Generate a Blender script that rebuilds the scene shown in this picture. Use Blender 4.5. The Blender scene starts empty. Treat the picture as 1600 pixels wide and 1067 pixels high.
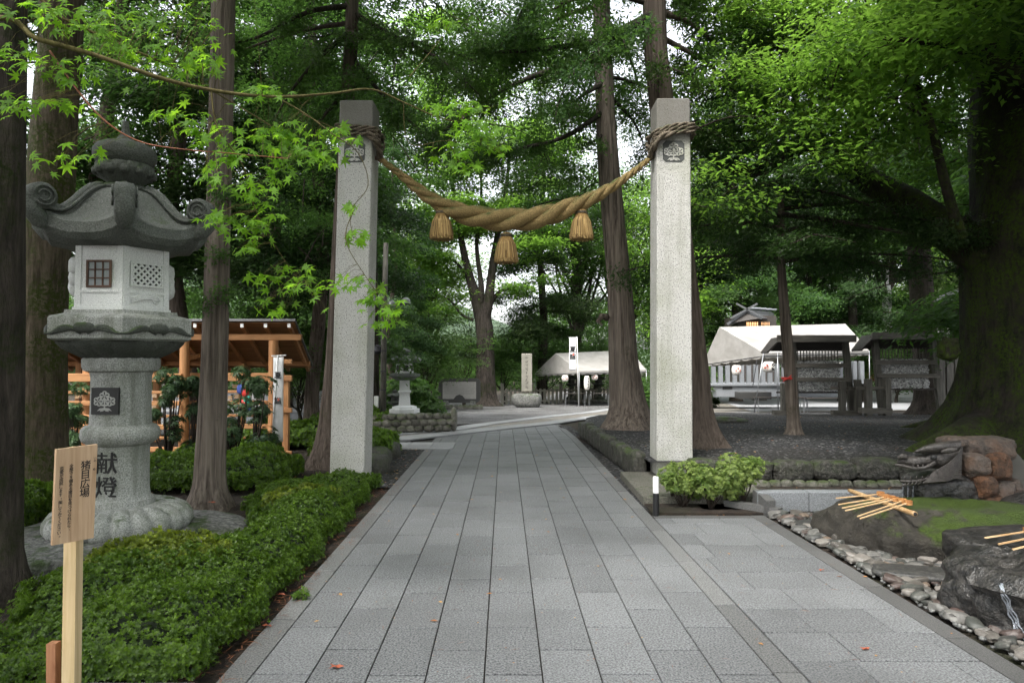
import bpy, bmesh, math, random
import numpy as np
from mathutils import Vector, Matrix, noise
from mathutils.bvhtree import BVHTree
R_=math.radians
scene=bpy.context.scene
col=scene.collection
# ------------------------------------------------------------------ camera
FPX=1067.0; CZ=1.6; TH=math.atan(30.5/FPX)
cam=bpy.data.cameras.new('camera'); camo=bpy.data.objects.new('camera',cam); col.objects.link(camo)
cam.sensor_width=36; cam.lens=36*FPX/1600; cam.clip_end=2000; cam.clip_start=.05
camo.location=(0,0,CZ); camo.rotation_euler=(math.pi/2+TH,0,0)
scene.camera=camo
# ------------------------------------------------------------------ world, sun, exposure
SUN_EL=R_(58); SUN_AZ=R_(215)     # azimuth clockwise from +Y: behind the camera, a little left
w=bpy.data.worlds.new("World"); scene.world=w; w.use_nodes=True
nt=w.node_tree; nt.nodes.clear()
sky=nt.nodes.new('ShaderNodeTexSky'); sky.sky_type='NISHITA'; sky.sun_disc=False
sky.sun_elevation=SUN_EL; sky.sun_rotation=SUN_AZ; sky.air_density=1.0; sky.dust_density=4.0; sky.ozone_density=1.0
hs=nt.nodes.new('ShaderNodeHueSaturation'); hs.inputs['Saturation'].default_value=.22; hs.inputs['Value'].default_value=1.0
bgn=nt.nodes.new('ShaderNodeBackground'); bgn.inputs['Strength'].default_value=.15
wo=nt.nodes.new('ShaderNodeOutputWorld')
nt.links.new(sky.outputs[0],hs.inputs['Color']); nt.links.new(hs.outputs[0],bgn.inputs['Color']); nt.links.new(bgn.outputs[0],wo.inputs['Surface'])
sl=bpy.data.lights.new('sun','SUN'); sl.energy=1.0; sl.angle=R_(14); sl.color=(1,.97,.92)
so=bpy.data.objects.new('sun',sl); col.objects.link(so)
sd=Vector((math.sin(SUN_AZ)*math.cos(SUN_EL),math.cos(SUN_AZ)*math.cos(SUN_EL),math.sin(SUN_EL)))
so.rotation_euler=sd.to_track_quat('Z','Y').to_euler()
scene.view_settings.view_transform='Standard'; scene.view_settings.look='None'; scene.view_settings.gamma=1
scene.view_settings.exposure=2.0
cy=scene.cycles; cy.max_bounces=7; cy.diffuse_bounces=3; cy.transmission_bounces=4; cy.glossy_bounces=2; cy.transparent_max_bounces=4
cy.use_adaptive_sampling=True; cy.adaptive_threshold=.02
# ------------------------------------------------------------------ projection helpers
def at(px,py,Y):
    c,s=math.cos(TH),math.sin(TH)
    u=(px-800)/FPX; v=(533.5-py)/FPX
    d=(u, c-v*s, s+v*c); k=Y/d[1]
    return Vector((d[0]*k,Y,CZ+d[2]*k))
def zz(py,Y): return at(800,py,Y).z
def gz(x,y):
    return float(np.interp(y,[14,18,30,40,60,400],[0,-.1,-.68,-1,-1.4,-2]))
def bedz(x,y):
    return max(float(np.interp(y,[9,12,21,29.6],[.27,.3,-.05,-.62])),gz(x,y)+.03)
def gp(px,py,f=gz):
    Y=2.0
    for i in range(4000):
        p=at(px,py,Y)
        if p.z<=f(p.x,p.y): return Vector((p.x,p.y,f(p.x,p.y)))
        Y+=.02+.002*Y
    return at(px,py,Y)
# ------------------------------------------------------------------ object helpers
ORG={}
def tag(o,label=None,cat=None,group=None,kind=None):
    if label: o['label']=label
    if cat: o['category']=cat
    if group: o['group']=group
    if kind: o['kind']=kind
    return o
def thing(name,label,cat,loc,group=None):
    o=bpy.data.objects.new(name,None); col.objects.link(o); o.location=loc; o.empty_display_size=.2
    ORG[o.name]=Vector(loc); return tag(o,label,cat,group)
def link(name,me,parent=None,loc=None,mats=()):
    o=bpy.data.objects.new(name,me); col.objects.link(o)
    for m in (mats if isinstance(mats,(list,tuple)) else [mats]): me.materials.append(m)
    if parent is not None:
        o.parent=parent; ORG[o.name]=ORG[parent.name]
    else:
        o.location=loc or (0,0,0); ORG[o.name]=Vector(loc or (0,0,0))
    return o
def frame(d,up=(0,0,1)):
    d=Vector(d).normalized(); u=Vector(up)
    if abs(d.dot(u))>.98: u=Vector((1,0,0))
    s=d.cross(u).normalized(); u=s.cross(d).normalized()
    return d,s,u
class MB:
    def __init__(s): s.v=[]; s.f=[]; s.mi=[]; s.m=0
    def add(s,vs,fs,m=None):
        b=len(s.v); s.v+= [Vector(p) for p in vs]; s.f+=[[i+b for i in f] for f in fs]; s.mi+=[s.m if m is None else m]*len(fs); return s
    def box(s,c,size,rz=0,m=None,bev=0,rx=0,ry=0):
        hx,hy,hz=[k/2 for k in size]; M=Matrix.Rotation(rz,3,'Z')@Matrix.Rotation(ry,3,'Y')@Matrix.Rotation(rx,3,'X')
        c=Vector(c)
        if bev<=0:
            vs=[c+M@Vector((x*hx,y*hy,z*hz)) for z in(-1,1) for x,y in((-1,-1),(1,-1),(1,1),(-1,1))]
            return s.add(vs,[[3,2,1,0],[4,5,6,7],[0,1,5,4],[1,2,6,5],[2,3,7,6],[3,0,4,7]],m)
        b=min(bev,hx*.9,hy*.9,hz*.9); vs=[]
        for z,i in((-hz,1),(-hz+b,0),(hz-b,0),(hz,1)):
            q=b if i else 0
            for x,y in((-hx+q+b*0,-hy+q),(hx-q,-hy+q),(hx-q,hy-q),(-hx+q,hy-q)): vs.append(c+M@Vector((x,y,z)))
        fs=[[3,2,1,0],[12,13,14,15]]
        for k in range(3):
            for j in range(4): fs.append([k*4+j,k*4+(j+1)%4,k*4+4+(j+1)%4,k*4+4+j])
        return s.add(vs,fs,m)
    def bar(s,a,b,w_,h_,up=(0,0,1),m=None):
        a=Vector(a);b=Vector(b); d,sd_,u=frame(b-a,up)
        vs=[p+sd_*x*w_/2+u*y*h_/2 for p in(a,b) for x,y in((-1,-1),(1,-1),(1,1),(-1,1))]
        return s.add(vs,[[0,1,2,3],[7,6,5,4],[0,4,5,1],[1,5,6,2],[2,6,7,3],[3,7,4,0]],m)
    def tube(s,pts,rad,seg=10,m=None,cap=True):
        pts=[Vector(p) for p in pts]
        if not hasattr(rad,'__len__'): rad=[rad]*len(pts)
        vs=[];prev=None
        for i,p in enumerate(pts):
            d=(pts[min(i+1,len(pts)-1)]-pts[max(i-1,0)]).normalized()
            if prev is None: _,a,b=frame(d)
            else:
                a=(prev-d*prev.dot(d)).normalized(); b=a.cross(d)
            prev=a
            for k in range(seg):
                t=2*math.pi*k/seg; vs.append(p+(a*math.cos(t)+b*math.sin(t))*rad[i])
        n=len(pts); fs=[]
        for i in range(n-1):
            for k in range(seg): fs.append([i*seg+k,i*seg+(k+1)%seg,(i+1)*seg+(k+1)%seg,(i+1)*seg+k])
        if cap: fs.append(list(range(seg))[::-1]); fs.append([(n-1)*seg+k for k in range(seg)])
        return s.add(vs,fs,m)
    def lathe(s,c,prof,seg=32,mod=None,m=None,rot=0,cap=True):
        c=Vector(c); vs=[];fs=[]
        for j,(r,z) in enumerate(prof):
            for k in range(seg):
                t=2*math.pi*k/seg+rot; rr,dz=(r,0) if mod is None else mod(r,z,t,j)
                vs.append(c+Vector((rr*math.cos(t),rr*math.sin(t),z+dz)))
        for j in range(len(prof)-1):
            for k in range(seg): fs.append([j*seg+k,j*seg+(k+1)%seg,(j+1)*seg+(k+1)%seg,(j+1)*seg+k])
        if cap: fs.append(list(range(seg))[::-1]); fs.append([(len(prof)-1)*seg+k for k in range(seg)])
        return s.add(vs,fs,m)
    def poly(s,o,u,v,pts,th,m=None):
        """extruded 2-D polygon: origin o, axes u,v, thickness th along u x v"""
        o=Vector(o);u=Vector(u);v=Vector(v);n=u.cross(v).normalized()
        a=[o+u*x+v*y for x,y in pts]; b=[p+n*th for p in a]; k=len(a)
        return s.add(a+b,[list(range(k))[::-1],[i+k for i in range(k)]]+[[i,(i+1)%k,(i+1)%k+k,i+k] for i in range(k)],m)
    def hull(s,corners,th,m=None):
        """quad/tri sheet given by corners with thickness th (downwards along the normal)"""
        c=[Vector(p) for p in corners]; n=(c[1]-c[0]).cross(c[2]-c[0]).normalized(); k=len(c)
        b=[p-n*th for p in c]
        return s.add(c+b,[list(range(k)),[i+k for i in range(k)][::-1]]+[[(i+1)%k,i,i+k,(i+1)%k+k] for i in range(k)],m)
    def rock(s,c,size,seed=0,sub=3,amp=.25,fr=1.2,rz=0,flat=None,m=None,tilt=0,pw=.75):
        bm=bmesh.new(); bmesh.ops.create_icosphere(bm,subdivisions=sub,radius=1)
        M=Matrix.Rotation(rz,3,'Z')@Matrix.Rotation(tilt,3,'Y'); off=Vector((seed*7.13,seed*3.7,seed*1.9)); vs=[]
        for v in bm.verts:
            p=v.co.copy()
            q=Vector([math.copysign(abs(k)**pw,k) for k in p])
            n1=noise.fractal(p*fr+off,1.0,2.0,4)
            n2=noise.cell(p*fr*1.3+off)
            q=q*(1+amp*n1+amp*.25*(n2-.5))
            if flat is not None and q.z>flat: q.z=flat+(q.z-flat)*.25
            vs.append(Vector(c)+M@Vector((q.x*size[0],q.y*size[1],q.z*size[2])))
        fs=[[x.index for x in f.verts] for f in bm.faces]; bm.free()
        return s.add(vs,fs,m)
    def build(s,name,mats,parent=None,loc=None,smooth=False,auto=None):
        o=ORG[parent.name] if parent is not None else Vector(loc or (0,0,0))
        me=bpy.data.meshes.new(name); me.from_pydata([tuple(p-o) for p in s.v],[],s.f)
        ob=link(name,me,parent,loc,mats)
        if any(s.mi): me.polygons.foreach_set('material_index',s.mi)
        if smooth or auto:
            me.polygons.foreach_set('use_smooth',[True]*len(me.polygons))
            if auto: me.set_sharp_from_angle(angle=R_(auto))
        me.update(); return ob
def np_obj(name,V,F,mats,parent=None,loc=None,smooth=False):
    V=np.asarray(V,dtype=np.float32); F=np.asarray(F,dtype=np.int32)
    o=ORG[parent.name] if parent is not None else Vector(loc or (0,0,0))
    V=V-np.array(o,dtype=np.float32)
    me=bpy.data.meshes.new(name); n,k=F.shape
    me.vertices.add(len(V)); me.vertices.foreach_set('co',V.ravel())
    me.loops.add(n*k); me.loops.foreach_set('vertex_index',F.ravel())
    me.polygons.add(n); me.polygons.foreach_set('loop_start',np.arange(0,n*k,k,dtype=np.int32)); 
    try: me.polygons.foreach_set('loop_total',np.full(n,k,dtype=np.int32))
    except Exception: pass
    if smooth: me.polygons.foreach_set('use_smooth',np.ones(n,dtype=bool))
    me.update(calc_edges=True)
    return link(name,me,parent,loc,mats)
def copy_tree(o,loc,rz=0,sc=1,label=None,parent=None,cat=None):
    c=o.copy(); col.objects.link(c); c.location=loc; c.rotation_euler=(0,0,rz); c.scale=(sc,sc,sc)
    if label: c['label']=label
    def rec(a,b):
        for ch in [x for x in a.children]:
            d=ch.copy(); col.objects.link(d); d.parent=b; rec(ch,d)
    rec(o,c); return c
# ------------------------------------------------------------------ material helpers
class NT:
    def __init__(s,name):
        s.m=bpy.data.materials.new(name); s.m.use_nodes=True; s.t=s.m.node_tree
        s.b=s.t.nodes['Principled BSDF']; s.out=s.t.nodes['Material Output']
    def n(s,typ,props=None,**inp):
        x=s.t.nodes.new('ShaderNode'+typ)
        for k,v in (props or {}).items(): setattr(x,k,v)
        for k,v in inp.items():
            k=k.replace('_',' '); sock=x.inputs[int(k[1:])] if k[0]=='i' and k[1:].isdigit() else x.inputs[k]
            s.set(sock,v)
        return x
    def set(s,sock,v):
        if isinstance(v,bpy.types.NodeSocket): s.t.links.new(v,sock)
        else:
            if isinstance(v,(tuple,list)) and len(v)==3 and sock.type=='RGBA': v=(*v,1)
            sock.default_value=v
    def pos(s): 
        if not hasattr(s,'_p'): s._p=s.n('NewGeometry')
        return s._p.outputs['Position']
    def obj(s):
        if not hasattr(s,'_o'): s._o=s.n('TexCoord')
        return s._o.outputs['Object']
    def map(s,vec,scale): return s.n('Mapping',Vector=vec,Scale=scale).outputs[0]
    def noise(s,vec,scale,detail=3,rough=.55,dist=0): return s.n('TexNoise',Vector=vec,Scale=scale,Detail=detail,Roughness=rough,Distortion=dist).outputs[0]
    def ramp(s,fac,a,b,ca=0.0,cb=1.0):
        x=s.n('MapRange',{'clamp':True}); s.set(x.inputs[0],fac); 
        for i,v in ((1,a),(2,b),(3,ca),(4,cb)): x.inputs[i].default_value=v
        return x.outputs[0]
    def mix(s,fac,a,b,mode='MIX'):
        x=s.n('MixRGB',{'blend_type':mode}); s.set(x.inputs[0],fac); s.set(x.inputs[1],a); s.set(x.inputs[2],b); return x.outputs[0]
    def math(s,op,a,b=0.0):
        x=s.n('Math',{'operation':op}); s.set(x.inputs[0],a); s.set(x.inputs[1],b); return x.outputs[0]
    def bump(s,h,strength=.5,dist=.02):
        x=s.n('Bump',Strength=strength,Distance=dist,Height=h); s.set(s.b.inputs['Normal'],x.outputs[0]); return x.outputs[0]
    def rand(s): return s.n('NewGeometry').outputs['Random Per Island']
    def up(s):
        x=s.n('SeparateXYZ',Vector=s.n('NewGeometry').outputs['Normal']); return x.outputs[2]
def simple(name,c,rough=.6,metal=0,spec=.5,emit=None,es=1):
    k=NT(name); k.b.inputs['Base Color'].default_value=(*c,1); k.b.inputs['Roughness'].default_value=rough; k.b.inputs['Metallic'].default_value=metal
    k.b.inputs['Specular IOR Level'].default_value=spec
    p=k.noise(k.pos(),9,4); k.set(k.b.inputs['Base Color'],k.mix(.3,c,k.mix(k.ramp(p,.3,.7),tuple(x*.6 for x in c),tuple(min(1,x*1.15) for x in c))))
    if emit: k.b.inputs['Emission Color'].default_value=(*emit,1); k.b.inputs['Emission Strength'].default_value=es
    return k.m
def stone(name,c1,c2,speck=80,sp=(.42,.62),stain=.35,stc=(.1,.1,.085),moss=0,mossc=(.045,.075,.018),rough=.85,bump=.3,bd=.004,island=0,mossup=True,big=1.6,topdark=None,shape=None,streak=0,stk=(.09,.095,.07)):
    k=NT(name); P=k.pos()
    s1=k.noise(P,speck,3,.7); c=k.mix(k.ramp(s1,sp[0],sp[1]),c1,c2)
    if island: c=k.mix(island,c,k.mix(k.rand(),tuple(x*.45 for x in c1),tuple(min(1,x*1.25) for x in c2)))
    st=k.noise(P,big,5,.62); c=k.mix(k.math('MULTIPLY',k.ramp(st,.45,.72),stain),c,stc)
    if streak:
        sf=k.noise(k.map(P,(7,7,.45)),1.0,5,.65); c=k.mix(k.math('MULTIPLY',k.ramp(sf,.48,.68),streak),c,stk)
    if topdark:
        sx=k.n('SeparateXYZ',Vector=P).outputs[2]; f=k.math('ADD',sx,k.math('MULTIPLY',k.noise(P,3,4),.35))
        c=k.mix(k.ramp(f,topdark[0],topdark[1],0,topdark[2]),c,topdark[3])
    if moss:
        mf=k.ramp(k.noise(P,4.5,6,.65),.62-moss*.35,.72-moss*.3)
        if mossup: mf=k.math('MULTIPLY',mf,k.ramp(k.up(),-.1,.75))
        mc=k.mix(k.noise(P,60,2),tuple(x*.45 for x in mossc),tuple(x*1.5 for x in mossc)); c=k.mix(mf,c,mc)
    k.set(k.b.inputs['Base Color'],c); k.b.inputs['Roughness'].default_value=rough
    h=k.math('ADD',k.noise(P,speck*.7,4,.7),k.math('MULTIPLY',k.noise(P,big*6,5,.6),1.5)); k.bump(h,bump,bd*5)
    return k.m
def bark(name,c1,c2,moss=0,mossc=(.06,.08,.015),sc=9,vs=.09,bump=1.0):
    k=NT(name); O=k.obj(); P=k.pos()
    m=k.map(O,(1,1,vs)); a=k.noise(m,sc,6,.65,.6); b=k.noise(m,sc*3.2,4,.6,.3)
    f=k.math('ADD',k.math('MULTIPLY',a,.7),k.math('MULTIPLY',b,.3))
    c=k.mix(k.ramp(f,.38,.6),c1,c2)
    c=k.mix(k.ramp(k.noise(P,1.3,4),.4,.7,0,.45),c,tuple(x*.5 for x in c2))
    if moss:
        mf=k.ramp(k.noise(P,1.6,6,.7),.62-moss*.35,.74-moss*.3); mf=k.math('MULTIPLY',mf,k.ramp(k.noise(P,22,5,.7),.4,.55)); c=k.mix(mf,c,k.mix(k.noise(P,50,2),tuple(x*.4 for x in mossc),tuple(x*1.4 for x in mossc)))
    k.set(k.b.inputs['Base Color'],c); k.b.inputs['Roughness'].default_value=.95; k.b.inputs['Specular IOR Level'].default_value=.2
    k.bump(f,bump,.06); return k.m
def wood(name,c1,c2,axis=2,sc=18,rough=.7):
    k=NT(name); s=[1,1,1]; s[axis]=.06; m=k.map(k.pos(),tuple(s))
    f=k.noise(m,sc,5,.6,1.2); c=k.mix(k.ramp(f,.35,.65),c1,c2); c=k.mix(k.ramp(k.noise(k.pos(),3,3),.4,.7,0,.3),c,tuple(x*.6 for x in c1))
    k.set(k.b.inputs['Base Color'],c); k.b.inputs['Roughness'].default_value=rough; k.bump(f,.25,.005); return k.m
def leaf(name,c1,c2,tc,tr=.42,var=.5,rough=.5,hue=.04,ns=.9,spec=.18,mixn=.45):
    k=NT(name); P=k.pos(); r=k.rand(); oi=k.n('ObjectInfo').outputs['Random']
    f=k.mix(mixn,r,k.ramp(k.noise(P,ns,3),.3,.7)); c=k.mix(f,c1,c2)
    h=k.n('HueSaturation',Hue=k.ramp(oi,0,1,.5-hue,.5+hue*.5),Saturation=k.ramp(r,0,1,.85,1.1),Value=k.ramp(oi,0,1,.75,1.25),Color=c).outputs[0]
    k.set(k.b.inputs['Base Color'],h); k.b.inputs['Roughness'].default_value=rough; k.b.inputs['Specular IOR Level'].default_value=spec
    t=k.n('BsdfTranslucent',Color=k.mix(r,tuple(x*.7 for x in tc),tc)).outputs[0]
    mx=k.n('MixShader',i0=tr,i1=k.b.outputs[0],i2=t); k.t.links.new(mx.outputs[0],k.out.inputs[0]); return k.m
# ------------------------------------------------------------------ materials
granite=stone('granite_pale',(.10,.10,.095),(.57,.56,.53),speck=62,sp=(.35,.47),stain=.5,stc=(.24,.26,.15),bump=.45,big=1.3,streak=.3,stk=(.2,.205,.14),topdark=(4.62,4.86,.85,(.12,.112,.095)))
lantern_m=stone('lantern_granite',(.17,.175,.165),(.47,.48,.45),speck=90,sp=(.36,.6),streak=.6,stk=(.1,.11,.08),stain=.6,stc=(.16,.175,.12),moss=.25,bump=.3,big=2.2)
lantern_l=stone('lantern_pale_granite',(.5,.51,.5),(.78,.79,.77),speck=130,sp=(.35,.55),stain=.12,stc=(.3,.3,.28),bump=.2)
lantern_d=stone('lantern_weathered_granite',(.035,.04,.033),(.125,.135,.115),speck=90,sp=(.35,.7),stain=.6,stc=(.035,.04,.03),moss=.32,bump=.5,big=3.5)
roofst=stone('roof_weathered_stone',(.045,.052,.045),(.19,.2,.18),speck=90,sp=(.3,.7),stain=.6,stc=(.05,.058,.045),moss=.12,bump=.5,big=3.5)
slab_m=stone('paving_granite',(.035,.037,.04),(.27,.277,.285),speck=85,sp=(.37,.6),stain=.55,stc=(.085,.086,.088),rough=.6,bump=.6,bd=.002,island=.15,big=.9)
slab_w=stone('paving_granite_warm',(.045,.046,.047),(.25,.252,.25),speck=95,sp=(.38,.62),stain=.4,stc=(.10,.10,.1),rough=.65,bump=.4,bd=.002,island=.2,big=.9)
slab_d=stone('kerb_granite_dark',(.055,.055,.055),(.15,.148,.145),speck=120,sp=(.36,.62),stain=.4,stc=(.06,.06,.06),rough=.6,bump=.3,bd=.002,island=.15)
slab_p=stone('pale_kerb_granite',(.2,.205,.21),(.38,.385,.395),speck=90,stain=.2,stc=(.3,.3,.3),rough=.6,bump=.2,bd=.002,island=.25)
wallgr=stone('smooth_grey_granite',(.13,.14,.15),(.3,.315,.33),speck=120,stain=.3,stc=(.08,.085,.08),rough=.7,bump=.2,bd=.002,island=.1)
cobble_m=stone('mossy_cobble',(.07,.066,.055),(.22,.21,.18),speck=30,stain=.5,stc=(.05,.05,.04),moss=.55,mossc=(.05,.07,.02),island=.5,bump=.8)
mossrock=stone('mossy_dark_rock',(.025,.024,.02),(.085,.08,.068),speck=25,stain=.5,stc=(.03,.028,.022),moss=.5,mossc=(.04,.065,.01),bump=1,bd=.006,rough=.6)
wetrock=stone('wet_black_rock',(.018,.018,.018),(.06,.056,.052),speck=18,stain=.5,stc=(.015,.014,.013),bump=.9,bd=.006,rough=.33)
greyrock=stone('lichen_grey_rock',(.09,.09,.085),(.27,.27,.25),speck=22,stain=.6,stc=(.07,.07,.06),moss=.35,bump=.9,bd=.006,big=3)
def pebmat(name,cols):
    k=NT(name); P=k.pos(); oi=k.n('ObjectInfo').outputs['Random']; cr=k.n('ValToRGB',{},Fac=oi); e=cr.color_ramp; e.interpolation='CONSTANT'
    while len(e.elements)<len(cols): e.elements.new(.5)
    for i,c in enumerate(cols): e.elements[i].position=i/len(cols); e.elements[i].color=(*c,1)
    c=k.mix(k.ramp(k.noise(P,55,4,.7),.3,.7,0,.55),cr.outputs[0],(.06,.058,.05)); c=k.mix(k.ramp(k.noise(P,14,4,.7),.5,.65,0,.35),c,(.24,.225,.205))
    k.set(k.b.inputs['Base Color'],c); k.b.inputs['Roughness'].default_value=.5; k.bump(k.noise(P,60,4),.4,.01); return k.m
peb_a=pebmat('mixed_grey_pebble',[(.07,.073,.073),(.13,.128,.12),(.04,.043,.04),(.18,.175,.165),(.09,.08,.07),(.06,.066,.06),(.22,.2,.18)])
peb_b=pebmat('mixed_rust_pebble',[(.12,.075,.058),(.09,.05,.044),(.17,.12,.085),(.07,.045,.04)])
basin_rock=None
pebble_m=stone('river_pebble',(.05,.052,.052),(.2,.2,.19),speck=35,stain=.3,stc=(.12,.09,.075),island=.0,bump=.3,rough=.5)
pebble_r=stone('rust_pebble',(.1,.06,.05),(.28,.2,.17),speck=35,stain=.4,stc=(.16,.07,.045),bump=.3,rough=.55)
rust_stone=stone('ochre_fieldstone',(.035,.02,.013),(.13,.07,.04),speck=14,stain=.7,stc=(.15,.055,.018),island=.2,bump=.9,bd=.005,big=7)
mortar=simple('mortar',(.09,.085,.075),.95)
flatslate=stone('flat_dark_stone',(.03,.03,.03),(.07,.068,.062),speck=40,stain=.3,stc=(.03,.03,.03),rough=.5,bump=.4)
def gravel_mat(name,c1,c2,sc=45,leafy=.0):
    k=NT(name); P=k.pos(); v=k.n('TexVoronoi',Vector=P,Scale=sc); g=k.n('SeparateColor',Color=v.outputs['Color']).outputs[0]
    c=k.mix(k.ramp(g,.0,1.0),c1,c2); c=k.mix(k.ramp(g,.93,.95,0,.8),c,(.32,.32,.31))
    c=k.mix(k.ramp(k.noise(P,.8,5,.65),.42,.7,0,.6),c,(.035,.03,.024))
    if leafy: c=k.mix(k.ramp(k.noise(P,2.6,5,.7),.62,.7,0,leafy),c,(.045,.055,.018))
    k.set(k.b.inputs['Base Color'],c); k.b.inputs['Specular IOR Level'].default_value=.15; k.b.inputs['Roughness'].default_value=.8; k.bump(v.outputs['Distance'],1.0,-.03); return k.m
gravel_m=gravel_mat('dark_gravel',(.012,.012,.0125),(.085,.085,.088),32,.35)
gravel_l=gravel_mat('grey_gravel',(.075,.073,.072),(.27,.27,.27),30,.1)
k=NT('soil'); P=k.pos(); c=k.mix(k.ramp(k.noise(P,14,6,.7),.35,.65),(.012,.009,.007),(.06,.04,.027)); c=k.mix(k.ramp(k.noise(P,1.2,4),.5,.7,0,.7),c,(.03,.04,.012))
k.set(k.b.inputs['Base Color'],c); k.b.inputs['Roughness'].default_value=.95; k.bump(k.noise(P,30,6,.7),1,.05); soil_m=k.m
k=NT('brown_pavers'); P=k.pos(); c=k.mix(k.ramp(k.noise(k.map(P,(1,2.2,1)),3.5,5,.7),.35,.65),(.085,.075,.062),(.26,.235,.2)); c=k.mix(k.ramp(k.noise(P,1.2,4),.5,.7,0,.7),c,(.2,.2,.2))
k.set(k.b.inputs['Base Color'],c); k.b.inputs['Roughness'].default_value=.5; k.bump(k.noise(P,9,5,.7),.6,.04); paver_m=k.m
cedar_bark=bark('cedar_bark',(.04,.03,.024),(.17,.135,.11),moss=.12,mossc=(.05,.055,.02),sc=15,vs=.05,bump=1)
cedar_grey=bark('grey_cedar_bark',(.055,.042,.034),(.24,.2,.165),moss=.08,mossc=(.05,.055,.025),sc=17,vs=.045,bump=1)
moss_bark=bark('mossy_bark',(.04,.03,.02),(.15,.12,.088),moss=.6,mossc=(.045,.06,.012),sc=11,vs=.16,bump=1)
dark_bark=bark('dark_bark',(.014,.012,.01),(.07,.058,.048),moss=.35,mossc=(.022,.03,.008),sc=9,vs=.2,bump=1)
giant_bark=bark('giant_bark',(.008,.007,.006),(.038,.031,.026),moss=.62,mossc=(.04,.065,.007),sc=6,vs=.3,bump=1)
twig_m=bark('twig_bark',(.025,.02,.016),(.07,.055,.045),sc=20,vs=.2,bump=.5)
birch_m=bark('pale_birch_bark',(.2,.2,.19),(.6,.6,.57),sc=6,vs=.8,bump=.3)
maple_twig=bark('maple_twig',(.06,.05,.02),(.14,.12,.05),sc=20,vs=.2,bump=.3)
con_leaf=leaf('cypress_foliage',(.018,.046,.015),(.065,.115,.03),(.14,.30,.05),.4)
con_dark=leaf('dark_cypress_foliage',(.012,.032,.012),(.042,.08,.024),(.08,.19,.035),.34)
brd_leaf=leaf('broadleaf_foliage',(.035,.08,.016),(.10,.17,.03),(.30,.55,.07),.52)
brd_mid=leaf('mid_broadleaf_foliage',(.016,.042,.012),(.055,.1,.024),(.13,.28,.045),.45)
maple_leaf_m=leaf('maple_leaf',(.04,.11,.012),(.12,.24,.02),(.36,.68,.04),.52,hue=.0)
azalea_m=leaf('azalea_leaf',(.014,.042,.008),(.14,.24,.025),(.25,.45,.04),.28,rough=.4,hue=0,ns=9,spec=.3,mixn=.6)
azalea_y=leaf('yellow_azalea_leaf',(.05,.085,.012),(.26,.32,.04),(.35,.45,.05),.25,rough=.4,hue=0,ns=9,spec=.3)
bush_m=leaf('variegated_leaf',(.05,.12,.018),(.36,.42,.14),(.3,.5,.08),.35,rough=.4,hue=0,ns=5,mixn=.6)
camellia_m=leaf('camellia_leaf',(.03,.065,.03),(.11,.18,.08),(.1,.2,.05),.2,rough=.35,hue=0)
cedarwood=wood('new_cedar_wood',(.28,.12,.04),(.48,.24,.095),0)
cedarwood_v=wood('new_cedar_post',(.3,.13,.045),(.5,.25,.1),2)
signwood=wood('sign_wood',(.42,.27,.15),(.58,.41,.26),2,sc=30)
postwood=wood('sign_post_wood',(.55,.4,.2),(.72,.56,.33),2,sc=30)
greywood=wood('weathered_grey_wood',(.055,.05,.042),(.17,.155,.13),0)
greywood_v=wood('weathered_grey_post',(.05,.046,.038),(.15,.14,.118),2)
darkwood=wood('dark_wood',(.02,.016,.013),(.06,.05,.042),0)
redwood=wood('red_hall_wood',(.16,.05,.025),(.34,.12,.06),2)
bamboo=wood('bamboo',(.3,.17,.07),(.55,.38,.2),0,sc=25,rough=.45)
ladle_w=wood('ladle_wood',(.3,.12,.035),(.5,.25,.09),0,sc=30,rough=.5)
straw=stone('straw',(.18,.095,.028),(.46,.29,.1),speck=130,sp=(.3,.65),stain=.3,stc=(.12,.09,.03),bump=1,bd=.003,rough=.9,big=5)
k=NT('rope_straw'); P=k.pos(); c=k.mix(k.ramp(k.noise(k.map(P,(1,1,1)),70,4,.7),.3,.7),(.12,.08,.03),(.38,.27,.11)); c=k.mix(k.math('MULTIPLY',k.ramp(k.noise(P,5,6,.7),.42,.6),k.ramp(k.up(),.0,.7)),c,(.055,.08,.018))
k.set(k.b.inputs['Base Color'],c); k.b.inputs['Roughness'].default_value=.95; k.bump(k.noise(P,90,3),.8,.01); rope_m=k.m
rope_old=stone('old_rope',(.08,.065,.045),(.24,.19,.14),speck=90,stain=.4,stc=(.05,.05,.02),moss=.4,bump=.8,rough=.95)
black_m=simple('black_ink',(.008,.008,.008),.6)
black_p=simple('black_plate',(.018,.018,.018),.5)
grey_c=simple('carved_pale_stone',(.42,.42,.4),.8)
grey_cd=simple('carved_recess',(.085,.09,.085),.85)
white_m=simple('white_paint',(.8,.8,.78),.5)
cloth_m=simple('white_cloth',(.82,.82,.82),.8)
tent_m=None
k=NT('tent_canvas'); P=k.pos(); f=k.noise(k.map(P,(1,1,1)),2.2,4,.6,0); c=k.mix(k.ramp(f,.35,.7),(.33,.315,.29),(.45,.435,.41)); k.set(k.b.inputs['Base Color'],c); k.b.inputs['Roughness'].default_value=.8
k.bump(f,.25,.1); tr=k.n('BsdfTranslucent',Color=(.6,.56,.5)).outputs[0]; mx=k.n('MixShader',i0=.22,i1=k.b.outputs[0],i2=tr); k.t.links.new(mx.outputs[0],k.out.inputs[0]); tent_m=k.m
metal=simple('grey_metal',(.32,.33,.34),.4,.8)
darkmetal=simple('dark_metal',(.05,.05,.055),.5,.5)
red_m=simple('red',(.6,.04,.03),.6)
redp_m=simple('faded_red_print',(.62,.16,.12),.7)
paper_m=simple('lantern_paper',(.78,.74,.68),.7)
plastic_b=simple('black_plastic',(.012,.012,.013),.35)
blue_m=simple('blue_cloth',(.03,.06,.25),.8)
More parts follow.
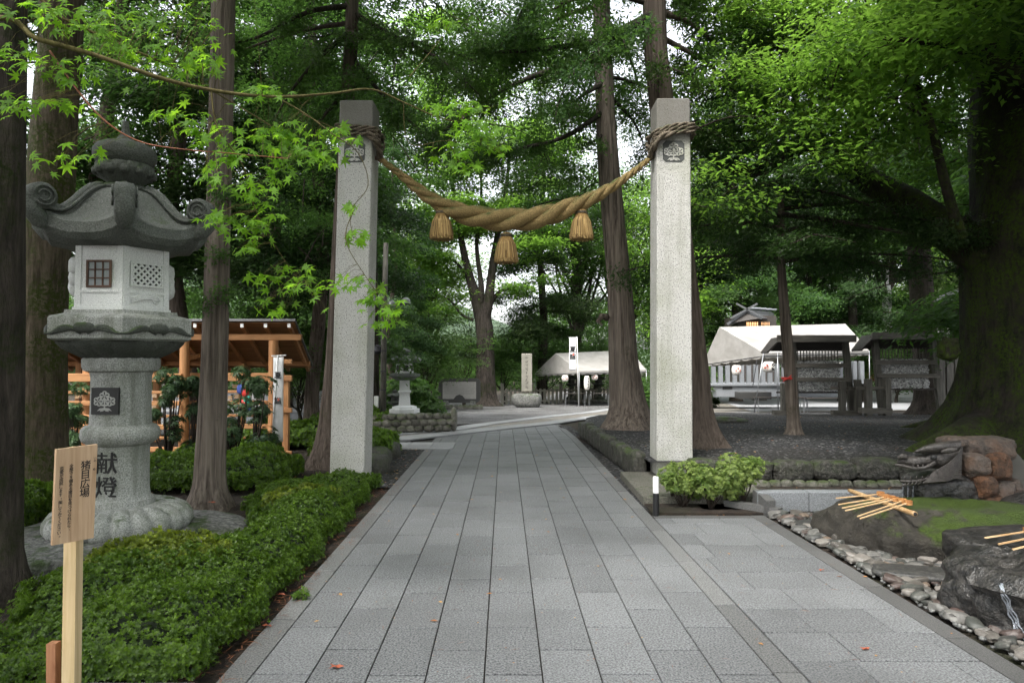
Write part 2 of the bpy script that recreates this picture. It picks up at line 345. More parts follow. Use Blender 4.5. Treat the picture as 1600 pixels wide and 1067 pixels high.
green_c=simple('green_cloth',(.02,.3,.22),.8)
tile_m=simple('dark_roof_copper',(.06,.062,.066),.5)
warm=simple('warm_window',(.8,.5,.25),.6,emit=(1,.55,.25),es=1.3)
rng=np.random.default_rng(7); random.seed(7)
def PX(x0,Y): return x0-.01125*Y
# ================================================================== SETTING: ground, paths, kerbs
def grid(name,xs,ys,zf,mat,kind='structure',smooth=True):
    X,Y=np.meshgrid(xs,ys); Z=np.array([[zf(x,y) for x in xs] for y in ys])
    V=np.stack([X,Y,Z],-1).reshape(-1,3); nx,ny=len(xs),len(ys)
    a=(np.arange(ny-1)[:,None]*nx+np.arange(nx-1)[None]).ravel(); F=np.stack([a,a+1,a+nx+1,a+nx],1)
    o=np_obj(name,V,F,mat,smooth=smooth); tag(o,kind=kind); return o
ys=np.concatenate([np.linspace(-30,0,7),np.arange(2,34,1),np.linspace(36,100,20),[150,250,500]])
xs=np.concatenate([[-400,-150,-60],np.linspace(-40,60,41),[100,200,400]])
def base_z(x,y): return gz(x,y)-.03+ (.03*noise.noise(Vector((x*.4,y*.4,0))) if y<60 and x<-2.2 else 0)
grid('ground',xs,ys,base_z,soil_m)
# grey gravel forecourt behind the cross path and under the path margins
def sheet(name,near,far,mat,zo,nu=30,nv=10,zf=gz,kind='structure'):
    near=[Vector(p) for p in near]; far=[Vector(p) for p in far]
    def rs(pl,t):
        L=[0]; 
        for a,b in zip(pl,pl[1:]): L.append(L[-1]+(b-a).length)
        d=t*L[-1]
        for i in range(len(pl)-1):
            if d<=L[i+1]+1e-9: return pl[i].lerp(pl[i+1],(d-L[i])/(L[i+1]-L[i]))
        return pl[-1]
    V=[];F=[]
    for i in range(nu+1):
        a=rs(near,i/nu);b=rs(far,i/nu)
        for j in range(nv+1):
            p=a.lerp(b,j/nv); V.append((p.x,p.y,zf(p.x,p.y)+zo))
    for i in range(nu):
        for j in range(nv): q=i*(nv+1)+j; F.append((q,q+nv+1,q+nv+2,q+1))
    o=np_obj(name,V,F,mat,smooth=True); tag(o,kind=kind); return o
sheet('gravel_forecourt',[(-16,14.8),(-3.2,15.3),(1.2,24),(5.2,34),(10,60)],[(-18,44),(-8,45),(-2,46),(2,52),(6,75)],gravel_l,.004,40,30)
NE=[(-6,12.2),(-3.3,12.9),(-2.04,13.75),(1.0,18.3),(3.8,26),(10.7,30.2),(25,34.5)]
FE=[(-6,14.0),(-3.4,14.6),(-1.6,16.7),(1.19,25.4),(5.2,35.5),(16,69),(60,69)]
sheet('cross_path',NE,FE,paver_m,.012,60,24)
def off(pl,d):
    r=[]
    for i,p in enumerate(pl):
        a=Vector(pl[max(i-1,0)]);b=Vector(pl[min(i+1,len(pl)-1)]); t=(b-a).normalized(); r.append((p[0]-t.y*d,p[1]+t.x*d))
    return r
# pale plaza beyond the right-hand tent
sheet('plaza',[(10.9,31.0),(14,32),(26,35.2)],[(19,68),(36,68),(70,68)],slab_p,.02,20,12)
def band(name,pl,d0,d1,mat,step,zo,h=.03):
    m=MB(); a=off(pl,d0); b=off(pl,d1)
    for i in range(len(pl)-1):
        A=Vector(a[i]);B=Vector(a[i+1]);C=Vector(b[i+1]);D=Vector(b[i]); n=max(1,int((B-A).length/step))
        for k_ in range(n):
            g=.006/((B-A).length/n); t0=k_/n+g/n; t1=(k_+1)/n-g/n
            ps=[A.lerp(B,t0),A.lerp(B,t1),D.lerp(C,t1),D.lerp(C,t0)]
            m.hull([(p.x,p.y,gz(p.x,p.y)+zo) for p in ps],h)
    o=m.build(name,mat); tag(o,kind='structure'); return o
band('near_kerb_band',NE[1:6],0.0,.62,slab_p,.6,.03)
band('far_kerb_band',FE[1:5],-.55,0.0,slab_p,.6,.03)
# main stone path: individual slabs with open joints
def yend(x): return 13.62+(x+2.04)*1.49
def yend2(x): return min(yend(x),yend(x)) if x>-2.0 else 13.6
def slab_strip(m,x0,x1,y0,y1f,length,offset,gap=.004,mi=0,z=0.0,skew=1):
    y=y0+offset-length
    while True:
        a=max(y,y0); b=y+length; ye=y1f((x0+x1)/2)
        if a>ye: break
        e0=y1f(PX(x0,ye))if 0 else ye
        b=min(b,ye)
        if b-a>.05:
            dz=z+random.uniform(-.0012,.0012); tl=random.uniform(-.0012,.0012); bv=.0018
            def P(x,yy,zz_): return Vector((PX(x,yy),yy,gz(0,yy)+zz_+tl*(x-x0)))
            X0,X1=x0+gap,x1-gap; A,B=a+gap*1.9,b-gap*1.9
            if b>=ye-1e-6 and skew:   # clipped on the skewed far end
                BL=B+(X0-X1)/2*1.49; BR=B-(X0-X1)/2*1.49
            else: BL=BR=B
            n=max(1,int((B-A)/1.2)); 
            vs=[P(X0,A,dz-.02),P(X1,A,dz-.02),P(X1,BR,dz-.02),P(X0,BL,dz-.02),P(X0,A,dz-bv),P(X1,A,dz-bv),P(X1,BR,dz-bv),P(X0,BL,dz-bv),
                P(X0+bv,A+bv,dz),P(X1-bv,A+bv,dz),P(X1-bv,BR-bv,dz),P(X0+bv,BL-bv,dz)]
            m.add(vs,[[8,9,10,11]]+[[k_+j,k_+(j+1)%4,k_+4+(j+1)%4,k_+4+j] for k_ in(0,4) for j in range(4)],mi)
        y+=length
m=MB()
X0=-1.287; CW=.2965
slab_strip(m,X0-.155,X0,1.0,yend,.98,.35,mi=1)
for c in range(9): slab_strip(m,X0+c*CW,X0+(c+1)*CW,1.0,yend,.62,(.06 if c%2==0 else .37)+random.uniform(-.02,.02))
XS=X0+9*CW
slab_strip(m,XS,XS+.145,1.0,yend,.98,.6,mi=1)
# right-hand side paving laid crosswise, up to the planting bed
XR=2.55
y=1.0; r=0
while y<7.0:
    x=XS+.149-random.uniform(.1,.45)
    while x<XR:
        a=max(x,XS+.149); b=min(x+.52+random.uniform(-.06,.06),XR)
        if b-a>.03: slab_strip(m,a,b,y,lambda q,Y2=min(y+.385,7.02):Y2,.385,.385,gap=.003,skew=0)
        x=b if b<XR else XR
    y+=.385; r+=1
slab_strip(m,XR,XR+.15,1.0,lambda q:7.15,.9,.3,mi=2,skew=0)
for a in range(3): slab_strip(m,XS+.149+a*.34,XS+.149+(a+1)*.34,7.02,lambda q:7.14,.2,.2,mi=2,skew=0)
o=m.build('stone_path',[slab_m,slab_w,slab_d]); tag(o,kind='structure')
# bedding under the joints
m=MB(); m.add([(PX(-1.6,0),0,-.012),(PX(2.7,0),0,-.012),(PX(2.7,7.1),7.1,-.012),(PX(1.5,7.2),7.2,-.012),(PX(1.52,14),14,-.012),(1.2,18.2,-.112),(-2.0,13.7,-.012),(PX(-1.43,13.5),13.5,-.012),(PX(-1.43,0),0,-.012)],[[0,1,2,3,4,5,6,7,8]])
o=m.build('path_bedding',simple('joint_sand',(.018,.016,.013),.95)); tag(o,kind='structure')
# gravel margins
m=MB(); m.add([(1.42,7.2,-.006),(2.0,9.2,-.006),(2.2,10,-.006),(1.6,14.5,-.01),(1.5,18,-.09),(1.2,18,-.09),(PX(1.5,13),13,-.006)],[[0,1,2,3,4,5,6]]); o=m.build('gravel_margin_east',gravel_m); tag(o,kind='structure')
m=MB(); m.add([(-1.55,8.7,-.004),(-1.55,12.6,-.004),(-2.3,12.6,-.004),(-2.6,11,-.004),(-2.4,8.7,-.004)],[[0,1,2,3,4]]); o=m.build('gravel_margin_west',gravel_m); tag(o,kind='structure')
m=MB(); 
for i in range(3):
    for j in range(2): m.box((-2.15+.43*i-.01*j,12.78+j*.4,.004),(.42,.39,.03),bev=.004)
m.box((-1.78,12.52,.004),(1.4,.1,.035),bev=.004)
o=m.build('side_paving',[slab_p]); tag(o,kind='structure')
m=MB(); m.box((-2.5,3.33,.0),(1.9,.12,.06),bev=.005); m.box((-4.6,3.33,.0),(2.2,.12,.06),bev=.005); o=m.build('front_kerb',slab_m); tag(o,kind='structure')
# raised gravel bed on the right
xs=np.concatenate([np.arange(1.4,14,.35),np.arange(14,32,2)]); ysb=np.concatenate([np.arange(8.95,20,.4),np.arange(20,29.8,1.0)])
def bed_left(y): return float(np.interp(y,[9.2,14.7,18.5,26,29.8],[1.80,1.52,2.0,4.0,9.6]))
def bed_right(y): return float(np.interp(y,[9,25,29.8],[30,31,31]))
V=[];n_=46
for yy in ysb:
    for i in range(n_+1):
        t=(i/n_)**1.3; x=bed_left(yy)*(1-t)+bed_right(yy)*t; V.append((x,yy,bedz(x,yy)+.025*noise.noise(Vector((x*.7,yy*.7,3)))))
F=[(j*(n_+1)+i,j*(n_+1)+i+1,(j+1)*(n_+1)+i+1,(j+1)*(n_+1)+i) for j in range(len(ysb)-1) for i in range(n_)]
o=np_obj('gravel_bed',V,F,gravel_m,smooth=True); tag(o,kind='structure')
# soil of the small planting bed
m=MB(); m.box((2.05,7.55,.0),(1.15,.75,.03)); o=m.build('planting_soil',soil_m); tag(o,kind='structure')
m=MB(); m.box((5.2,8.1,-.0),(6.3,1.5,.03)); o=m.build('basin_soil',soil_m); tag(o,kind='structure')
# ---- low walls and kerbs (things)
def stone_row(name,pts,h,th,mat,label,step=.42,seed=0,h0=0.0,cat='low wall',amp=.16,group=None,zf=None,pw=.42):
    m=MB(); s=seed
    for a,b in zip(pts,pts[1:]):
        a=Vector(a);b=Vector(b); L=(b-a).length; n=max(1,round(L/step))
        for i in range(n):
            p=a.lerp(b,(i+.5)/n); s+=1; w_=L/n*.53
            z0=(zf(p.x,p.y) if zf else 0)+h0
            hh=h*random.uniform(.9,1.08)
            m.rock((p.x,p.y,z0+hh/2),(w_,th/2,hh/2*1.05),s,3,amp*.7,1.1,rz=math.atan2(b.y-a.y,b.x-a.x)+random.uniform(-.05,.05),pw=pw)
    o=m.build(name,mat,loc=(pts[0][0],pts[0][1],0),auto=50); return tag(o,label,cat,group)
stone_row('mossy_stone_kerb',[(1.74,9.35),(1.62,12),(1.5,14.6)],.34,.2,mossrock,'low row of dark stones edging the raised gravel along the path',.38,5)
stone_row('mossy_stone_wall',[(2.3,8.98),(8.8,8.98)],.27,.26,mossrock,'low mossy block wall across the front of the raised gravel',.52,50,.05)
m=MB()
for i in range(34): 
    x=2.9+i*.15+random.uniform(-.02,.02); m.rock((x,8.72+random.uniform(-.04,.03),.03),(.085,.07,.065),i,2,.15)
tag(m.build('cobble_row',cobble_m,loc=(5,8.72,0),smooth=True),'row of small round cobbles at the foot of the mossy wall','cobble edging')
m=MB()
x=2.62
for i in range(10): m.box((x+.27,7.4,.1),(.54,.16,.21),bev=.008); x+=.548
tag(m.build('granite_kerb_wall',wallgr,loc=(3.5,7.4,0)),'low smooth grey granite wall behind the boulder','low wall')
m=MB(); m.bar((PX(2.77,7.1),7.15,.08),(2.66,7.45,.14),.1,.14); m.bar((2.78,7.12,.03),(2.35,7.55,.03),.1,.1)
tag(m.build('bed_edge_stone',slab_d,loc=(2.6,7.3,0)),'short dark kerb stone at the corner of the planting bed','kerb stone')
# left rocks between pillar and cross path
m=MB(); 
for i,(x,y_,sx,sy,sz) in enumerate([(-2.02,9.95,.36,.3,.26),(-2.15,10.7,.34,.36,.28),(-2.1,11.5,.32,.36,.27),(-2.45,12.2,.42,.34,.26)]): m.rock((x-.1,y_,.05),(sx,sy,sz),i+3,3,.15,.9,flat=.65)
tag(m.build('mossy_edging_rocks',mossrock,loc=(-2.2,10.9,0),auto=40),'flat topped mossy rocks edging the bed beside the left pillar','rock edging')
m=MB(); s=0
for lv in range(3):
    for i in range(13):
        s+=1; m.rock((-3.9+i*.2+(lv%2)*.1+random.uniform(-.02,.02),15.0+i*.06+lv*.05,.07+lv*.13),(.13,.13,.085),s,2,.15)
m.rock((-1.35,15.85,.25),(.09,.14,.28),77,2,.1)
tag(m.build('cobble_retaining_wall',cobble_m,loc=(-3,15,0),auto=50),'low wall of stacked round mossy cobbles beyond the left pillar','cobble wall')
m=MB(); m.box((2.2,8.52,.035),(1.45,1.75,.11),rz=-.01,bev=.012); tag(m.build('pillar_plinth_slab',stone('plinth_concrete',(.09,.085,.07),(.2,.19,.16),speck=60,stain=.6,stc=(.05,.055,.035),moss=.2),loc=(2.2,8.5,0)),'low weathered slab under the right pillar beside the path','footing slab')
# ================================================================== CREST (three-leaf emblem)
def crest(mL,mD,o,u,v,n,S,th=.006):
    """light leaves into mesh mL, dark veins into mD; o centre, u right, v up, n outward, S half size"""
    o=Vector(o)
    def leaf5(cx,cy,r,a0):
        P=[]
        for i in range(40):
            t=2*math.pi*i/40; rr=r*(.80+.22*abs(math.cos(2.5*(t))) ); P.append((cx+rr*math.cos(t+a0),cy+rr*math.sin(t+a0)))
        return P
    U,V_=u,v
    for cx,cy,a0 in((0,.45,math.pi/2),(-.52,-.02,2.5),(.52,-.02,.64)):
        mL.poly(o+n*.001,U,V_,[(x*S,y*S) for x,y in leaf5(cx,cy,.43,a0)],th)
        for j in range(5):
            a=a0+j*2*math.pi/5; d=(math.cos(a),math.sin(a)); q=(-d[1],d[0])
            pts=[(cx+d[0]*.06+q[0]*.025,cy+d[1]*.06+q[1]*.025),(cx+d[0]*.06-q[0]*.025,cy+d[1]*.06-q[1]*.025),(cx+d[0]*.3-q[0]*.055,cy+d[1]*.3-q[1]*.055),(cx+d[0]*.36,cy+d[1]*.36),(cx+d[0]*.3+q[0]*.055,cy+d[1]*.3+q[1]*.055)]
            mD.poly(o+n*(.001+th),U,V_,[(x*S,y*S) for x,y in pts],.0015)
    mL.poly(o+n*.001,U,V_,[(-.05*S,-.8*S),(.05*S,-.8*S),(.05*S,.1*S),(-.05*S,.1*S)],th*.8)
    for sx in(-1,1):
        for (a,b,c_,d_) in(((.05,-.3),(.3,-.22),(.28,-.4),(.05,-.45)),((.05,-.58),(.4,-.62),(.62,-.85),(.05,-.72)),((.05,-.7),(.3,-.75),(.38,-.9),(.1,-.86))):
            pts=[(sx*q[0]*S,q[1]*S) for q in(a,b,c_,d_)]
            if sx>0: pts=pts[::-1]
            mL.poly(o+n*.001,U,V_,pts,th*.8)
# ================================================================== TEXT
def text_obj(name,chars,size,mat,parent,o,u,v,n,bold=.0,vertical=True,step=1.05,ext=.002,cols=None):
    """writing: list of (string, x, y, size) laid vertically from (x,y) in plane (u right, v up)"""
    allv=[];allf=[]; cu=bpy.data.curves.new('t','FONT'); ob=bpy.data.objects.new('t',cu); col.objects.link(ob)
    cu.extrude=ext; cu.offset=0; cu.resolution_u=2; cu.align_x='CENTER'; cu.align_y='CENTER'
    O=ORG[parent.name]
    for (s_,x,y,sz) in cols:
        for ch in s_:
            dx=dy=0
            if ch in '、。': dx=.18*sz; dy=.25*sz   # vertical-writing position
            if ch!=' ':
                cu.body=ch; cu.size=sz; cu.offset=bold*sz
                dg=bpy.context.evaluated_depsgraph_get(); ev=ob.evaluated_get(dg); me=ev.to_mesh()
                b=len(allv)
                # centre each glyph on its own box
                if len(me.vertices):
                    xs_=[q.co.x for q in me.vertices]; cx=(min(xs_)+max(xs_))/2 if ch not in '、。' else sum(xs_)/len(xs_)
                    for q in me.vertices:
                        p=Vector(o)+Vector(u)*(x+dx+q.co.x-cx)+Vector(v)*(y+dy+q.co.y)+Vector(n)*(q.co.z+ext); allv.append(p-O)
                    for f in me.polygons: allf.append([i+b for i in f.vertices])
                ev.to_mesh_clear()
            y-=sz*step
    bpy.data.objects.remove(ob)
    me=bpy.data.meshes.new(name); me.from_pydata([tuple(p) for p in allv],[],allf); return link(name,me,parent,None,mat)
# ================================================================== STONE PILLARS
def pillar(label,bl,br,tl,tr,by,ty,Yf,depth,emb_px,emb_w,rot_side):
    a=at(bl,by,Yf); b=at(br,by,Yf); c=at(tl,ty,Yf); d=at(tr,ty,Yf)
    zb=-.02; zt=(c.z+d.z)/2
    def ext(p,q): # extend edge down to zb
        t=(zb-q.z)/(p.z-q.z); return q+(p-q)*t
    A=ext(a,c);B=ext(b,d); C=Vector((c.x,Yf,zt)); D=Vector((d.x,Yf,zt)); back=Vector((0,depth,0)); backt=Vector((0,depth*.93,0))
    t=thing('stone_pillar',label,'pillar',((A.x+B.x)/2,Yf+depth/2,0),'stone pillars carrying the sacred rope')
    m=MB(); bv=.012
    # chamfered square shaft, subdivided upwards
    def ring(P,Q,bk):
        P2=P+bk;Q2=Q+bk; x=Vector((bv,0,0)); y_=Vector((0,bv,0))
        return [P+x,Q-x,Q+y_,Q2-y_,Q2-x,P2+x,P2-y_,P+y_]
    vs=[];N=10
    for i in range(N+1):
        s_=i/N; vs+=ring(A.lerp(C,s_),B.lerp(D,s_),back.lerp(backt,s_))
    topc=[v+Vector((0,0,.012))+( (C+D+backt)/2-v)*.05 for v in ring(C,D,backt)]
    vs+=topc
    fs=[[i*8+j,i*8+(j+1)%8,(i+1)*8+(j+1)%8,(i+1)*8+j] for i in range(N+1) for j in range(8)]+[[(N+1)*8+j for j in range(8)]]
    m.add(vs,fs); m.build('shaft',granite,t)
    ex,ey=emb_px; e=at(ex,ey,Yf); S=emb_w/2*Yf/FPX
    upv=(C-A).normalized(); u=Vector((1,0,0)); n=Vector((0,-1,0))
    m=MB(); k=.72*S; s2=S
    # sunk panel: dark recess sheet set just proud, octagonal-cornered
    pts=[(-s2,-k),(-k,-s2),(k,-s2),(s2,-k),(s2,k),(k,s2),(-k,s2),(-s2,k)]
    m.poly(Vector((e.x,Yf-.0005,e.z)),u,upv,pts,.003); mL=MB();mD=MB()
    crest(mL,mD,Vector((e.x,Yf-.0035,e.z)),u,upv,n,S*.98,.006)
    pl=m.build('crest_panel',grey_cd,t); mL.build('crest_relief',granite,pl); mD.build('crest_vein',grey_cd,pl)
    return t,A,B,C,D
PL=pillar('granite pillar with roped top and left end of sacred rope, beside the hedge',514.6,568.8,531,583,752,158,9.08,.49,(554,238),33,1)
PR=pillar('granite pillar on the right of the path above the variegated shrubs',1026.5,1083,1026.5,1078.5,752,155,9.08,.47,(1052.5,237),34,0)
# ================================================================== SACRED ROPE
rt=thing('sacred_rope','thick twisted straw rope sagging between the two pillars','rope',at(790,348,9.3))
cl=[(592,248),(612,262),(640,285),(668,307),(700,325),(735,337),(775,343),(815,343),(850,338),(885,326),(920,312),(955,293),(985,272),(1018,246)]
cl=[at(x,y_,9.3) for x,y_ in cl]; rr_=[.035,.045,.065,.09,.12,.145,.155,.155,.15,.125,.098,.07,.048,.032]
def catm(P,n):
    out=[]
    for i in range(len(P)-1):
        p0=P[max(i-1,0)];p1=P[i];p2=P[i+1];p3=P[min(i+2,len(P)-1)]
        for k_ in range(n):
            t=k_/n; out.append(.5*((2*p1)+(p2-p0)*t+(2*p0-5*p1+4*p2-p3)*t*t+(3*p1-p0-3*p2+p3)*t**3))
    out.append(P[-1]); return out
CLn=catm(cl,16); Rn=np.interp(np.linspace(0,len(cl)-1,len(CLn)),range(len(cl)),rr_)
for st in range(3):
    m=MB(); ph=st*2*math.pi/3; pts=[];rad=[]
    for i,p in enumerate(CLn):
        d=(CLn[min(i+1,len(CLn)-1)]-CLn[max(i-1,0)]).normalized(); _,s_,u=frame(d)
        if i: ph+=(CLn[i]-CLn[i-1]).length/ (Rn[i]*1.35)
        pts.append(p+(s_*math.cos(ph)+u*math.sin(ph))*Rn[i]*.5); rad.append(Rn[i]*.56)
    m.tube(pts,rad,12); m.build('strand',rope_m,rt,smooth=True)
def twisted(m,pts,r,pitch=6,seg=6,n=8):
    C_=catm([Vector(p) for p in pts],n); ph=0
    for st in range(2):
        ph=st*math.pi; P=[]
        for i,p in enumerate(C_):
            d=(C_[min(i+1,len(C_)-1)]-C_[max(i-1,0)]).normalized(); _,s_,u=frame(d)
            if i: ph+=(C_[i]-C_[i-1]).length/(r*1.4)
            P.append(p+(s_*math.cos(ph)+u*math.sin(ph))*r*.5)
        m.tube(P,r*.62,seg)
def wrap(T,xl,xr,Yf,dep,z,sag,r):
    m=MB(); e=.03
    loop=[(xl-e,Yf-e,z+sag[0]),((xl+xr)/2,Yf-e-.02,z+sag[1]),(xr+e,Yf-e,z+sag[2]),(xr+e+.01,Yf+dep/2,z+sag[3]),(xr+e,Yf+dep+e,z),((xl+xr)/2,Yf+dep+e,z),(xl-e,Yf+dep+e,z),(xl-e-.01,Yf+dep/2,z+sag[4]),(xl-e,Yf-e,z+sag[0])]
    twisted(m,loop,r,n=14); return m
zl=zz(208,9.08)
lx0,lx1=at(530,208,9.08).x,at(584,208,9.08).x; rx0,rx1=at(1026.5,208,9.08).x,at(1079.5,208,9.08).x
for k_,dz in enumerate((0,.055,.1)):
    wrap(None,lx0,lx1,9.08,.46,zl+dz-.03,(.03,.0,-.02,-.12 if k_<2 else 0,0),.028).build('binding',rope_old,rt,smooth=True)
    wrap(None,rx0,rx1,9.08,.44,zl+dz-.03,(-.06,.02,.03,0,-.16 if k_<2 else -.05),.028).build('binding',rope_old,rt,smooth=True)
for (pp,x) in (([(572,208,9.0),(585,218,9.03),(592,232,9.15),(594,248,9.28)],0),([(1052,208,9.0),(1034,214,9.0),(1024,226,9.05),(1016,246,9.28)],1)):
    m=MB(); twisted(m,[at(*q) for q in pp],.045,n=14); m.build('lashing',rope_old,rt,smooth=True)
iron=simple('rusty_iron',(.12,.07,.05),.7)
m=MB(); m.bar(at(598,250,9.3),at(586,247,9.3),.03,.05); m.build('bracket',iron,rt)
m=MB(); m.bar(at(1012,248,9.3),at(1024,245,9.3),.03,.05); m.build('bracket',iron,rt)
m=MB()
for i in range(420):
    j=random.randrange(4,len(CLn)-4); a=random.uniform(0,6.28); d=(CLn[j+1]-CLn[j]).normalized(); _,s9,u9=frame(d); o9=s9*math.cos(a)+u9*math.sin(a); p9=CLn[j]+o9*Rn[j]*.97; q9=p9+d*random.uniform(-.09,.09)+o9*random.uniform(.0,.035)+Vector((0,0,-random.uniform(0,.03))); m.add([p9-u9*.0016,p9+u9*.0016,q9],[[0,1,2]])
m.build('loose_fibres',straw,rt)
k=NT('straw_strands'); k.set(k.b.inputs['Base Color'],k.mix(k.rand(),(.09,.045,.012),(.62,.42,.17))); k.b.inputs['Roughness'].default_value=.9; straw_i=k.m
def tassel(px,py,w_,label,first=[None]):
    top=at(px,py-24,9.3)
    if first[0] is None:
        t=thing('straw_tassel',label,'tassel',top,'straw tassels hanging from the sacred rope')
        s_=9.3/FPX
        prof=[(.6,.6),(.6,3.8),(7.5,1.5),(8.8,-1),(8,-4),(9.5,-6),(13,-14),(16,-26),(18,-37),(18.5,-41),(16.5,-43),(3,-42)]
        m=MB(); m.lathe(top,[(r_*s_,z*s_) for r_,z in prof],48,mod=lambda r,z,t,j:(r*(1+.035*math.sin(t*17+j*1.7)+.03*math.sin(t*29)),0)); m.build('bundle',straw,t,smooth=True)
        m=MB()
        for i in range(800):
            a=random.uniform(0,2*math.pi); r0=8*s_;r1=random.uniform(16,19.5)*s_; z1=-random.uniform(38,46)*s_
            A=Vector((math.cos(a),math.sin(a),0)); P=[top+A*r0+Vector((0,0,-5*s_)),top+A*(r0+(r1-r0)*.62)+Vector((0,0,-17*s_)),top+A*r1+Vector((0,0,z1))]
            sd=Vector((-math.sin(a),math.cos(a),0))*.0036; A2=A*.002
            m.add([P[0]-sd+A2,P[0]+sd+A2,P[1]+sd+A2,P[1]-sd+A2,P[2]+sd+A2,P[2]-sd+A2],[[0,1,2,3],[3,2,4,5]])
        m.build('straw_ends',straw_i,t)
        m=MB(); m.lathe(top,[(9.0*s_,-4.5*s_),(9.8*s_,-3.5*s_),(9.0*s_,-2.6*s_),(9.8*s_,-1.6*s_),(9.0*s_,-.6*s_)],24); m.tube([top+Vector((0,0,.0)),top+Vector((0,0,.1))],.009,6); m.build('cord',rope_old,t,smooth=True)
        first[0]=t
    else: copy_tree(first[0],top,random.uniform(0,6),1,label)
tassel(791,390,0,'straw tassel hanging lowest, under the middle of the rope')
tassel(690,354,0,'straw tassel under the rope on the side of the left pillar')
tassel(908.5,354,0,'straw tassel under the rope in front of the cedar trunk')
# ================================================================== BIG STONE LANTERN
LY=6.25; LA=at(190,600,LY); LX=LA.x
def lz(py): return zz(py,LY)
s_=LY/FPX
CA=math.atan2(-LY,-LX)      # azimuth towards the camera
lt=thing('stone_lantern','tall moss stained granite lantern with upturned hexagonal roof behind the hedge','stone lantern',(LX,LY,.09))
C0=(LX,LY,0)
def petal(n,amp,zr=None,ph=0): return lambda r,z,t,j:(r*(1+amp*(abs(math.cos(n*(t+ph)/2))**.6-.6)) if j>0 else r,0)
m=MB(); LB=(LX+.01,LY,0)
pr=[(.5,.06),(.565,.09),(.585,.13),(.58,.18),(.545,.235),(.47,.275),(.4,.295),(.33,.31)]
m.lathe(LB,pr,168,mod=lambda r,z,t,j:(r*(1+(.085 if 0<j<6 else .03)*(abs(math.sin(10.5*t))**.5-.62)),(.02*(abs(math.sin(10.5*t))**.5) if 2<j<7 else 0)))
m.build('lotus_base',lantern_m,lt,smooth=True)
m=MB()
def Pp(lst): return [(r*s_*.9,lz(y_)) for r,y_ in lst]
m.lathe(C0,[(50*s_,.28)]+Pp([(55,802),(56,790),(54,778),(48,774),(47,772),(45.5,760),(45,720),(45.5,694),(51,692),(59,686),(61.5,678),(60,669),(55,664),(49,662)]),64)
m.build('lower_column',lantern_m,lt,auto=40)
m=MB(); m.lathe(C0,Pp([(48,663),(47.5,655),(46.5,630),(46.5,590),(48,583),(49,581),(57,579),(60,573),(60,562),(56,556)]),64); m.build('upper_column',lantern_m,lt,auto=40)
# crest plate and writing on the path-facing (south) side
fu=Vector((1,0,0)); fn=Vector((0,-1,0)); fv=Vector((0,0,1))
pc=Vector((LX,LY-46.5*s_-.004,lz(624))); S=.118
pu=Vector((1,0,0))
def face_frame(az,r,z): 
    n=Vector((math.cos(az),math.sin(az),0)); return Vector((LX,LY,z))+n*r, Vector((-n.y,n.x,0)), n
FA=CA-R_(29)
o_,u_,n_=face_frame(FA,42*s_-.012,lz(624))
m=MB(); m.poly(o_,u_,fv,[(-S,-S),(S,-S),(S,S),(-S,S)],.026); pl=m.build('crest_plate',black_p,lt)
mL=MB();mD=MB(); crest(mL,mD,o_+n_*.026,u_,fv,n_,S*.86,.005); mL.build('crest_relief',grey_c,pl); mD.build('crest_vein',black_p,pl)
o_,u_,n_=face_frame(FA,41*s_-.008,lz(720))
FW=2.0
text_obj('inscription',None,.2,black_m,lt,o_,u_,fv,n_,bold=.004,ext=.005,cols=[('献燈',0.01,.0,.2)])
# platform
def hexring(r,z,rot=CA,n=6): return [Vector((LX+r*math.cos(rot+i*2*math.pi/n),LY+r*math.sin(rot+i*2*math.pi/n),z)) for i in range(n)]
def loft(m,rings,cap=True):
    k=len(rings[0]); vs=[p for r_ in rings for p in r_]
    fs=[[i*k+j,i*k+(j+1)%k,(i+1)*k+(j+1)%k,(i+1)*k+j] for i in range(len(rings)-1) for j in range(k)]
    if cap: fs+=[list(range(k))[::-1],[(len(rings)-1)*k+j for j in range(k)]]
    m.add(vs,fs)
m=MB(); m.lathe(C0,Pp([(52,562),(66,556),(86,546),(95,537),(96,531)]),144,mod=lambda r,z,t,j:(r*(1+.05*(abs(math.cos(9*t))**.6-.5)),0)); 
m.build('lotus_bowl',lantern_d,lt,smooth=True)
m=MB(); R1=108*s_
loft(m,[hexring(R1*.93,lz(534)),hexring(R1,lz(531)),hexring(R1,lz(502)),hexring(R1*.98,lz(499)),hexring(R1*.8,lz(494)),hexring(R1*.79,lz(489))]); pf=m.build('platform',lantern_m,lt)
m=MB()
for i in range(6):       # raised wave scrolls on each face
    a=CA+R_(30)+i*R_(60); n=Vector((math.cos(a),math.sin(a),0)); u=Vector((-n.y,n.x,0)); c=Vector((LX,LY,lz(516)))+n*(R1*.866)
    for sx in(-1,1):
        for q in range(3):
            pts=[c+u*sx*(.03+.30*t*(1-q*.12))+fv*(.055*math.sin(math.pi*min(1,t*1.25))*(1-q*.28)-.05+q*.006) +n*.012 for t in np.linspace(0,1,10)]
            m.tube(pts,[.006+.016*math.sin(math.pi*t)*(1-q*.2) for t in np.linspace(0.1,1,10)],6)
    m.rock(c+n*.01-fv*.0,(.09,.03,.045),i,2,.1,rz=a+math.pi/2)
m.build('wave_relief',lantern_d,pf,smooth=True)
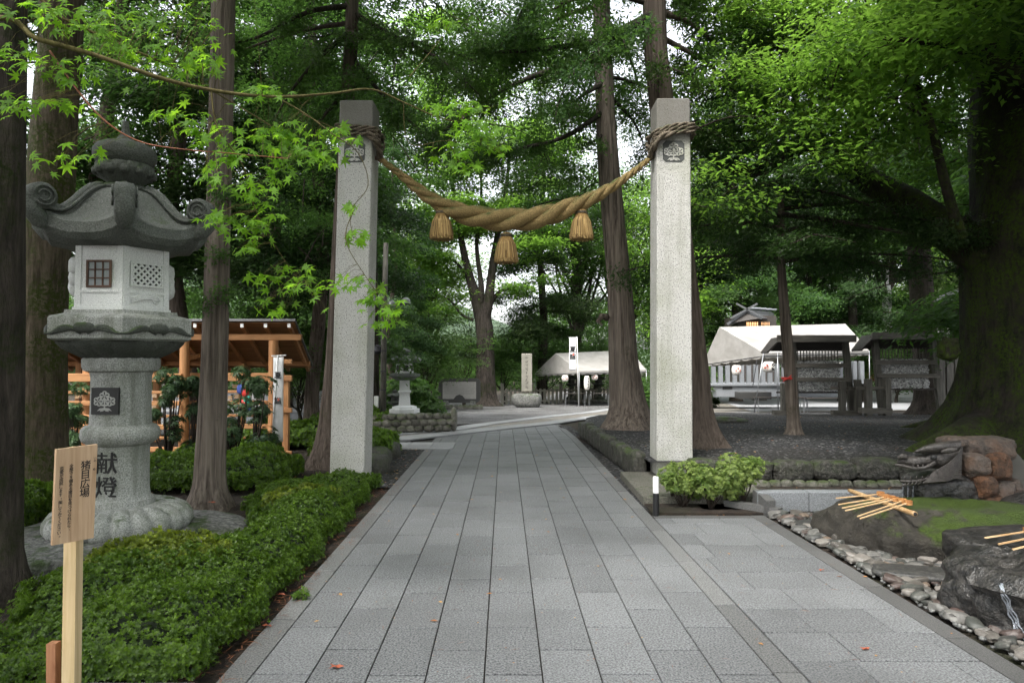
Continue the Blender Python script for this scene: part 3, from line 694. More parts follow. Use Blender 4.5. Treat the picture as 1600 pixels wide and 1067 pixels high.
# fire box
RB=71*s_
m=MB(); loft(m,[hexring(RB*1.06,lz(489)),hexring(RB*1.06,lz(485)),hexring(RB,lz(484)),hexring(RB*.97,lz(376))]); fb=m.build('fire_box',lantern_l,lt)
zb0,zb1=lz(484),lz(376)
for i in range(6):
    a=CA+R_(30)+i*R_(60); n=Vector((math.cos(a),math.sin(a),0)); u=Vector((-n.y,n.x,0)); ap=RB*.866*.985; hw=RB*.5
    c=Vector((LX,LY,0))+n*ap
    m=MB()
    for sx in(-1,1): m.add(*[x for x in (lambda: (None,None))()] ) if 0 else m.hull([c+u*sx*(hw-.002)+fv*zb0+n*.014,c+u*(sx*(hw-.05))+fv*zb0+n*.014,c+u*(sx*(hw-.05))+fv*(zb1-.005)+n*.008,c+u*sx*(hw-.004)+fv*(zb1-.005)+n*.008] if sx<0 else [c+u*(hw-.05)+fv*zb0+n*.014,c+u*(hw-.002)+fv*zb0+n*.014,c+u*(hw-.004)+fv*(zb1-.005)+n*.008,c+u*(hw-.05)+fv*(zb1-.005)+n*.008],.02)
    for z0,z1 in((zb0+.0,zb0+.025),(zb0+.125,zb0+.15),(zb1-.06,zb1-.02)):
        m.poly(c+n*.002,u,fv,[(-hw+.05,z0),(hw-.05,z0),(hw-.05,z1),(-hw+.05,z1)],.011)
    m.build('panel_frame',lantern_l,fb)
    zc=zb0+.285
    if i==5 :  # path-facing face on the left: wooden window
        m=MB(); m.poly(c+n*.004,u,fv,[(-.095,zc-.105),(.095,zc-.105),(.095,zc+.105),(-.095,zc+.105)],.004); wn=m.build('window',simple('window_paper',(.33,.36,.37),.8),fb)
        m=MB(); W=.1;H=.11
        for x in(-W,-W/3,W/3,W):
            t_=.018 if abs(x)==W else .009; m.bar(c+u*x+fv*(zc-H)+n*.013,c+u*x+fv*(zc+H)+n*.013,.012,t_,up=u)
        for z in(-H,-H/3,H/3,H):
            t_=.018 if abs(z)==H else .009; m.bar(c-u*(W+.008)+fv*(zc+z)+n*.0145,c+u*(W+.008)+fv*(zc+z)+n*.0145,.012,t_)
        m.build('window_lattice',wood('window_wood',(.07,.035,.02),(.15,.08,.05),2),wn)
    elif i==0:  # right face: pierced lattice, wave carving below
        m=MB(); m.poly(c+n*.003,u,fv,[(-.15,zc-.095),(.15,zc-.095),(.15,zc+.115),(-.15,zc+.115)],.003); bk=m.build('lattice_opening',black_p,fb)
        m=MB(); W,H0,H1=.14,-.09,.11
        for dgn in(-1,1):
            for q in np.arange(-.3,.31,.055):
                P=[]
                for t in np.linspace(-.3,.3,61):
                    x=q+t; z=dgn*t+.01
                    if abs(x)<=W and H0<=z<=H1: P.append((x,z))
                if len(P)>1: m.bar(c+u*P[0][0]+fv*(zc+P[0][1])+n*.012,c+u*P[-1][0]+fv*(zc+P[-1][1])+n*(.012+.001*dgn),.016,.014,up=n)
        for x in(-W,W): m.bar(c+u*x+fv*(zc+H0-.01)+n*.013,c+u*x+fv*(zc+H1+.01)+n*.013,.018,.02,up=n)
        for z in(H0,H1): m.bar(c-u*(W+.01)+fv*(zc+z)+n*.0125,c+u*(W+.01)+fv*(zc+z)+n*.0125,.018,.02,up=n)
        m.build('pierced_lattice',lantern_l,bk)
        m=MB()
        for q in range(4):
            pts=[c+u*(-.14+.26*t)+fv*(zb0+.035+q*.014+.05*math.sin(2.6*t))+n*.008 for t in np.linspace(0,1,12)]; m.tube(pts,[.004+.009*math.sin(math.pi*t) for t in np.linspace(.05,.95,12)],6)
        m.tube([c+u*(.09+.03*math.cos(t))+fv*(zb0+.075+.03*math.sin(t))+n*.01 for t in np.linspace(0,5,14)],.009,6)
        m.build('wave_carving',lantern_l,fb,smooth=True)
    else:
        m=MB()
        for q in range(3): m.rock(c+u*(-.04+q*.05)+fv*(zc-.1+q*.09)+n*.02,(.10,.05,.08),q+i,2,.2,2,rz=a+math.pi/2)
        m.build('figure_carving',lantern_l,fb,smooth=True)
# roof
def roof_pt(R,az,up_=0):
    """point on a hexagon (corner radius R) at angle az, corner factor"""
    t=((az-CA)%R_(60))/R_(60); cs=abs(t-.5)*2
    r=R*math.cos(R_(30))/math.cos((t-.5)*R_(60)); return r,cs
NS=96
def rring(R,z,lift,pw=3.2,inw=0):
    out=[]
    for k_ in range(NS):
        az=CA+2*math.pi*k_/NS; r,cs=roof_pt(R,az); r*=(1+inw*(cs**3)); out.append(Vector((LX+r*math.cos(az),LY+r*math.sin(az),z+lift*cs**pw)))
    return out
RR=.69; zt=lz(300); ze=lz(375)
def rprof(t): return float(np.interp(t,[0,.12,.25,.4,.55,.68,.8,.9,1],[0,.02,.08,.24,.5,.74,.9,.97,1.0]))
m=MB(); rings=[]
rings.append(rring(.25,lz(393),0)); rings.append(rring(.44,lz(394),.0)); rings.append(rring(RR*.93,lz(391),.08,3,.02)); rings.append(rring(RR,lz(382),.09,3,.03)); rings.append(rring(RR*1.0,lz(367),.10,3,.04))
for t in (.06,.12,.2,.28,.36,.44,.52,.6,.68,.76,.84,.92,1.0):
    R=RR*(1-t)+.2*t; z=lz(364)+(zt-lz(364))*(.35*t+.65*t**1.7)+.0
    z=lz(364)+(zt-lz(364))*rprof(t); rings.append(rring(R,z,.12*(1-t)**2.5,3,.03*(1-t)))
loft(m,rings); rf=m.build('roof',roofst,lt,auto=35)
m=MB()
for i in range(6):   # ridges ending in upturned scrolls
    az=CA+i*R_(60); n=Vector((math.cos(az),math.sin(az),0)); tg=Vector((-n.y,n.x,0)); P=[];Q=[]
    for t in np.linspace(1,.0,12):
        R=RR*(1-t)+.2*t; z=lz(364)+(zt-lz(364))*rprof(t)+.12*(1-t)**2.5
        P.append(Vector((LX,LY,z+.015))+n*(R*(1+.03*(1-t))))
    m.tube(P,[.038]*11+[.06],10)
    for sx in(-1,1): m.tube([p+tg*sx*.06-fv*.012 for p in P],.016,6)
    c=P[-1]+n*.0+fv*.055       # volute
    m.tube([c-tg*.08,c-tg*.065,c+tg*.065,c+tg*.08],[.075,.112,.112,.075],22)
    for rr2 in (.045,.08):
        for sx in(-1,1): m.tube([c+tg*sx*.088+(n*math.cos(a_)+fv*math.sin(a_))*rr2 for a_ in np.linspace(0,5.6,16)],.009,5)
    m.tube([c+n*.04+fv*.03,c+n*.065-fv*.04,c+n*.05-fv*.12,c-n*.01-fv*.2,c-n*.12-fv*.25],[.05,.075,.08,.07,.03],12)
m.build('roof_scroll',roofst,rf,smooth=True)
m=MB(); m.lathe(C0,[(.2,lz(303)),(.23,lz(301)),(.23,lz(295)),(.16,lz(291)),(.14,lz(286))],6,rot=CA); 
m.lathe(C0,Pp([(26,292),(26,288),(40,279),(45,271),(45,262),(41,258)]),96,mod=lambda r,z,t,j:(r*(1+(.10 if 1<j<5 else 0)*(abs(math.sin(6*t))**.5-.6)),0))
for i in range(12):
    a=i*R_(30)+CA; m.rock(Vector((LX+.222*math.cos(a),LY+.222*math.sin(a),lz(272))),(.042,.042,.042),i,2,.05)
m.lathe(C0,Pp([(38,264),(45,257),(50,248),(50,239),(45,231),(36,227),(24,224),(15,220),(9,213),(6.5,205),(5.5,198),(5,190)]),48)
m.build('jewel_finial',lantern_d,lt,smooth=True)
m=MB(); m.rock((LX+.05,LY-.05,-.07),(1.15,1.05,.2),11,4,.1,.8,flat=.75,rz=.4); m.rock((LX-.2,LY-.75,-.05),(.85,.45,.2),14,4,.12,.8,flat=.7,rz=.25)
tag(m.build('foundation_rock',greyrock,loc=(LX,LY,0),auto=45),'broad flat lichened rock under the tall stone lantern','rock')
# ================================================================== WOODEN SIGN
sg=thing('wooden_sign','small wooden notice board on a square post in the front corner of the hedge','sign',at(98,1150,2.95))
tl=at(88.5,702,2.9);tr=at(152.5,694,3.04);br=at(146.5,840,3.04);bl=at(82,852,2.9)
m=MB(); m.hull([bl,br,tr,tl],.016); bd=m.build('board',signwood,sg)
ub=(tr-tl).normalized(); vb=(tl-bl).normalized(); nb=ub.cross(vb).normalized(); W_=(tr-tl).length; H_=(tl-bl).length
cB=(tl+tr+bl+br)/4+nb*.0008
cb=[('猪目広場',.036,H_*.5-.085,.043),('いの',.074,H_*.5-.058,.0125),('め',.072,H_*.5-.106,.0125),('全部で９個ある猪目を見つけられたら、',-.022,H_*.5-.078,.0172),('恋愛が成就します。探してみてください。',-.06,H_*.5-.082,.0172)]
text_obj('lettering',None,1,black_m,bd,cB,ub,vb,nb,bold=.006,ext=.0004,step=.93,cols=cb)
m=MB(); a=at(109,700,2.99);b=at(101,1240,2.99); m.bar(a+Vector((0,.035,0)),b+Vector((0,.035,0)),.055,.05,up=(0,1,0)); m.build('post',postwood,sg)
m=MB(); a=at(84,1003,3.02);b=at(84,1240,3.02); m.bar(a,b,.04,.04,up=(0,1,0)); m.build('stake',wood('red_stake',(.25,.1,.04),(.42,.2,.1),2),sg)
# ================================================================== BOLLARD
bo=thing('bollard_light','slim black garden bollard with a white lamp top','bollard light',(at(1025,803,7.12).x,7.12,0))
bx=at(1025,803,7.12).x
m=MB(); m.lathe((bx,7.12,0),[(.032,-.02),(.032,.235)],20); m.build('post',plastic_b,bo,auto=40)
m=MB(); m.lathe((bx,7.12,0),[(.031,.235),(.031,.395),(.026,.405)],20); m.build('lamp_top',white_m,bo,auto=40)
# ================================================================== LOWER OBJECTS
def marks(name,parent,o,u,v,n,w_,h_,nglyph,mat,seed=1,t=.012,ext=.003):
    """worn writing too small to read: rows of short brush-like strokes"""
    r=random.Random(seed); m=MB(); g=h_/nglyph
    for i in range(nglyph):
        c=Vector(o)+Vector(v)*(h_/2-g*(i+.5))
        for q in range(6):
            a=r.choice((0,0,1.57,1.57,.8,-.8)); L=g*r.uniform(.3,.7)*(1 if abs(a)<1.5 else .8); d=Vector(u)*math.cos(a)*min(1,w_/g)+Vector(v)*math.sin(a); p=c+Vector(u)*r.uniform(-.25,.25)*w_+Vector(v)*r.uniform(-.3,.3)*g; m.bar(p-d*L/2+Vector(n)*ext,p+d*L/2+Vector(n)*ext,t*r.uniform(.7,1.3),ext*2,up=n)
    return m.build(name,mat,parent)
def mull(c,k): return tuple(x*k for x in c)
# ---- leaf helpers (numpy)
def frames(D,U,rng_=None):
    D=D/np.linalg.norm(D,axis=1,keepdims=True); S=np.cross(D,U); S/=np.maximum(np.linalg.norm(S,axis=1,keepdims=True),1e-6); N=np.cross(S,D); return np.stack([D,S,N],1)
def stamp(T,TF,P,Fr,sc):
    """template verts T (m,3) faces TF (f,4) stamped at P with frames Fr and scale sc"""
    V=P[:,None,:]+np.einsum('mk,nkj->nmj',T,Fr)*np.asarray(sc).reshape(-1,1,1)
    n,m_=len(P),len(T); F=(TF[None]+ (np.arange(n)*m_)[:,None,None]).reshape(-1,TF.shape[1]); return V.reshape(-1,3),F
class Acc:
    def __init__(s): s.V=[];s.F=[];s.n=0
    def add(s,V,F):
        s.V.append(V); s.F.append(F+s.n); s.n+=len(V)
    def obj(s,*a,**k): return np_obj(a[0],np.concatenate(s.V),np.concatenate(s.F),*a[1:],**k)
KITE=np.array([[0,0,0],[.42,.28,.06],[1,0,-.03],[.42,-.28,.06]]); KF=np.array([[0,1,2,3]])
def rosette(n,tilt=.6,w_=.26):
    T=[];F=[]
    for i in range(n):
        a=2*math.pi*i/n+(.3 if i%2 else 0); c,s=math.cos(a),math.sin(a); tl=tilt*(1 if i%2 else .55)
        for (x,y,z) in ((.0,0,0),(.5,w_,.1),(1,0,.0),(.5,-w_,.1)):
            xx=x*math.cos(tl); zz_=x*math.sin(tl)+z
            T.append((zz_, xx*c-y*s, xx*s+y*c))   # local x = up axis of the rosette
        F.append([i*4,i*4+1,i*4+2,i*4+3])
    return np.array(T),np.array(F)
def in_poly(x,y,poly):
    c=np.zeros(len(x),bool); n=len(poly)
    for i in range(n):
        x1,y1=poly[i];x2,y2=poly[(i+1)%n]
        k_=((y1>y)!=(y2>y))&(x<(x2-x1)*(y-y1)/((y2-y1) or 1e-9)+x1); c^=k_
    return c
def edge_dist(x,y,poly):
    d=np.full(len(x),1e9); n=len(poly)
    for i in range(n):
        a=np.array(poly[i]);b=np.array(poly[(i+1)%n]); ab=b-a; t=np.clip(((x-a[0])*ab[0]+(y-a[1])*ab[1])/(ab@ab),0,1)
        d=np.minimum(d,np.hypot(x-a[0]-t*ab[0],y-a[1]-t*ab[1]))
    return d
def hedge(name,label,poly,h,dens,size,mat,seed,z0=0,cat='hedge',lump=1.3,edge=.22,patch=None):
    r=np.random.default_rng(seed); P=np.array(poly); lo,hi=P.min(0),P.max(0); A=(hi-lo).prod()
    n=int(A*dens); x=r.uniform(lo[0],hi[0],n); y=r.uniform(lo[1],hi[1],n); k_=in_poly(x,y,poly); x,y=x[k_],y[k_]
    def H(x,y,ed):
        m1=np.array([noise.noise(Vector((a*lump,b*lump,seed)))+.45*noise.noise(Vector((a*lump*3.1,b*lump*3.1,seed+5)))+.32*noise.noise(Vector((a*11,b*11,seed+9))) for a,b in zip(x,y)])
        return h*(1+.6*m1)*np.clip((ed/edge),0,1)**.42
    ed=edge_dist(x,y,poly); z=H(x,y,ed)
    e=.05; 
    gx=(H(x+e,y,edge_dist(x+e,y,poly))-z)/e; gy=(H(x,y+e,edge_dist(x,y+e,poly))-z)/e
    gx=np.clip(gx,-2.2,2.2);gy=np.clip(gy,-2.2,2.2)
    up=np.stack([-gx,-gy,np.ones_like(gx)],1)+r.normal(0,.38,(len(x),3)); 
    zz_=z0+z-r.exponential(.035,len(x))+.02*(r.uniform(0,1,len(x))>.85)
    pos=np.stack([x,y,zz_],1); T,TF=rosette(6)
    V,F=stamp(T,TF,pos,frames(up,r.normal(0,1,(len(x),3))),r.uniform(.75,1.25,len(x))*size)
    # side foliage along the outline
    side=Acc(); side.add(V,F); per=0
    for i in range(len(poly)):
        a=np.array(poly[i]);b=np.array(poly[(i+1)%len(poly)]); L=np.linalg.norm(b-a); m_=int(L*h*dens*1.1)
        if m_<3: continue
        t=r.uniform(0,1,m_); q=a+(b-a)*t[:,None]; nrm=np.array([(b-a)[1],-(b-a)[0]])/L
        if in_poly(np.array([((a+b)/2+nrm*.02)[0]]),np.array([((a+b)/2+nrm*.02)[1]]),poly)[0]: nrm=-nrm
        zz2=r.uniform(.12,.75,m_)*h; inn=(-.01+.06*(zz2/h)**2)[:,None]+.05*np.sin(t*L*7+i)[:,None]+r.normal(0,.02,(m_,1))
        q=q-nrm*inn; up=np.concatenate([np.repeat(nrm[None],m_,0),np.full((m_,1),.6)],1)+r.normal(0,.35,(m_,3))
        V,F=stamp(T,TF,np.concatenate([q,(z0+zz2)[:,None]],1),frames(up,r.normal(0,1,(m_,3))),r.uniform(.75,1.2,m_)*size); side.add(V,F)
    c=P.mean(0); t=thing(name,label,cat,(c[0],c[1],z0))
    side.obj('foliage',mat,parent=t)
    # twiggy dark core
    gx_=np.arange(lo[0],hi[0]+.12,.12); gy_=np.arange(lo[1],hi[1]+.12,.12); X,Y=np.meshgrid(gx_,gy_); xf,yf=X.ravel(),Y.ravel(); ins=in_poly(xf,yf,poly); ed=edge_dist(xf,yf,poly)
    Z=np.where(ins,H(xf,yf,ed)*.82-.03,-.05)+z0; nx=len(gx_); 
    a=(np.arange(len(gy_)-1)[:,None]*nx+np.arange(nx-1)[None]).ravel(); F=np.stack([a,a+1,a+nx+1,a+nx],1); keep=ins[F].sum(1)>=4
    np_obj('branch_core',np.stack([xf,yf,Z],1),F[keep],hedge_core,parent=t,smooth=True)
    return t
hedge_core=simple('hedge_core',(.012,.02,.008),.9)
hedge('azalea_hedge','long low clipped azalea hedge along the left edge of the stone path',[(-1.58,3.5),(-1.6,5),(-1.66,6.5),(-1.74,8.75),(-2.35,8.6),(-2.9,8.0),(-2.75,7.2),(-2.25,6.2),(-2.35,5.5),(-2.75,4.95),(-3.15,4.6),(-2.9,3.95),(-3.2,3.42),(-2.3,3.36)],.235,3300,.0215,azalea_m,3)
hedge('azalea_shrub','yellow green azalea mound in the hedge just in front of the lantern',[(-2.95,4.75),(-2.3,4.7),(-2.1,5.15),(-2.5,5.45),(-2.95,5.2)],.345,2400,.027,azalea_y,9,cat='shrub',edge=.3)
hedge('azalea_shrub','yellow tinged azalea patch near the pillar end of the path hedge',[(-2.5,6.9),(-2.0,6.85),(-1.9,7.35),(-2.3,7.5)],.345,1300,.034,azalea_y,10,cat='shrub',edge=.25)
hedge('azalea_hedge','clipped azalea hedge between the tall lantern and the wooden pavilion',[(-3.05,9.9),(-5.2,10.2),(-5.6,9.3),(-4.6,8.4),(-3.4,8.3),(-2.95,8.8)],.33,900,.04,azalea_m,4)
hedge('azalea_hedge','azalea hedge at the left behind the wooden notice board',[(-4.75,5.6),(-4.6,6.6),(-5.0,7.6),(-6.8,7.6),(-6.6,5.9)],.36,900,.04,azalea_m,5)
hedge('azalea_shrub','rounded azalea beside the flat topped rocks past the left pillar',[(-2.2,10.6),(-1.95,11.9),(-2.5,12.5),(-3.3,12.1),(-3.1,10.7)],.48,500,.055,azalea_m,6,cat='shrub',edge=.4)
hedge('azalea_shrub','low azalea under the rear left tree next to the banner',[(-3.0,12.6),(-3.4,13.8),(-5.1,13.8),(-5.2,12.4)],.45,350,.06,azalea_m,8,cat='shrub',edge=.4)
hedge('azalea_shrub','small azalea on top of the cobble retaining wall',[(-2.9,15.3),(-3.0,16.6),(-4.2,16.6),(-4.2,15.3)],.55,250,.07,azalea_m,12,cat='shrub',edge=.4)
# little weed at the path edge
def bush(name,label,c,rad,hh,n,size,mat,seed,tilt=.5,cat='shrub',stems=7,low=.25,group=None,T=None,stemmat=None):
    r=np.random.default_rng(seed); t=thing(name,label,cat,c,group); c=np.array(c)
    # blobs of foliage
    nb=9; B=np.stack([r.uniform(-1,1,nb)*rad[0]*.6,r.uniform(-1,1,nb)*rad[1]*.6,r.uniform(low+.15,.95,nb)*hh*.85],1); br=r.uniform(.35,.6,nb)*min(rad[0],hh)
    k_=r.integers(0,nb,n); d=r.normal(0,1,(n,3)); d/=np.linalg.norm(d,axis=1,keepdims=True); rr=br[k_]*r.uniform(.55,1.05,n)**.5
    P=B[k_]+d*rr[:,None]*np.array([1,1,.8]); P[:,2]=np.maximum(P[:,2],low*hh*.5); up=d+np.array([0,0,.9])+r.normal(0,.3,(n,3))
    if T is None: T=rosette(7,tilt,.2)
    V,F=stamp(T[0],T[1],c+P,frames(up,r.normal(0,1,(n,3))),r.uniform(.7,1.25,n)*size); np_obj('foliage',V,F,mat,parent=t)
    m=MB()
    for i in range(nb):
        for q in range(2):
            a=Vector(c)+Vector((r.uniform(-.1,.1)*rad[0],r.uniform(-.1,.1)*rad[1],-.02)); e=Vector(c+B[i])+Vector(r.normal(0,.08,3)*rad[0]); m.tube([a,a.lerp(e,.5)+Vector((B[i][0]*.15,B[i][1]*.15,-.02)),e],[.009*hh+.003,.006*hh+.002,.002],5)
    m.build('stems',stemmat or twig_m,t,smooth=True); return t
bush('variegated_shrub','variegated shrub against the foot of the right pillar, beside the black bollard',(1.86,7.5,.01),(.24,.2),.5,1000,.034,bush_m,21)
bush('variegated_shrub','middle variegated shrub with yellow lower leaves in the planting bed',(2.14,7.42,.01),(.2,.2),.5,850,.034,bush_m,22)
bush('variegated_shrub','bushy variegated shrub at the outer end of the planting bed',(2.5,7.55,.01),(.28,.24),.58,1400,.034,bush_m,23)
bush('variegated_shrub','tiny sprig of variegated shrub touching the front of the right pillar',(1.80,7.7,.01),(.07,.08),.62,60,.045,bush_m,24)
bush('small_weed','small green weed growing out of the joint beside the hedge',(-1.42,4.65,.0),(.05,.06),.05,26,.03,azalea_m,31,cat='weed')
bush('corner_plant','bright green grass like plant tip at the very corner of the paving',(2.6,3.28,.0),(.1,.08),.12,40,.07,maple_leaf_m,32,cat='plant')
# camellia-like shrubs before the pavilion
LC=np.array([[0,0,0],[.35,.13,.03],[1,0,-.1],[.35,-.13,.03]])
def spread_leaf(n=7):
    T=[];F=[]
    for i in range(n):
        a=2*math.pi*i/n; c,s=math.cos(a),math.sin(a)
        for x,y,z in LC: T.append((z+x*.15-.25*x*x, x*c-y*s, x*s+y*c))
        F.append([i*4+j for j in range(4)])
    return np.array(T),np.array(F)
SL=spread_leaf()
for i,(px,Y,w_,h_,lab) in enumerate([(110,10.6,.5,1.75,'slender leafy shrub left of the tall lantern column, before the timber racks'),(20,10.7,.55,1.6,'leafy shrub at the left margin before the timber racks'),(262,10.6,.45,1.75,'slender shrub between the lantern column and the cedar trunk'),(305,10.9,.35,1.6,'narrow shrub hugging the back of the cedar trunk'),(362,10.5,.55,1.8,'dense shrub just right of the cedar trunk before the pavilion'),(398,10.4,.6,2.05,'tallest broad leaved shrub beside the left white banner')]):
    x=at(px,700,Y).x; t=bush('leafy_shrub',lab,(x,Y,0),(w_*.6,.35),h_,420,.075,camellia_m,40+i,T=SL,cat='shrub',group='shrubs planted along the wooden pavilion',low=.02)
# ---- WOODEN PAVILION
pv=thing('wooden_pavilion','open pavilion of fresh orange cedar with a single pitch roof and plank racks, left','pavilion',(-6.5,12.3,0))
Yp=12.2
zE=zz(500,Yp); xR=at(463,500,Yp).x; xL=-12.5; Yb=14.6; zB=at(487,572,Yb).z; xRb=at(489,572,Yb).x
m=MB(); m.hull([(xL,Yp-.05,zE+.02),(xR,Yp-.05,zE+.02),(xRb,Yb,zB+.04),(xL,Yb,zB+.04)],.045); rf=m.build('roof',tile_m,pv)
m=MB(); m.hull([(xL,Yp,zE-.03),(xR-.03,Yp,zE-.03),(xRb-.03,Yb-.03,zB-.012),(xL,Yb-.03,zB-.012)],.025); m.build('roof_boards',wood('roof_board',(.2,.09,.035),(.36,.18,.075),0),pv)
n=20
for i in range(n):
    x=xR-.12-i*.42; m=MB(); dx=(xRb-xR)*.95
    m.bar((x,Yp-.02,zE-.10),(x+dx,Yb,zB-.08),.06,.075); m.build('rafter',cedarwood_v,pv)
    m=MB(); m.box((x,Yp-.028,zE-.10),(.055,.012,.07)); m.build('rafter_cap',white_m,pv)
def hb(y_,x0,x1,Y,h_,w_,name='beam',mat=None):
    m=MB(); z=zz(y_,Y); m.box(((x0+x1)/2,Y,z),(abs(x1-x0),w_,h_),bev=.008); return m.build(name,mat or cedarwood,pv)
x288=at(288,600,12.35).x; x427=at(427,600,12.35).x
hb(527,xL,at(471,527,12.35).x,12.35,.11,.09)
hb(568,xL,at(484,567,14.2).x,14.2,.10,.09)
for px in (-150,0,137,288,427):
    x=at(px,600,12.35).x; m=MB(); m.lathe((x,12.35,0),[(.085,-.1),(.085,zz(532,12.35))],16); m.build('post',cedarwood_v,pv,auto=40)
    if px<400: m=MB(); x2=x+.25; m.box((x2+.15,14.0,.7),(.12,.12,1.7)); m.build('post',cedarwood_v,pv)
    if px<400: m=MB(); m.bar((x,12.4,zz(560,12.35)),(x+.35,13.6,zz(545,13.6)-.02),.07,.08); m.build('brace',cedarwood_v,pv)
for y_,h_ in ((590,.15),(613,.05),(630,.08),(650,.05),(667,.09),(684,.05),(702,.09),(722,.07)):
    hb(y_,xL,at(282,y_,12.2).x,12.2+.02*(y_%3),h_,.05,'rack_board'); hb(y_-1,at(292,y_,12.4).x,at(440 if h_>.1 else 420,y_,12.4).x,12.55,h_,.05,'rack_board')
hb(590,at(436,590,12.1).x,at(455,590,12.1).x,12.15,.09,.07,'rack_board')
m=MB(); x=at(447,650,12.1).x; m.box((x,12.1,.5),(.1,.1,1.5)); m.build('post',cedarwood_v,pv)
for y_ in (565,592,641,708): hb(y_,at(428,y_,12.0).x,at(455,y_,12.0).x,12.04,.08,.06)
# votive boards and cloth hung in the rack
m=MB()
for i in range(70):
    x=random.uniform(at(-200,0,12.7).x,at(415,0,12.7).x); m.box((x,12.68+random.uniform(-.02,.02),random.choice((.75,.95,1.15))+random.uniform(-.03,.03)),(.09,.01,.07),rz=random.uniform(-.3,.3))
tag(m.build('votive_plaques',wood('plaque_wood',(.4,.25,.13),(.6,.45,.3),0),pv),'many small pale wooden plaques hanging in rows',kind='stuff')
for i,(px,py,mt) in enumerate(((383,612,red_m),(386,625,green_c),(376,608,blue_m),(388,640,blue_m),(400,618,cloth_m),(380,632,red_m))):
    m=MB(); p=at(px,py,12.5); m.rock(p,(.07,.03,.09),i,2,.2); tag(m.build('paper_crane_bundle',mt,loc=p,smooth=True),['bright red bundle of folded paper cranes hung highest in the pavilion rack','teal bundle of paper cranes under the red one','dark blue bundle of paper cranes at the left of the red one','dark blue paper crane bundle hanging lowest','white paper bundle nearest the banner','small red paper bundle below the blue one'][i],'paper cranes','paper crane bundles in the pavilion')
# ---- banners
def banner(label,px0,px1,py0,py1,Y,pole,chars,grp,tw=0,sz=.2,tilt=0):
    p=at(pole[0],pole[1],Y); q=at(pole[2],pole[3],Y); t=thing('banner',label,'banner',q,grp)
    m=MB(); m.tube([q,p],.012 if Y<20 else .02,8); m.build('pole',white_m,t,smooth=True)
    a=at(px0,py0,Y);b=at(px1,py0,Y); m=MB(); m.tube([a+Vector((-.03,0,.02)),b+Vector((.04,0,.03))],.009 if Y<20 else .016,6); m.build('crossbar',white_m,t)
    # cloth: gently folded sheet
    c=at(px0+tilt,py1,Y);d=at(px1+tilt,py1,Y); n=14; V=[];F=[]
    for i in range(n+1):
        for j in range(7):
            u=j/6; v=i/n; P=a.lerp(b,u).lerp(c.lerp(d,u),v); P=P+Vector((0,tw*math.sin(u*7+v*2)*(.4+v*.6),0)); V.append(P)
    for i in range(n):
        for j in range(6): k_=i*7+j; F.append([k_,k_+7,k_+8,k_+1])
    m=MB(); m.add(V,F); cl_=m.build('cloth',cloth_m,t,smooth=True); sm=cl_.modifiers.new('s','SOLIDIFY'); sm.thickness=.004
    u=(b-a).normalized(); o=a.lerp(d,.0); H=(a-c).length; dn=(a-c).normalized(); cen=a.lerp(b,.5)
    text_obj('lettering',None,1,black_m,cl_,cen+Vector((0,-.012-tw,0)),u,dn,Vector((0,-1,0)),bold=.02,ext=.001,cols=[(ch,xo,-H*f,sz*k_) for ch,xo,f,k_ in chars])
    m=MB(); m.rock(cen-dn*H*.5+Vector((.1*sz,-.014-tw,-.0)),(.14*sz,.003,.2*sz),3,2,.3); m.build('pink_mark',redp_m,cl_)
    return t
banner('white festival banner on a leaning pole between the shrubs and the left pillar',427,443,558,690,11.0,(434,556,423,720),[('夏',0,.22,.9),('詣',0,.52,.9)],'white festival banners',.005,.13,-1)
banner('white festival banner standing in front of the small white tent',889.5,900,528,579,34,(901.5,526,904,634),[('夏',0,.36,.85),('詣',0,.58,.85)],'white festival banners',.0,.36)
# fix-up: the near banner is wider than it looks from the side: second cloth fold
# ---- far left: stone balustrade, small fence
m=MB(); t=thing('stone_balustrade','pale stone balustrade on a block wall behind the left pillar','balustrade',(-7.2,21,-.25))
Yb2=21
m.box((-8.3,Yb2,zz(655,Yb2)),(7,.4,.75),bev=.02); m.build('base_wall',wallgr,t)
m=MB(); m.box((-8.3,Yb2,zz(641,Yb2)+.0),(7.1,.5,.1),bev=.02); m.build('coping',slab_p,t)
for i in range(16):
    m=MB(); m.box((-11.4+i*.39,Yb2,zz(626,Yb2)),(.15,.15,.6 if i%6 else .85),bev=.015); m.build('baluster',slab_p,t)
m=MB(); m.box((-8.3,Yb2,zz(613,Yb2)),(7.1,.2,.1),bev=.015); m.build('rail',slab_p,t)
# ---- utility pole with floodlights
Yu=16.2; up_=thing('utility_pole','grey wooden utility pole with floodlights just right of the left pillar','pole',(at(600,660,Yu).x,Yu,gz(0,Yu)))
b0=at(598,660,Yu)
m=MB(); m.tube([(b0.x,Yu,gz(0,Yu)-.1),at(600,500,Yu),at(603,380,Yu)],[.075,.068,.06],14); m.build('shaft',greywood_v,up_,smooth=True)
m=MB(); m.bar(at(592,478,Yu),at(640,474,Yu),.04,.04); m.build('crossarm',darkmetal,up_)
for px,py,k_ in((612,470,0),(634,466,1)):
    m=MB(); p=at(px,py,Yu); m.lathe(p,[(.03,.02),(.1,-.03),(.12,-.12),(.11,-.13)],16); m.build('floodlight',metal,up_,auto=40)
m=MB(); p=at(590,545,Yu); m.lathe(p,[(.03,.1),(.09,.05),(.1,-.06),(.05,-.12)],16); m.build('speaker_horn',darkmetal,up_,auto=40)
m=MB(); p=at(588,628,Yu); m.box(p,(.1,.1,.28),bev=.01); m.build('switch_box',white_m,up_)
for py in (548,580,609,640):
    m=MB(); p=at(599,py,Yu); m.lathe(p,[(.078,-.015),(.078,.015)],14); m.build('band',darkmetal,up_)
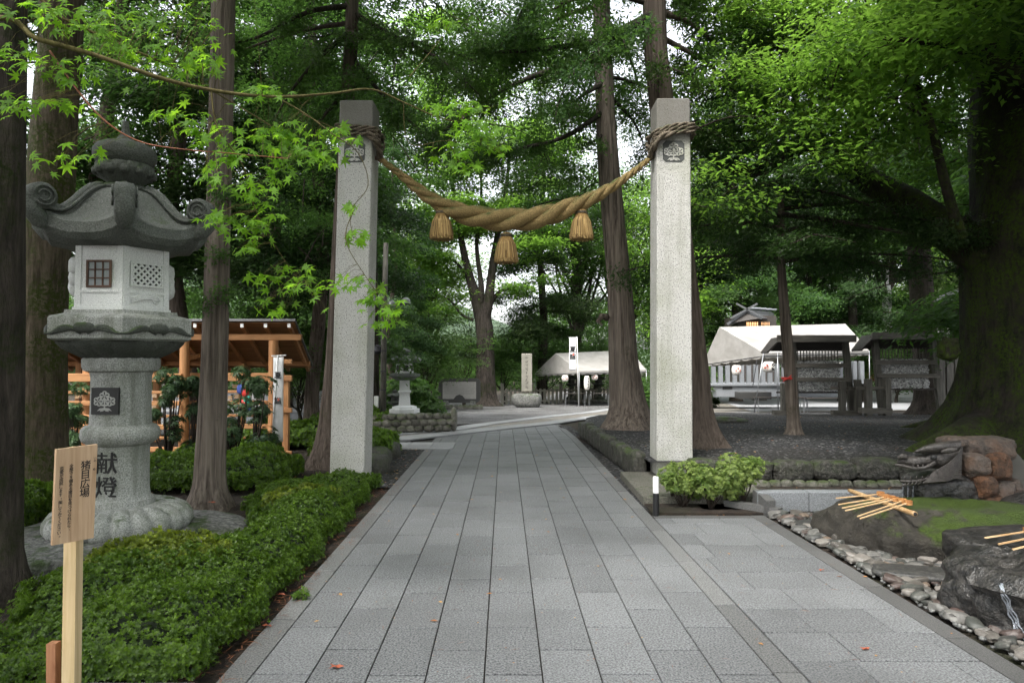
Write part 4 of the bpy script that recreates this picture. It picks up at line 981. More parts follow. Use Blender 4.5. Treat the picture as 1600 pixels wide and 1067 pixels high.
m=MB(); p=at(588,640,17.5); m.tube([at(588,665,17.5),at(586,500,17.5),at(586,380,17.5)],[.1,.08,.06],8); tag(m.build('dark_post',dark_bark,loc=p,smooth=True),'dark slim trunk like post right behind the left pillar','post')
# ---- small stone lanterns far left
def small_lantern(label,px,py0,py1,Y,base_rock=True,mat=lantern_l,mat2=roofst):
    x=at(px,py1,Y).x; z0=at(px,py1,Y).z; H=at(px,py0,Y).z-z0; t=thing('small_stone_lantern',label,'stone lantern',(x,Y,z0),'small stone lanterns beyond the left pillar'); c=(x,Y,z0)
    def pr(l): return [(r*H,z*H) for r,z in l]
    m=MB(); m.rock((x,Y,z0+.04*H),(.3*H,.26*H,.09*H),int(px),3,.12,1,flat=.5); m.build('rock_base',greyrock,t,smooth=True)
    m=MB(); m.lathe(c,pr([(.21,.1),(.21,.155),(.17,.16),(.17,.185),(.11,.2)]),6,rot=.3); m.lathe(c,pr([(.115,.2),(.1,.33),(.1,.37),(.125,.385),(.125,.40),(.1,.41),(.095,.55),(.11,.56)]),4,rot=math.pi/4+.15); m.build('shaft',mat,t)
    m=MB(); m.lathe(c,pr([(.12,.55),(.2,.6),(.215,.605),(.215,.635),(.14,.65)]),6,rot=.3); m.build('platform',mat2,t)
    m=MB(); m.lathe(c,pr([(.125,.65),(.12,.78)]),6,rot=.3); f=m.build('fire_box',mat,t)
    m=MB()
    for i in range(6):
        a=.3+math.pi/6+i*math.pi/3; n=Vector((math.cos(a),math.sin(a),0)); m.box(Vector(c)+n*.108*H+Vector((0,0,.715*H)),(.012*H,.07*H,.08*H),rz=a)
    m.build('opening',black_p,f)
    m=MB(); m.lathe(c,pr([(.12,.78),(.21,.79),(.22,.815),(.17,.845),(.12,.885),(.07,.895)]),36,mod=lambda r,z,tt,j:(r*(1+(.07*abs(math.cos(3*(tt-.3)))**4 if 0<j<4 else 0)),(.03*H*abs(math.cos(3*(tt-.3)))**4 if 0<j<4 else 0)),rot=.3); m.build('roof',mat2,t,auto=50)
    m=MB(); m.lathe(c,pr([(.04,.89),(.08,.91),(.05,.925),(.085,.945),(.07,.965),(.03,.98),(.008,1.0)]),20); m.build('finial',mat2,t,smooth=True); return t
small_lantern('small pale stone lantern with mossy roof standing right of the utility pole',632,543,656,24.5)
small_lantern('darker squat stone lantern half hidden behind the utility pole',617,608,662,25.5,mat=lantern_d,mat2=lantern_d)
# ---- notice board
Yn=35; t=thing('information_board','dark rounded frame around a pale engraved panel on stone feet','information board',at(717,640,Yn))
def rr(w_,h_,r_,n=6):
    P=[]
    for cx,cy,a0 in((w_-r_,h_-r_,0),(-w_+r_,h_-r_,90),(-w_+r_,-h_+r_,180),(w_-r_,-h_+r_,270)):
        for i in range(n+1): a=R_(a0+90*i/n); P.append((cx+r_*math.cos(a),cy+r_*math.sin(a)))
    return P
k_=Yn/FPX; c=at(718,610,Yn)
m=MB(); m.poly(c+Vector((0,.1,0)),Vector((1,0,0)),Vector((0,0,1)),[(x*k_,y*k_) for x,y in rr(32.5,19,7)],.2); m.build('frame',flatslate,t)
m=MB(); m.poly(c+Vector((0,-.104,-.0)),Vector((1,0,0)),Vector((0,0,1)),[(x*k_,y*k_) for x,y in [(-26,-13),(-9,-13),(-5,-8),(0,-6),(5,-8),(9,-13),(26,-13),(26,13.5),(-26,13.5)]],.01); pn=m.build('panel',simple('engraved_panel',(.3,.29,.27),.6),t)
m=MB()
for i in range(8): 
    wv=25 if i<6 else 0
    if wv: m.box(c+Vector((0,-.117,(11-i*3.1)*k_)),((48-3*(i%2))*k_,.004,.5*k_))
m.build('engraved_lines',simple('engraving',(.14,.14,.13),.7),pn)
for px in (697,739):
    m=MB(); p=at(px,634,Yn); m.box((p.x,Yn,gz(p.x,Yn)+.16),(.28,.4,.5),bev=.03); m.build('foot',greyrock,t)
m=MB(); x0=at(690,640,Yn-.8).x; 
for i in range(9): m.rock((x0+i*.24,Yn-.8,gz(0,Yn)+.1),(.16,.12,.16),i,2,.12)
tag(m.build('stone_curb',cobble_m,loc=(x0,Yn-.8,-.8),smooth=True),'short row of cobbles in front of the information board','cobble edging')
# stake fences
def fence(name,label,x0,x1,Y0,Y1,h,step,w_,mat,cat='fence',rails=(.35,.75),postevery=0):
    t=thing(name,label,cat,((x0+x1)/2,(Y0+Y1)/2,gz(0,Y0))); n=int(math.hypot(x1-x0,Y1-Y0)/step)
    for i in range(n+1):
        f=i/n; x=x0+(x1-x0)*f;Y=Y0+(Y1-Y0)*f; hh=h*(1.35 if postevery and i%postevery==0 else 1); ww=w_*(1.5 if postevery and i%postevery==0 else 1)
        m=MB(); m.box((x,Y,gz(x,Y)+hh/2-.05),(ww,ww,hh),bev=.01); m.build('post' if postevery and i%postevery==0 else 'stake',mat,t)
    for r_ in rails:
        m=MB(); m.bar((x0,Y0+.0,gz(x0,Y0)+h*r_),(x1,Y1,gz(x1,Y1)+h*r_),w_*.5,.09); m.build('rail',mat,t)
    return t
fence('stake_fence','dark wooden stake fence between the small lantern and the information board',at(655,0,38).x,at(692,0,38).x,38,38.5,1.0,.2,.09,greywood_v)
fence('stone_picket_fence','weathered stone picket fence behind the small white tent',at(785,0,41).x,at(965,0,44).x,41,44,1.0,.27,.13,stone('picket_stone',(.13,.125,.1),(.3,.29,.24),speck=40,stain=.5,moss=.2),rails=(.82,.2),postevery=7)
# ---- inscribed stone tablet
Yt=37; t=thing('stone_tablet','tall narrow inscribed stone tablet on a rough boulder left of the tent','stone monument',at(823,635,Yt)); p=at(823,582,Yt)
m=MB(); m.box(p,(.56,.3,2.05),bev=.03); sh=m.build('slab',stone('tablet_stone',(.2,.19,.16),(.36,.34,.28),speck=40,stain=.5,moss=.15),t)
marks('inscription',sh,p+Vector((0,-.15,0)),(1,0,0),(0,0,1),(0,-1,0),.2,1.75,9,simple('carving',(.1,.095,.08),.8),3,.016)
m=MB(); q=at(823,623,Yt); m.rock((q.x,Yt,q.z-.05),(.85,.6,.5),41,3,.15,.9,flat=.6); m.build('boulder_base',greyrock,t,auto=45)
# ---- TENTS
def canopy(t,gl,gr,peak,peak2,fr,fr2,valh,mat=tent_m):
    """gl: left-back eave corner, gr: front-left eave corner, fr2: front-right corner, peak/peak2 ridge ends"""
    back=gl+(fr2-gr)
    def sagquad(a,b,c,d,n=10,s=.05):
        V=[];F=[]
        for i in range(n+1):
            for j in range(n+1):
                u,v=i/n,j/n; P=a.lerp(b,u).lerp(d.lerp(c,u),v); P=P-Vector((0,0,s*16*u*(1-u)*v*(1-v)+.012*math.sin(u*21+v*6)*math.sin(math.pi*v))); V.append(P)
        for i in range(n):
            for j in range(n): q=i*(n+1)+j; F.append([q,q+1,q+n+2,q+n+1])
        return V,F
    m=MB(); m.add(*sagquad(peak,peak2,fr2,gr)); m.add(*sagquad(peak2,peak,gl,back)); m.add([gl,gr,peak],[[0,1,2]]); m.add([fr2,back,peak2],[[0,1,2]])
    o=m.build('canopy',mat,t); sm=o.modifiers.new('s','SOLIDIFY'); sm.thickness=.01
    m=MB()
    for a,b in((gl,gr),(gr,fr2),(fr2,back),(back,gl)):
        L=(b-a).length; n=max(8,int(L/.06)); V=[];F=[]
        for i in range(n+1):
            p=a.lerp(b,i/n); V+= [p+Vector((0,0,.01)),p-Vector((0,0,valh+.05*abs(math.sin(i/n*L/.28*math.pi/2))))]
        for i in range(n): F.append([2*i,2*i+1,2*i+3,2*i+2])
        m.add(V,F)
    o=m.build('valance',mat,t); sm=o.modifiers.new('s','SOLIDIFY'); sm.thickness=.008
    return back
t=thing('event_tent','small white tent with scalloped edge in the background left of the cedar','tent',at(900,632,40))
gl,gr,pk,pk2,fr2=at(836,583,42),at(905,580,38.5),at(868,552,40.5),at(985,547,42.5),at(1010,578,40.5); bk=canopy(t,gl,gr,pk,pk2,None,fr2,.14)
for p in (gl,gr,fr2,bk):
    m=MB(); m.tube([(p.x,p.y,gz(p.x,p.y)-.02),(p.x,p.y,p.z)],.022,8); m.build('leg',metal,t,smooth=True)
for a,b in((gl,gr),(gr,fr2)):
    m=MB(); m.tube([a-Vector((0,0,.12)),b-Vector((0,0,.12))],.018,6); m.build('frame_bar',darkmetal,t)
def paper_lantern(label,px,py,Y,r,h_,red=1,chars='',grp='paper lanterns hanging from the tents'):
    p=at(px,py,Y); t=thing('paper_lantern',label,'paper lantern',p,grp)
    m=MB(); P=[(r*.45,h_*.5)]+[(r*(math.sin(math.pi*(.12+.76*i/14))**.85)*(1+.015*(-1)**i),h_*.5*math.cos(math.pi*i/14)) for i in range(1,14)]+[(r*.45,-h_*.5)]
    m.lathe(p,P,24); b=m.build('shade',paper_m,t,smooth=True)
    for s in(-1,1):
        m=MB(); m.lathe(p,[(r*.5,s*h_*.5-.012),(r*.5,s*h_*.5+.012)],16); m.build('rim',plastic_b,t)
    m=MB(); m.tube([p+Vector((0,0,h_*.5)),p+Vector((0,0,h_*.5+.14))],.006,5); m.build('cord',plastic_b,t)
    if red:
        m=MB()
        for cx,cy in((0,.2),(-.22,-.08),(.22,-.08)): m.rock(p+Vector(((cx-.35*bool(chars))*r*2*.8,-r*.93+abs(cx)*r*.3,cy*h_*.8)),(r*.2,r*.1,h_*.12),2,2,.1)
        m.box(p+Vector((-.35*bool(chars)*r*1.6,-r*.96,-.2*h_)),(.03*r,.02,.25*h_)); m.build('red_emblem',redp_m,b,smooth=True)
    if chars: marks('lettering',b,p+Vector((.4*r if red else .35*r,-r*.99,0)),(1,0,0),(0,0,1),(0,-1,0),.22 if red else .1,h_*.8,2 if red else 4,black_m,int(px),.03 if red else .018,.006)
    return t
paper_lantern('round paper lantern with red emblem under the left end of the small tent',883,591,39.2,.2,.36)
paper_lantern('long white paper lantern with black writing hanging in the small tent',917,598,38.7,.17,.8,0,'夏詣')
paper_lantern('round paper lantern with red emblem near the cedar in the small tent',929,589,39.2,.2,.34)
# tables
def table(label,x0,x1,Y,zt,d,grp):
    t=thing('folding_table',label,'table',((x0+x1)/2,Y,gz(0,Y)),grp); zg=gz((x0+x1)/2,Y)
    m=MB(); m.box(((x0+x1)/2,Y,zt),(x1-x0,d,.035),bev=.006); m.build('table_top',darkwood,t)
    for x in (x0+.08,x1-.08):
        for s in(-1,1):
            m=MB(); m.tube([(x,Y+s*d*.4,zg),(x,Y+s*d*.42,zt-.02)],.016,6); m.build('leg',metal,t)
        m=MB(); m.tube([(x,Y-d*.4,zg+.2),(x,Y+d*.4,zg+.2)],.012,6); m.build('stretcher',metal,t)
    return t
xa=at(880,0,39.5).x
for i in range(3): table(['first folding table from the banner under the small tent','middle folding table under the small tent','folding table nearest the cedar under the small tent'][i],xa+i*1.35,xa+1.25+i*1.35,39.4,gz(0,39.4)+.72,.6,'tables under the small tent')
m=MB(); 
for i in range(2):
    x=at([905,937][i],0,42).x; z=gz(0,43)
    small=1
small_lantern('squat grey stone lantern behind the tables of the small tent, on the banner side',893,583,628,43,mat=lantern_d,mat2=lantern_d)
small_lantern('squat grey stone lantern behind the tables of the small tent, on the cedar side',936,583,628,43.5,mat=lantern_d,mat2=lantern_d)
# right-hand tent
t=thing('event_tent','large white tent with scalloped edge behind the two paper racks','tent',at(1250,640,32),None)
gl,gr,pk,pk2,fr2=at(1099.5,566,31.5),at(1193,552,28.5),at(1124,511,30.5),at(1321,506,34),at(1358,548,32); bk=canopy(t,gl,gr,pk,pk2,None,fr2,.16)
for p,q in ((gl,None),(gr,at(1178,646,28.5)),(fr2,None),(bk,None),(gr.lerp(fr2,.12),None)):
    zg=gz(p.x,p.y) if p.y>29 else bedz(p.x,p.y); b=q or Vector((p.x,p.y,zg)); m=MB(); m.tube([(b.x,b.y,zg-.05),(p.x,p.y,p.z)],.022,8); m.build('leg',metal,t,smooth=True)
for a,b in((gl,gr),(gr,fr2),(gl.lerp(gr,.9)-Vector((0,0,.1)),at(1176,600,28.6))):
    m=MB(); m.tube([a-Vector((0,0,.12)),b-Vector((0,0,.12))],.02,6); m.build('frame_bar',darkmetal,t)
paper_lantern('round paper lantern with red flower emblem at the open corner of the large tent',1151,578,29.6,.21,.42)
paper_lantern('round paper lantern with emblem and black writing beside the slender tree',1201,573,28.4,.25,.44,1,'諏訪')
paper_lantern('small round paper lantern seen between the two racks',1308,571,31,.17,.32)
table('low folding table with thin legs under the large tent near its corner',at(1178,0,28.9).x,at(1255,0,28.9).x,29.3,bedz(10,28.9)+.62,.5,'tables under the large tent')
table('folding table under the large tent behind the first rack',at(1262,0,29).x,at(1330,0,29).x,29.9,gz(10,29.9)+.65,.5,'tables under the large tent')
# stone enclosure behind the large tent
Ye=34.8; t=thing('stone_enclosure','grey granite enclosure of upright pillars on a block plinth under the large tent','stone fence',at(1165,620,Ye))
xa,xb=at(1106,0,Ye).x,at(1330,0,Ye).x
m=MB(); m.box(((xa+xb)/2,Ye+.9,zz(611,Ye)),(xb-xa,1.8,.62),bev=.02); m.build('plinth',wallgr,t)
m=MB(); m.box(((xa+xb)/2,Ye+.9,zz(601,Ye)),(xb-xa+.2,2.0,.14),bev=.02); m.build('coping',wallgr,t)
for i in range(22):
    x=xa+.15+i*.36; m=MB(); m.box((x,Ye+.1,zz(582,Ye)),(.2,.2,1.15),bev=.02); m.build('upright',wallgr,t)
m=MB(); m.box((at(1160,0,Ye).x+.2,Ye-.4,zz(617,Ye)),(1.6,.7,.36),bev=.02); m.build('step',flatslate,t)
m=MB(); m.box((at(1131,0,Ye).x,Ye-.005,zz(606,Ye)),(.5,.03,.13)); m.build('name_plate',black_p,t)
# ---- omikuji racks
def rack(label,Y,xl,xr,top,pl,pr,area,rails,shorts,base):
    """all in photo pixels at depth Y"""
    z0=bedz(at(xl,0,Y).x,Y); t=thing('paper_rack',label,'fortune paper rack',((at(xl,0,Y).x+at(xr,0,Y).x)/2,Y,z0),'wooden racks with tied paper fortunes')
    s=Y/FPX
    xL_,xR_=at(xl,0,Y).x,at(xr,0,Y).x; zT=zz(top,Y)
    m=MB(); m.hull([(xL_-.05,Y-.25,zT-.0),(xR_+.05,Y-.25,zT-.0),(xR_+.02,Y+.5,zT-.42),(xL_-.02,Y+.5,zT-.42)],.05); m.build('roof',darkwood,t)
    m=MB(); m.box(((xL_+xR_)/2,Y-.28,zT-.09),(xR_-xL_+.2,.07,.22),bev=.01); m.build('fascia',greywood,t)
    m=MB(); m.hull([(xL_-.35,Y-.1,zT-.5),(xL_+.05,Y-.3,zT-.02),(xL_+.05,Y+.6,zT-.05),(xL_-.3,Y+.6,zT-.5)],.05); m.build('roof_wing',darkwood,t)
    for a,b in (pl,pr):
        m=MB(); m.bar((at(b,0,Y).x,Y,z0-.1),(at(a,0,Y).x,Y,zT-.16),.17,.15,up=(0,1,0)); m.build('post',greywood_v,t)
    for r_ in rails:
        m=MB(); m.box(((xL_+xR_)/2+.05,Y-.085,zz(r_,Y)),(xR_-xL_-.1,.04,.13),bev=.006); m.build('rail',greywood,t)
    m=MB(); m.box(((xL_+xR_)/2,Y+.05,zz(area[3]+2,Y)),(xR_-xL_,.12,.05)); m.build('lower_bar',darkwood,t)
    for k_ in range(16):
        x=at(area[0],0,Y).x+(k_+.5)/16*(at(area[2],0,Y).x-at(area[0],0,Y).x); m=MB(); m.box((x,Y+.02,zz(area[1]+4,Y)),(.025,.02,.4)); m.build('slat',greywood_v,t)
    m=MB(); m.box((at((area[0]+area[2])/2,0,Y).x,Y+.08,zz((area[1]+area[3])/2+5,Y)),(at(area[2],0,Y).x-at(area[0],0,Y).x,.02,(area[3]-area[1]-12)*s)); m.build('string_panel',simple('string_net',(.12,.12,.12),.9),t)
    r=np.random.default_rng(int(xl)); n=3800; x=r.uniform(at(area[0],0,Y).x,at(area[2],0,Y).x,n); z=r.uniform(zz(area[3],Y),zz(area[1]+10,Y)+.04*np.sin(5*1.0),n)
    x=np.round(x/.035)*.035+r.normal(0,.006,n)
    T=np.array([[-.5,-.5,0],[.5,-.5,.25],[.5,.5,0],[-.5,.5,-.25]]); D=np.stack([np.full(n,1.)+r.normal(0,.3,n),r.normal(0,.35,n),r.normal(0,.8,n)],1)
    V,F=stamp(T*np.array([1,.42,.4]),np.array([[0,1,2,3]]),np.stack([x,Y-.02+r.normal(0,.02,n),z],1),frames(D,np.tile([0,-1.,0],(n,1))+r.normal(0,.4,(n,3))),r.uniform(.03,.065,n))
    o=np_obj('paper_strips',V,F,strip_m,parent=t); tag(o,'white knotted paper fortunes covering the strings',kind='stuff')
    for px,y0,y1 in shorts:
        p=at(px,0,Y-.25); m=MB(); m.box((p.x,Y-.3,(zz(y0,Y)+z0)/2),(.17,.17,zz(y0,Y)-z0+.1),bev=.015); m.build('brace_post',greywood_v,t)
    for x_,y0,y1 in shorts[-2:]: pass
    m=MB(); m.bar(at(shorts[-2][0]-8,606,Y-.3),at(shorts[-1][0]+8,607,Y-.3),.06,.1); m.build('tie_rail',greywood,t)
    for a,b,y_ in base:
        m=MB(); m.bar(at(a,y_,Y-.3),at(b,y_+1,Y-.3),.2,.16); m.build('foot_beam',greywood,t)
    return t
k=NT('paper_strip'); c=k.mix(k.ramp(k.rand(),0,1),(.18,.18,.18),(.8,.8,.79)); k.set(k.b.inputs['Base Color'],c); strip_m=k.m
rack('wooden paper fortune rack standing behind the slender tree with the red ribbon',21.2,1208,1318,525,(1232,1236),(1313,1322),(1228,552,1304,611),(571,593),[(1217,600,642),(1306,597,642),(1330,595,642)],[(1208,1246,645),(1300,1343,645)])
rack('wooden paper fortune rack standing next to the dark trunk and the giant tree',20.8,1352,1455,521,(1358,1369),(1448,1460),(1364,549,1440,606),(566,587),[(1346,594,640),(1375,593,640)],[(1343,1392,641)])
fence('stake_fence','grey plank fence between the second paper rack and the giant tree',at(1458,0,22.5).x,at(1500,0,22.5).x,22.5,22.6,2.5,.24,.22,greywood_v,rails=(.3,.7))
# ---- shrine roof with lit windows
Ys=39; t=thing('small_shrine','small dark gabled shrine with crossed finials and lit lattice windows above the tent','shrine building',at(1190,560,Ys)); s=Ys/FPX
pk=at(1166,484,Ys); e1=at(1135,505,Ys);e2=at(1192,497,Ys-.5)
pkb=at(1206,487,Ys+3.5); e2b=at(1216,499,Ys+3.5); e1b=at(1150,503,Ys+4)
m=MB(); m.hull([pk,e1,e1b,pkb],-.14); m.hull([pk,pkb,e2b,e2],-.14); rf=m.build('roof',tile_m,t)
m=MB(); 
for sx in(-1,1): m.bar(pk+Vector((-sx*.95,-.12,-.5)),pk+Vector((sx*.6,-.12,.34)),.06,.1)
m.build('crossed_finial',stone('grey_finial',(.07,.072,.075),(.13,.135,.14),speck=20),rf)
for i in range(4):
    p=pk.lerp(pkb,.3+.22*i); m=MB(); m.tube([p+Vector((-.35,0,.12)),p+Vector((.35,0,.12))],.06,10); m.build('ridge_log',wallgr,rf)
m=MB(); bc=at(1181,525,Ys+1.5); m.box((at(1184,0,Ys).x,Ys+1.9,zz(540,Ys)-.2),(2.2,2.6,3.9)); m.add([pk+Vector((0,.1,-.15)),e1+Vector((.15,.1,0)),e2+Vector((-.1,.1,0))],[[0,1,2]]); m.build('wall',darkwood,t)
for x0,x1 in((1166,1185),(1189,1203)):
    m=MB(); a=at(x0,503,Ys+.55);b=at(x1,512,Ys+.55); m.box(((a.x+b.x)/2,Ys+.58,(a.z+b.z)/2),(b.x-a.x,.02,a.z-b.z)); wn=m.build('window',warm,t)
    m=MB(); 
    for i in range(8): m.box((a.x+(b.x-a.x)*i/7,Ys+.55,(a.z+b.z)/2),(.045,.03,a.z-b.z))
    for i in range(5): m.box(((a.x+b.x)/2,Ys+.548,b.z+(a.z-b.z)*i/4),(b.x-a.x,.028,.04))
    m.build('lattice',darkwood,wn)
# red wooden hall behind the tent
Yh=60; t=thing('timber_hall','dark reddish timber hall wall seen under the large tent behind the racks','building',at(1335,600,Yh)); 
xa,xb=at(1322,0,Yh).x,at(1368,0,Yh).x; m=MB(); m.box(((xa+xb)/2,Yh+2,zz(570,Yh)),(xb-xa,4,2.8)); m.build('wall',redwood,t)
for i in range(5): m=MB(); m.box((xa+i*(xb-xa)/4,Yh-.05,zz(570,Yh)),(.16,.14,2.8)); m.build('post',redwood,t)
m=MB(); m.hull([(xa-.6,Yh-1,zz(548,Yh)),(xb+.6,Yh-1,zz(548,Yh)),(xb+.6,Yh+3,zz(520,Yh)),(xa-.6,Yh+3,zz(520,Yh))],.15); m.build('roof',tile_m,t)
# great shrine roof edge at the right
Yr=34; t=thing('shrine_hall','dark shrine hall whose curved roof corner shows behind the giant tree','building',at(1500,600,Yr))
a=at(1449,466,Yr); m=MB()
pts=[at(1449,468,Yr),at(1470,462,Yr),at(1500,450,Yr),at(1540,432,Yr),at(1600,410,Yr)]; lo=[at(1451,474,Yr),at(1472,473,Yr),at(1502,467,Yr),at(1542,455,Yr),at(1602,440,Yr)]
bb=Vector((4,9,0))
for i in range(4): m.add([pts[i],pts[i+1],lo[i+1],lo[i],pts[i]+bb,pts[i+1]+bb,lo[i+1]+bb,lo[i]+bb],[[3,2,1,0],[0,1,5,4],[7,6,2,3]][0:3])
m.build('roof',tile_m,t)
m=MB(); m.box(lo[3]+Vector((3.8,5.5,-2.2)),(5.4,5,5.0)); m.build('wall',darkwood,t)
for i in range(9):
    m=MB(); p=at(1456+i*9,474-i*2,Yr+.2); m.bar(p,p+Vector((1.8,3.6,-.12)),.09,.11); m.build('rafter',redwood,t)
# guardian statue wrapped in pale stone
t=thing('guardian_statue','pale grey stone guardian figure on a pedestal behind the second rack','statue',at(1467,600,30)); p=at(1467,520,30)
m=MB(); m.box((p.x,30,(zz(527,30)+gz(0,30))/2),(1.0,.9,zz(527,30)-gz(0,30)),bev=.03); m.build('pedestal',wallgr,t)
m=MB(); 
for i,(dx,dz,r_) in enumerate(((0,.02,.3),(-.12,.3,.22),(.1,.2,.26),(-.02,.42,.16),(.2,.38,.1),(-.24,.1,.14))): m.rock(p+Vector((dx,-.1,dz-.12)),(r_,r_,r_*.85),i,3,.3,2.5)
m.build('figure',greyrock,t,auto=40)
# ---- ribbon on slender tree is added with the tree
# ================================================================== BASIN, ROCKS, LADLES
k=NT('basin_rock'); P=k.pos(); c=k.mix(k.ramp(k.noise(P,7,6,.7),.35,.65),(.014,.012,.009),(.05,.043,.033)); c=k.mix(k.ramp(k.noise(P,30,4,.7),.5,.7,0,.35),c,(.085,.078,.06))
sx=k.n('SeparateXYZ',Vector=P); mf=k.math('ADD',k.noise(P,3.2,6,.72),k.ramp(sx.outputs[0],2.9,4.1,-.12,.16)); mf=k.math('MULTIPLY',k.ramp(mf,.46,.56),k.ramp(k.up(),.15,.75))
c=k.mix(mf,c,k.mix(k.noise(P,70,3,.7),(.012,.026,.003),(.09,.145,.01))); k.set(k.b.inputs['Base Color'],c); k.b.inputs['Roughness'].default_value=.6; k.bump(k.math('ADD',k.noise(P,8,8,.75),k.math('MULTIPLY',k.math('MULTIPLY',mf,k.noise(P,80,3)),.6)),1,.06); basin_mat=k.m
m=MB(); m.rock((3.72,6.0,.0),(.86,.64,.47),5,5,.24,1.0,rz=-.14,flat=.74,pw=.8); basin=m.build('basin_boulder',basin_mat,loc=(3.72,6.0,0),auto=60); tag(basin,'large flat boulder basin with bright moss, ladles resting on it','boulder')
for v in basin.data.vertices:
    d=math.hypot((v.co.x-.12)/.34,(v.co.y-.05)/.24)
    if d<1 and v.co.z>.2: v.co.z-=.10*(1-d**2)**.6
m=MB(); m.add([(3.74+.3*math.cos(a),6.03+.2*math.sin(a),.245) for a in np.linspace(0,2*math.pi,24)[:-1]],[list(range(23))]); 
kk=NT('still_water'); kk.b.inputs['Base Color'].default_value=(.01,.012,.01,1); kk.b.inputs['Roughness'].default_value=.05; kk.bump(kk.noise(kk.pos(),14,2),.15,.02)
tag(m.build('basin_water',kk.m,loc=(3.74,6.03,.24)),kind='structure')
m=MB(); m.rock((3.5,4.3,.03),(.74,.68,.46),15,5,.26,1.0,rz=.5,pw=.85); m.rock((3.75,4.95,.1),(.62,.35,.4),18,4,.2,1.1,rz=.1,flat=.6); m.rock((4.35,4.35,.05),(.5,.8,.42),21,4,.25,1.2)
tag(m.build('wet_boulder',wetrock,loc=(3.5,4.3,0),auto=60),'wet black boulder at the right edge with water running down it','boulder')
kk=NT('running_water'); kk.b.inputs['Base Color'].default_value=(.55,.6,.68,1); kk.b.inputs['Roughness'].default_value=.08; kk.b.inputs['Transmission Weight'].default_value=.55; kk.bump(kk.noise(kk.pos(),60,3),.8,.02)
m=MB()
wb=bpy.data.objects['wet_boulder']; BV=BVHTree.FromPolygons([wb.matrix_basis@v.co for v in wb.data.vertices],[list(p.vertices) for p in wb.data.polygons])
for i in range(3):
    P=[]
    for q in range(12):
        tgt=at(1560+i*2.5+q*(3.0+i*.3)+2*math.sin(q*1.9+i),912+q*8,3.0); o9=Vector((0,0,CZ)); hit=BV.ray_cast(o9,(tgt-o9).normalized())
        if hit[0] is not None: P.append(hit[0]+hit[1]*.002)
    if len(P)>2: m.tube(P,[.002+.0045*abs(math.sin(i*2+j*1.3)) for j in range(len(P))],6)
tag(m.build('water_trickle',kk.m,loc=at(1570,950,3.6),smooth=True),'trickle of water running over the black boulder','water')
for i,(c,sz,rz,lab) in enumerate((((2.98,6.62,.02),(.26,.16,.035),.1,'thin flat dark stone at the far end of the pebble strip'),((3.02,5.08,.03),(.34,.15,.04),-.35,'long flat dark stepping stone lying among the pebbles'))):
    m=MB(); m.rock(c,sz,i+3,3,.1,.9,rz=rz,pw=.6); tag(m.build('flat_stone',flatslate,loc=c,auto=50),lab,'stepping stone')
m=MB(); m.rock((4.9,6.3,.1),(.5,.4,.32),6,4,.2,1,rz=.2); tag(m.build('dark_boulder',wetrock,loc=(4.9,6.3,0),auto=60),'dark boulder beside the stone pile on the far side of the basin','boulder')
# pebbles
protos=[]
for i in range(9):
    m=MB(); m.rock((0,0,0),(1,.68+.1*(i%3),.42),i+31,3,.3,.8,pw=.62); protos.append(m.v and m)
pm=[]
for i,m in enumerate(protos):
    me=bpy.data.meshes.new('pebble'); me.from_pydata([tuple(p) for p in m.v],[],m.f); me.materials.append(peb_b if i in(3,7) else peb_a); me.polygons.foreach_set('use_smooth',[True]*len(me.polygons)); me.set_sharp_from_angle(angle=R_(45)); pm.append(me)
k=0; placed=[]
def blocked(x,y): 
    return ((x-3.72)/.84)**2+((y-6.0)/.62)**2<1 or ((x-3.5)/.66)**2+((y-4.3)/.6)**2<1 or ((x-4.3)/.5)**2+((y-4.35)/.8)**2<1 
tries=0
while k<290 and tries<20000:
    tries+=1
    y_=random.uniform(3.15,7.15); xe=PX(2.72,y_)+.02; x_=xe+random.uniform(.03,.75 if y_>5 else .8)
    if blocked(x_,y_) : continue
    sz=random.uniform(.036,.08)
    if any((x_-a)**2+(y_-b)**2<(.6*(sz+c_))**2 for a,b,c_ in placed): continue
    placed.append((x_,y_,sz)); me=pm[random.randrange(9)]; o=bpy.data.objects.new('pebble',me); col.objects.link(o); o.location=(x_,y_,sz*.32); o.rotation_euler=(random.uniform(-.3,.3),random.uniform(-.3,.3),random.uniform(0,6.3)); o.scale=(sz,sz,sz)
    rd=me.materials[0]==peb_b
    tag(o,'rust coloured river pebble among the grey ones beside the paving' if rd else 'grey river pebble in the strip between paving and boulders','pebble','river pebbles'+(' with rust colour' if rd else '')); k+=1
m=MB()
for i in range(900):
    y_=random.uniform(3.1,7.2); x_=PX(2.72,y_)+random.uniform(0,.85); sz=random.uniform(.012,.026); m.rock((x_,y_,.005),(sz,sz*.8,sz*.6),i%23,1,.2,rz=random.uniform(0,6))
tag(m.build('pebble_grit',pebble_m,loc=(3,5,0),smooth=True),'fine gravel filling the gaps between river pebbles','gravel',kind='stuff')
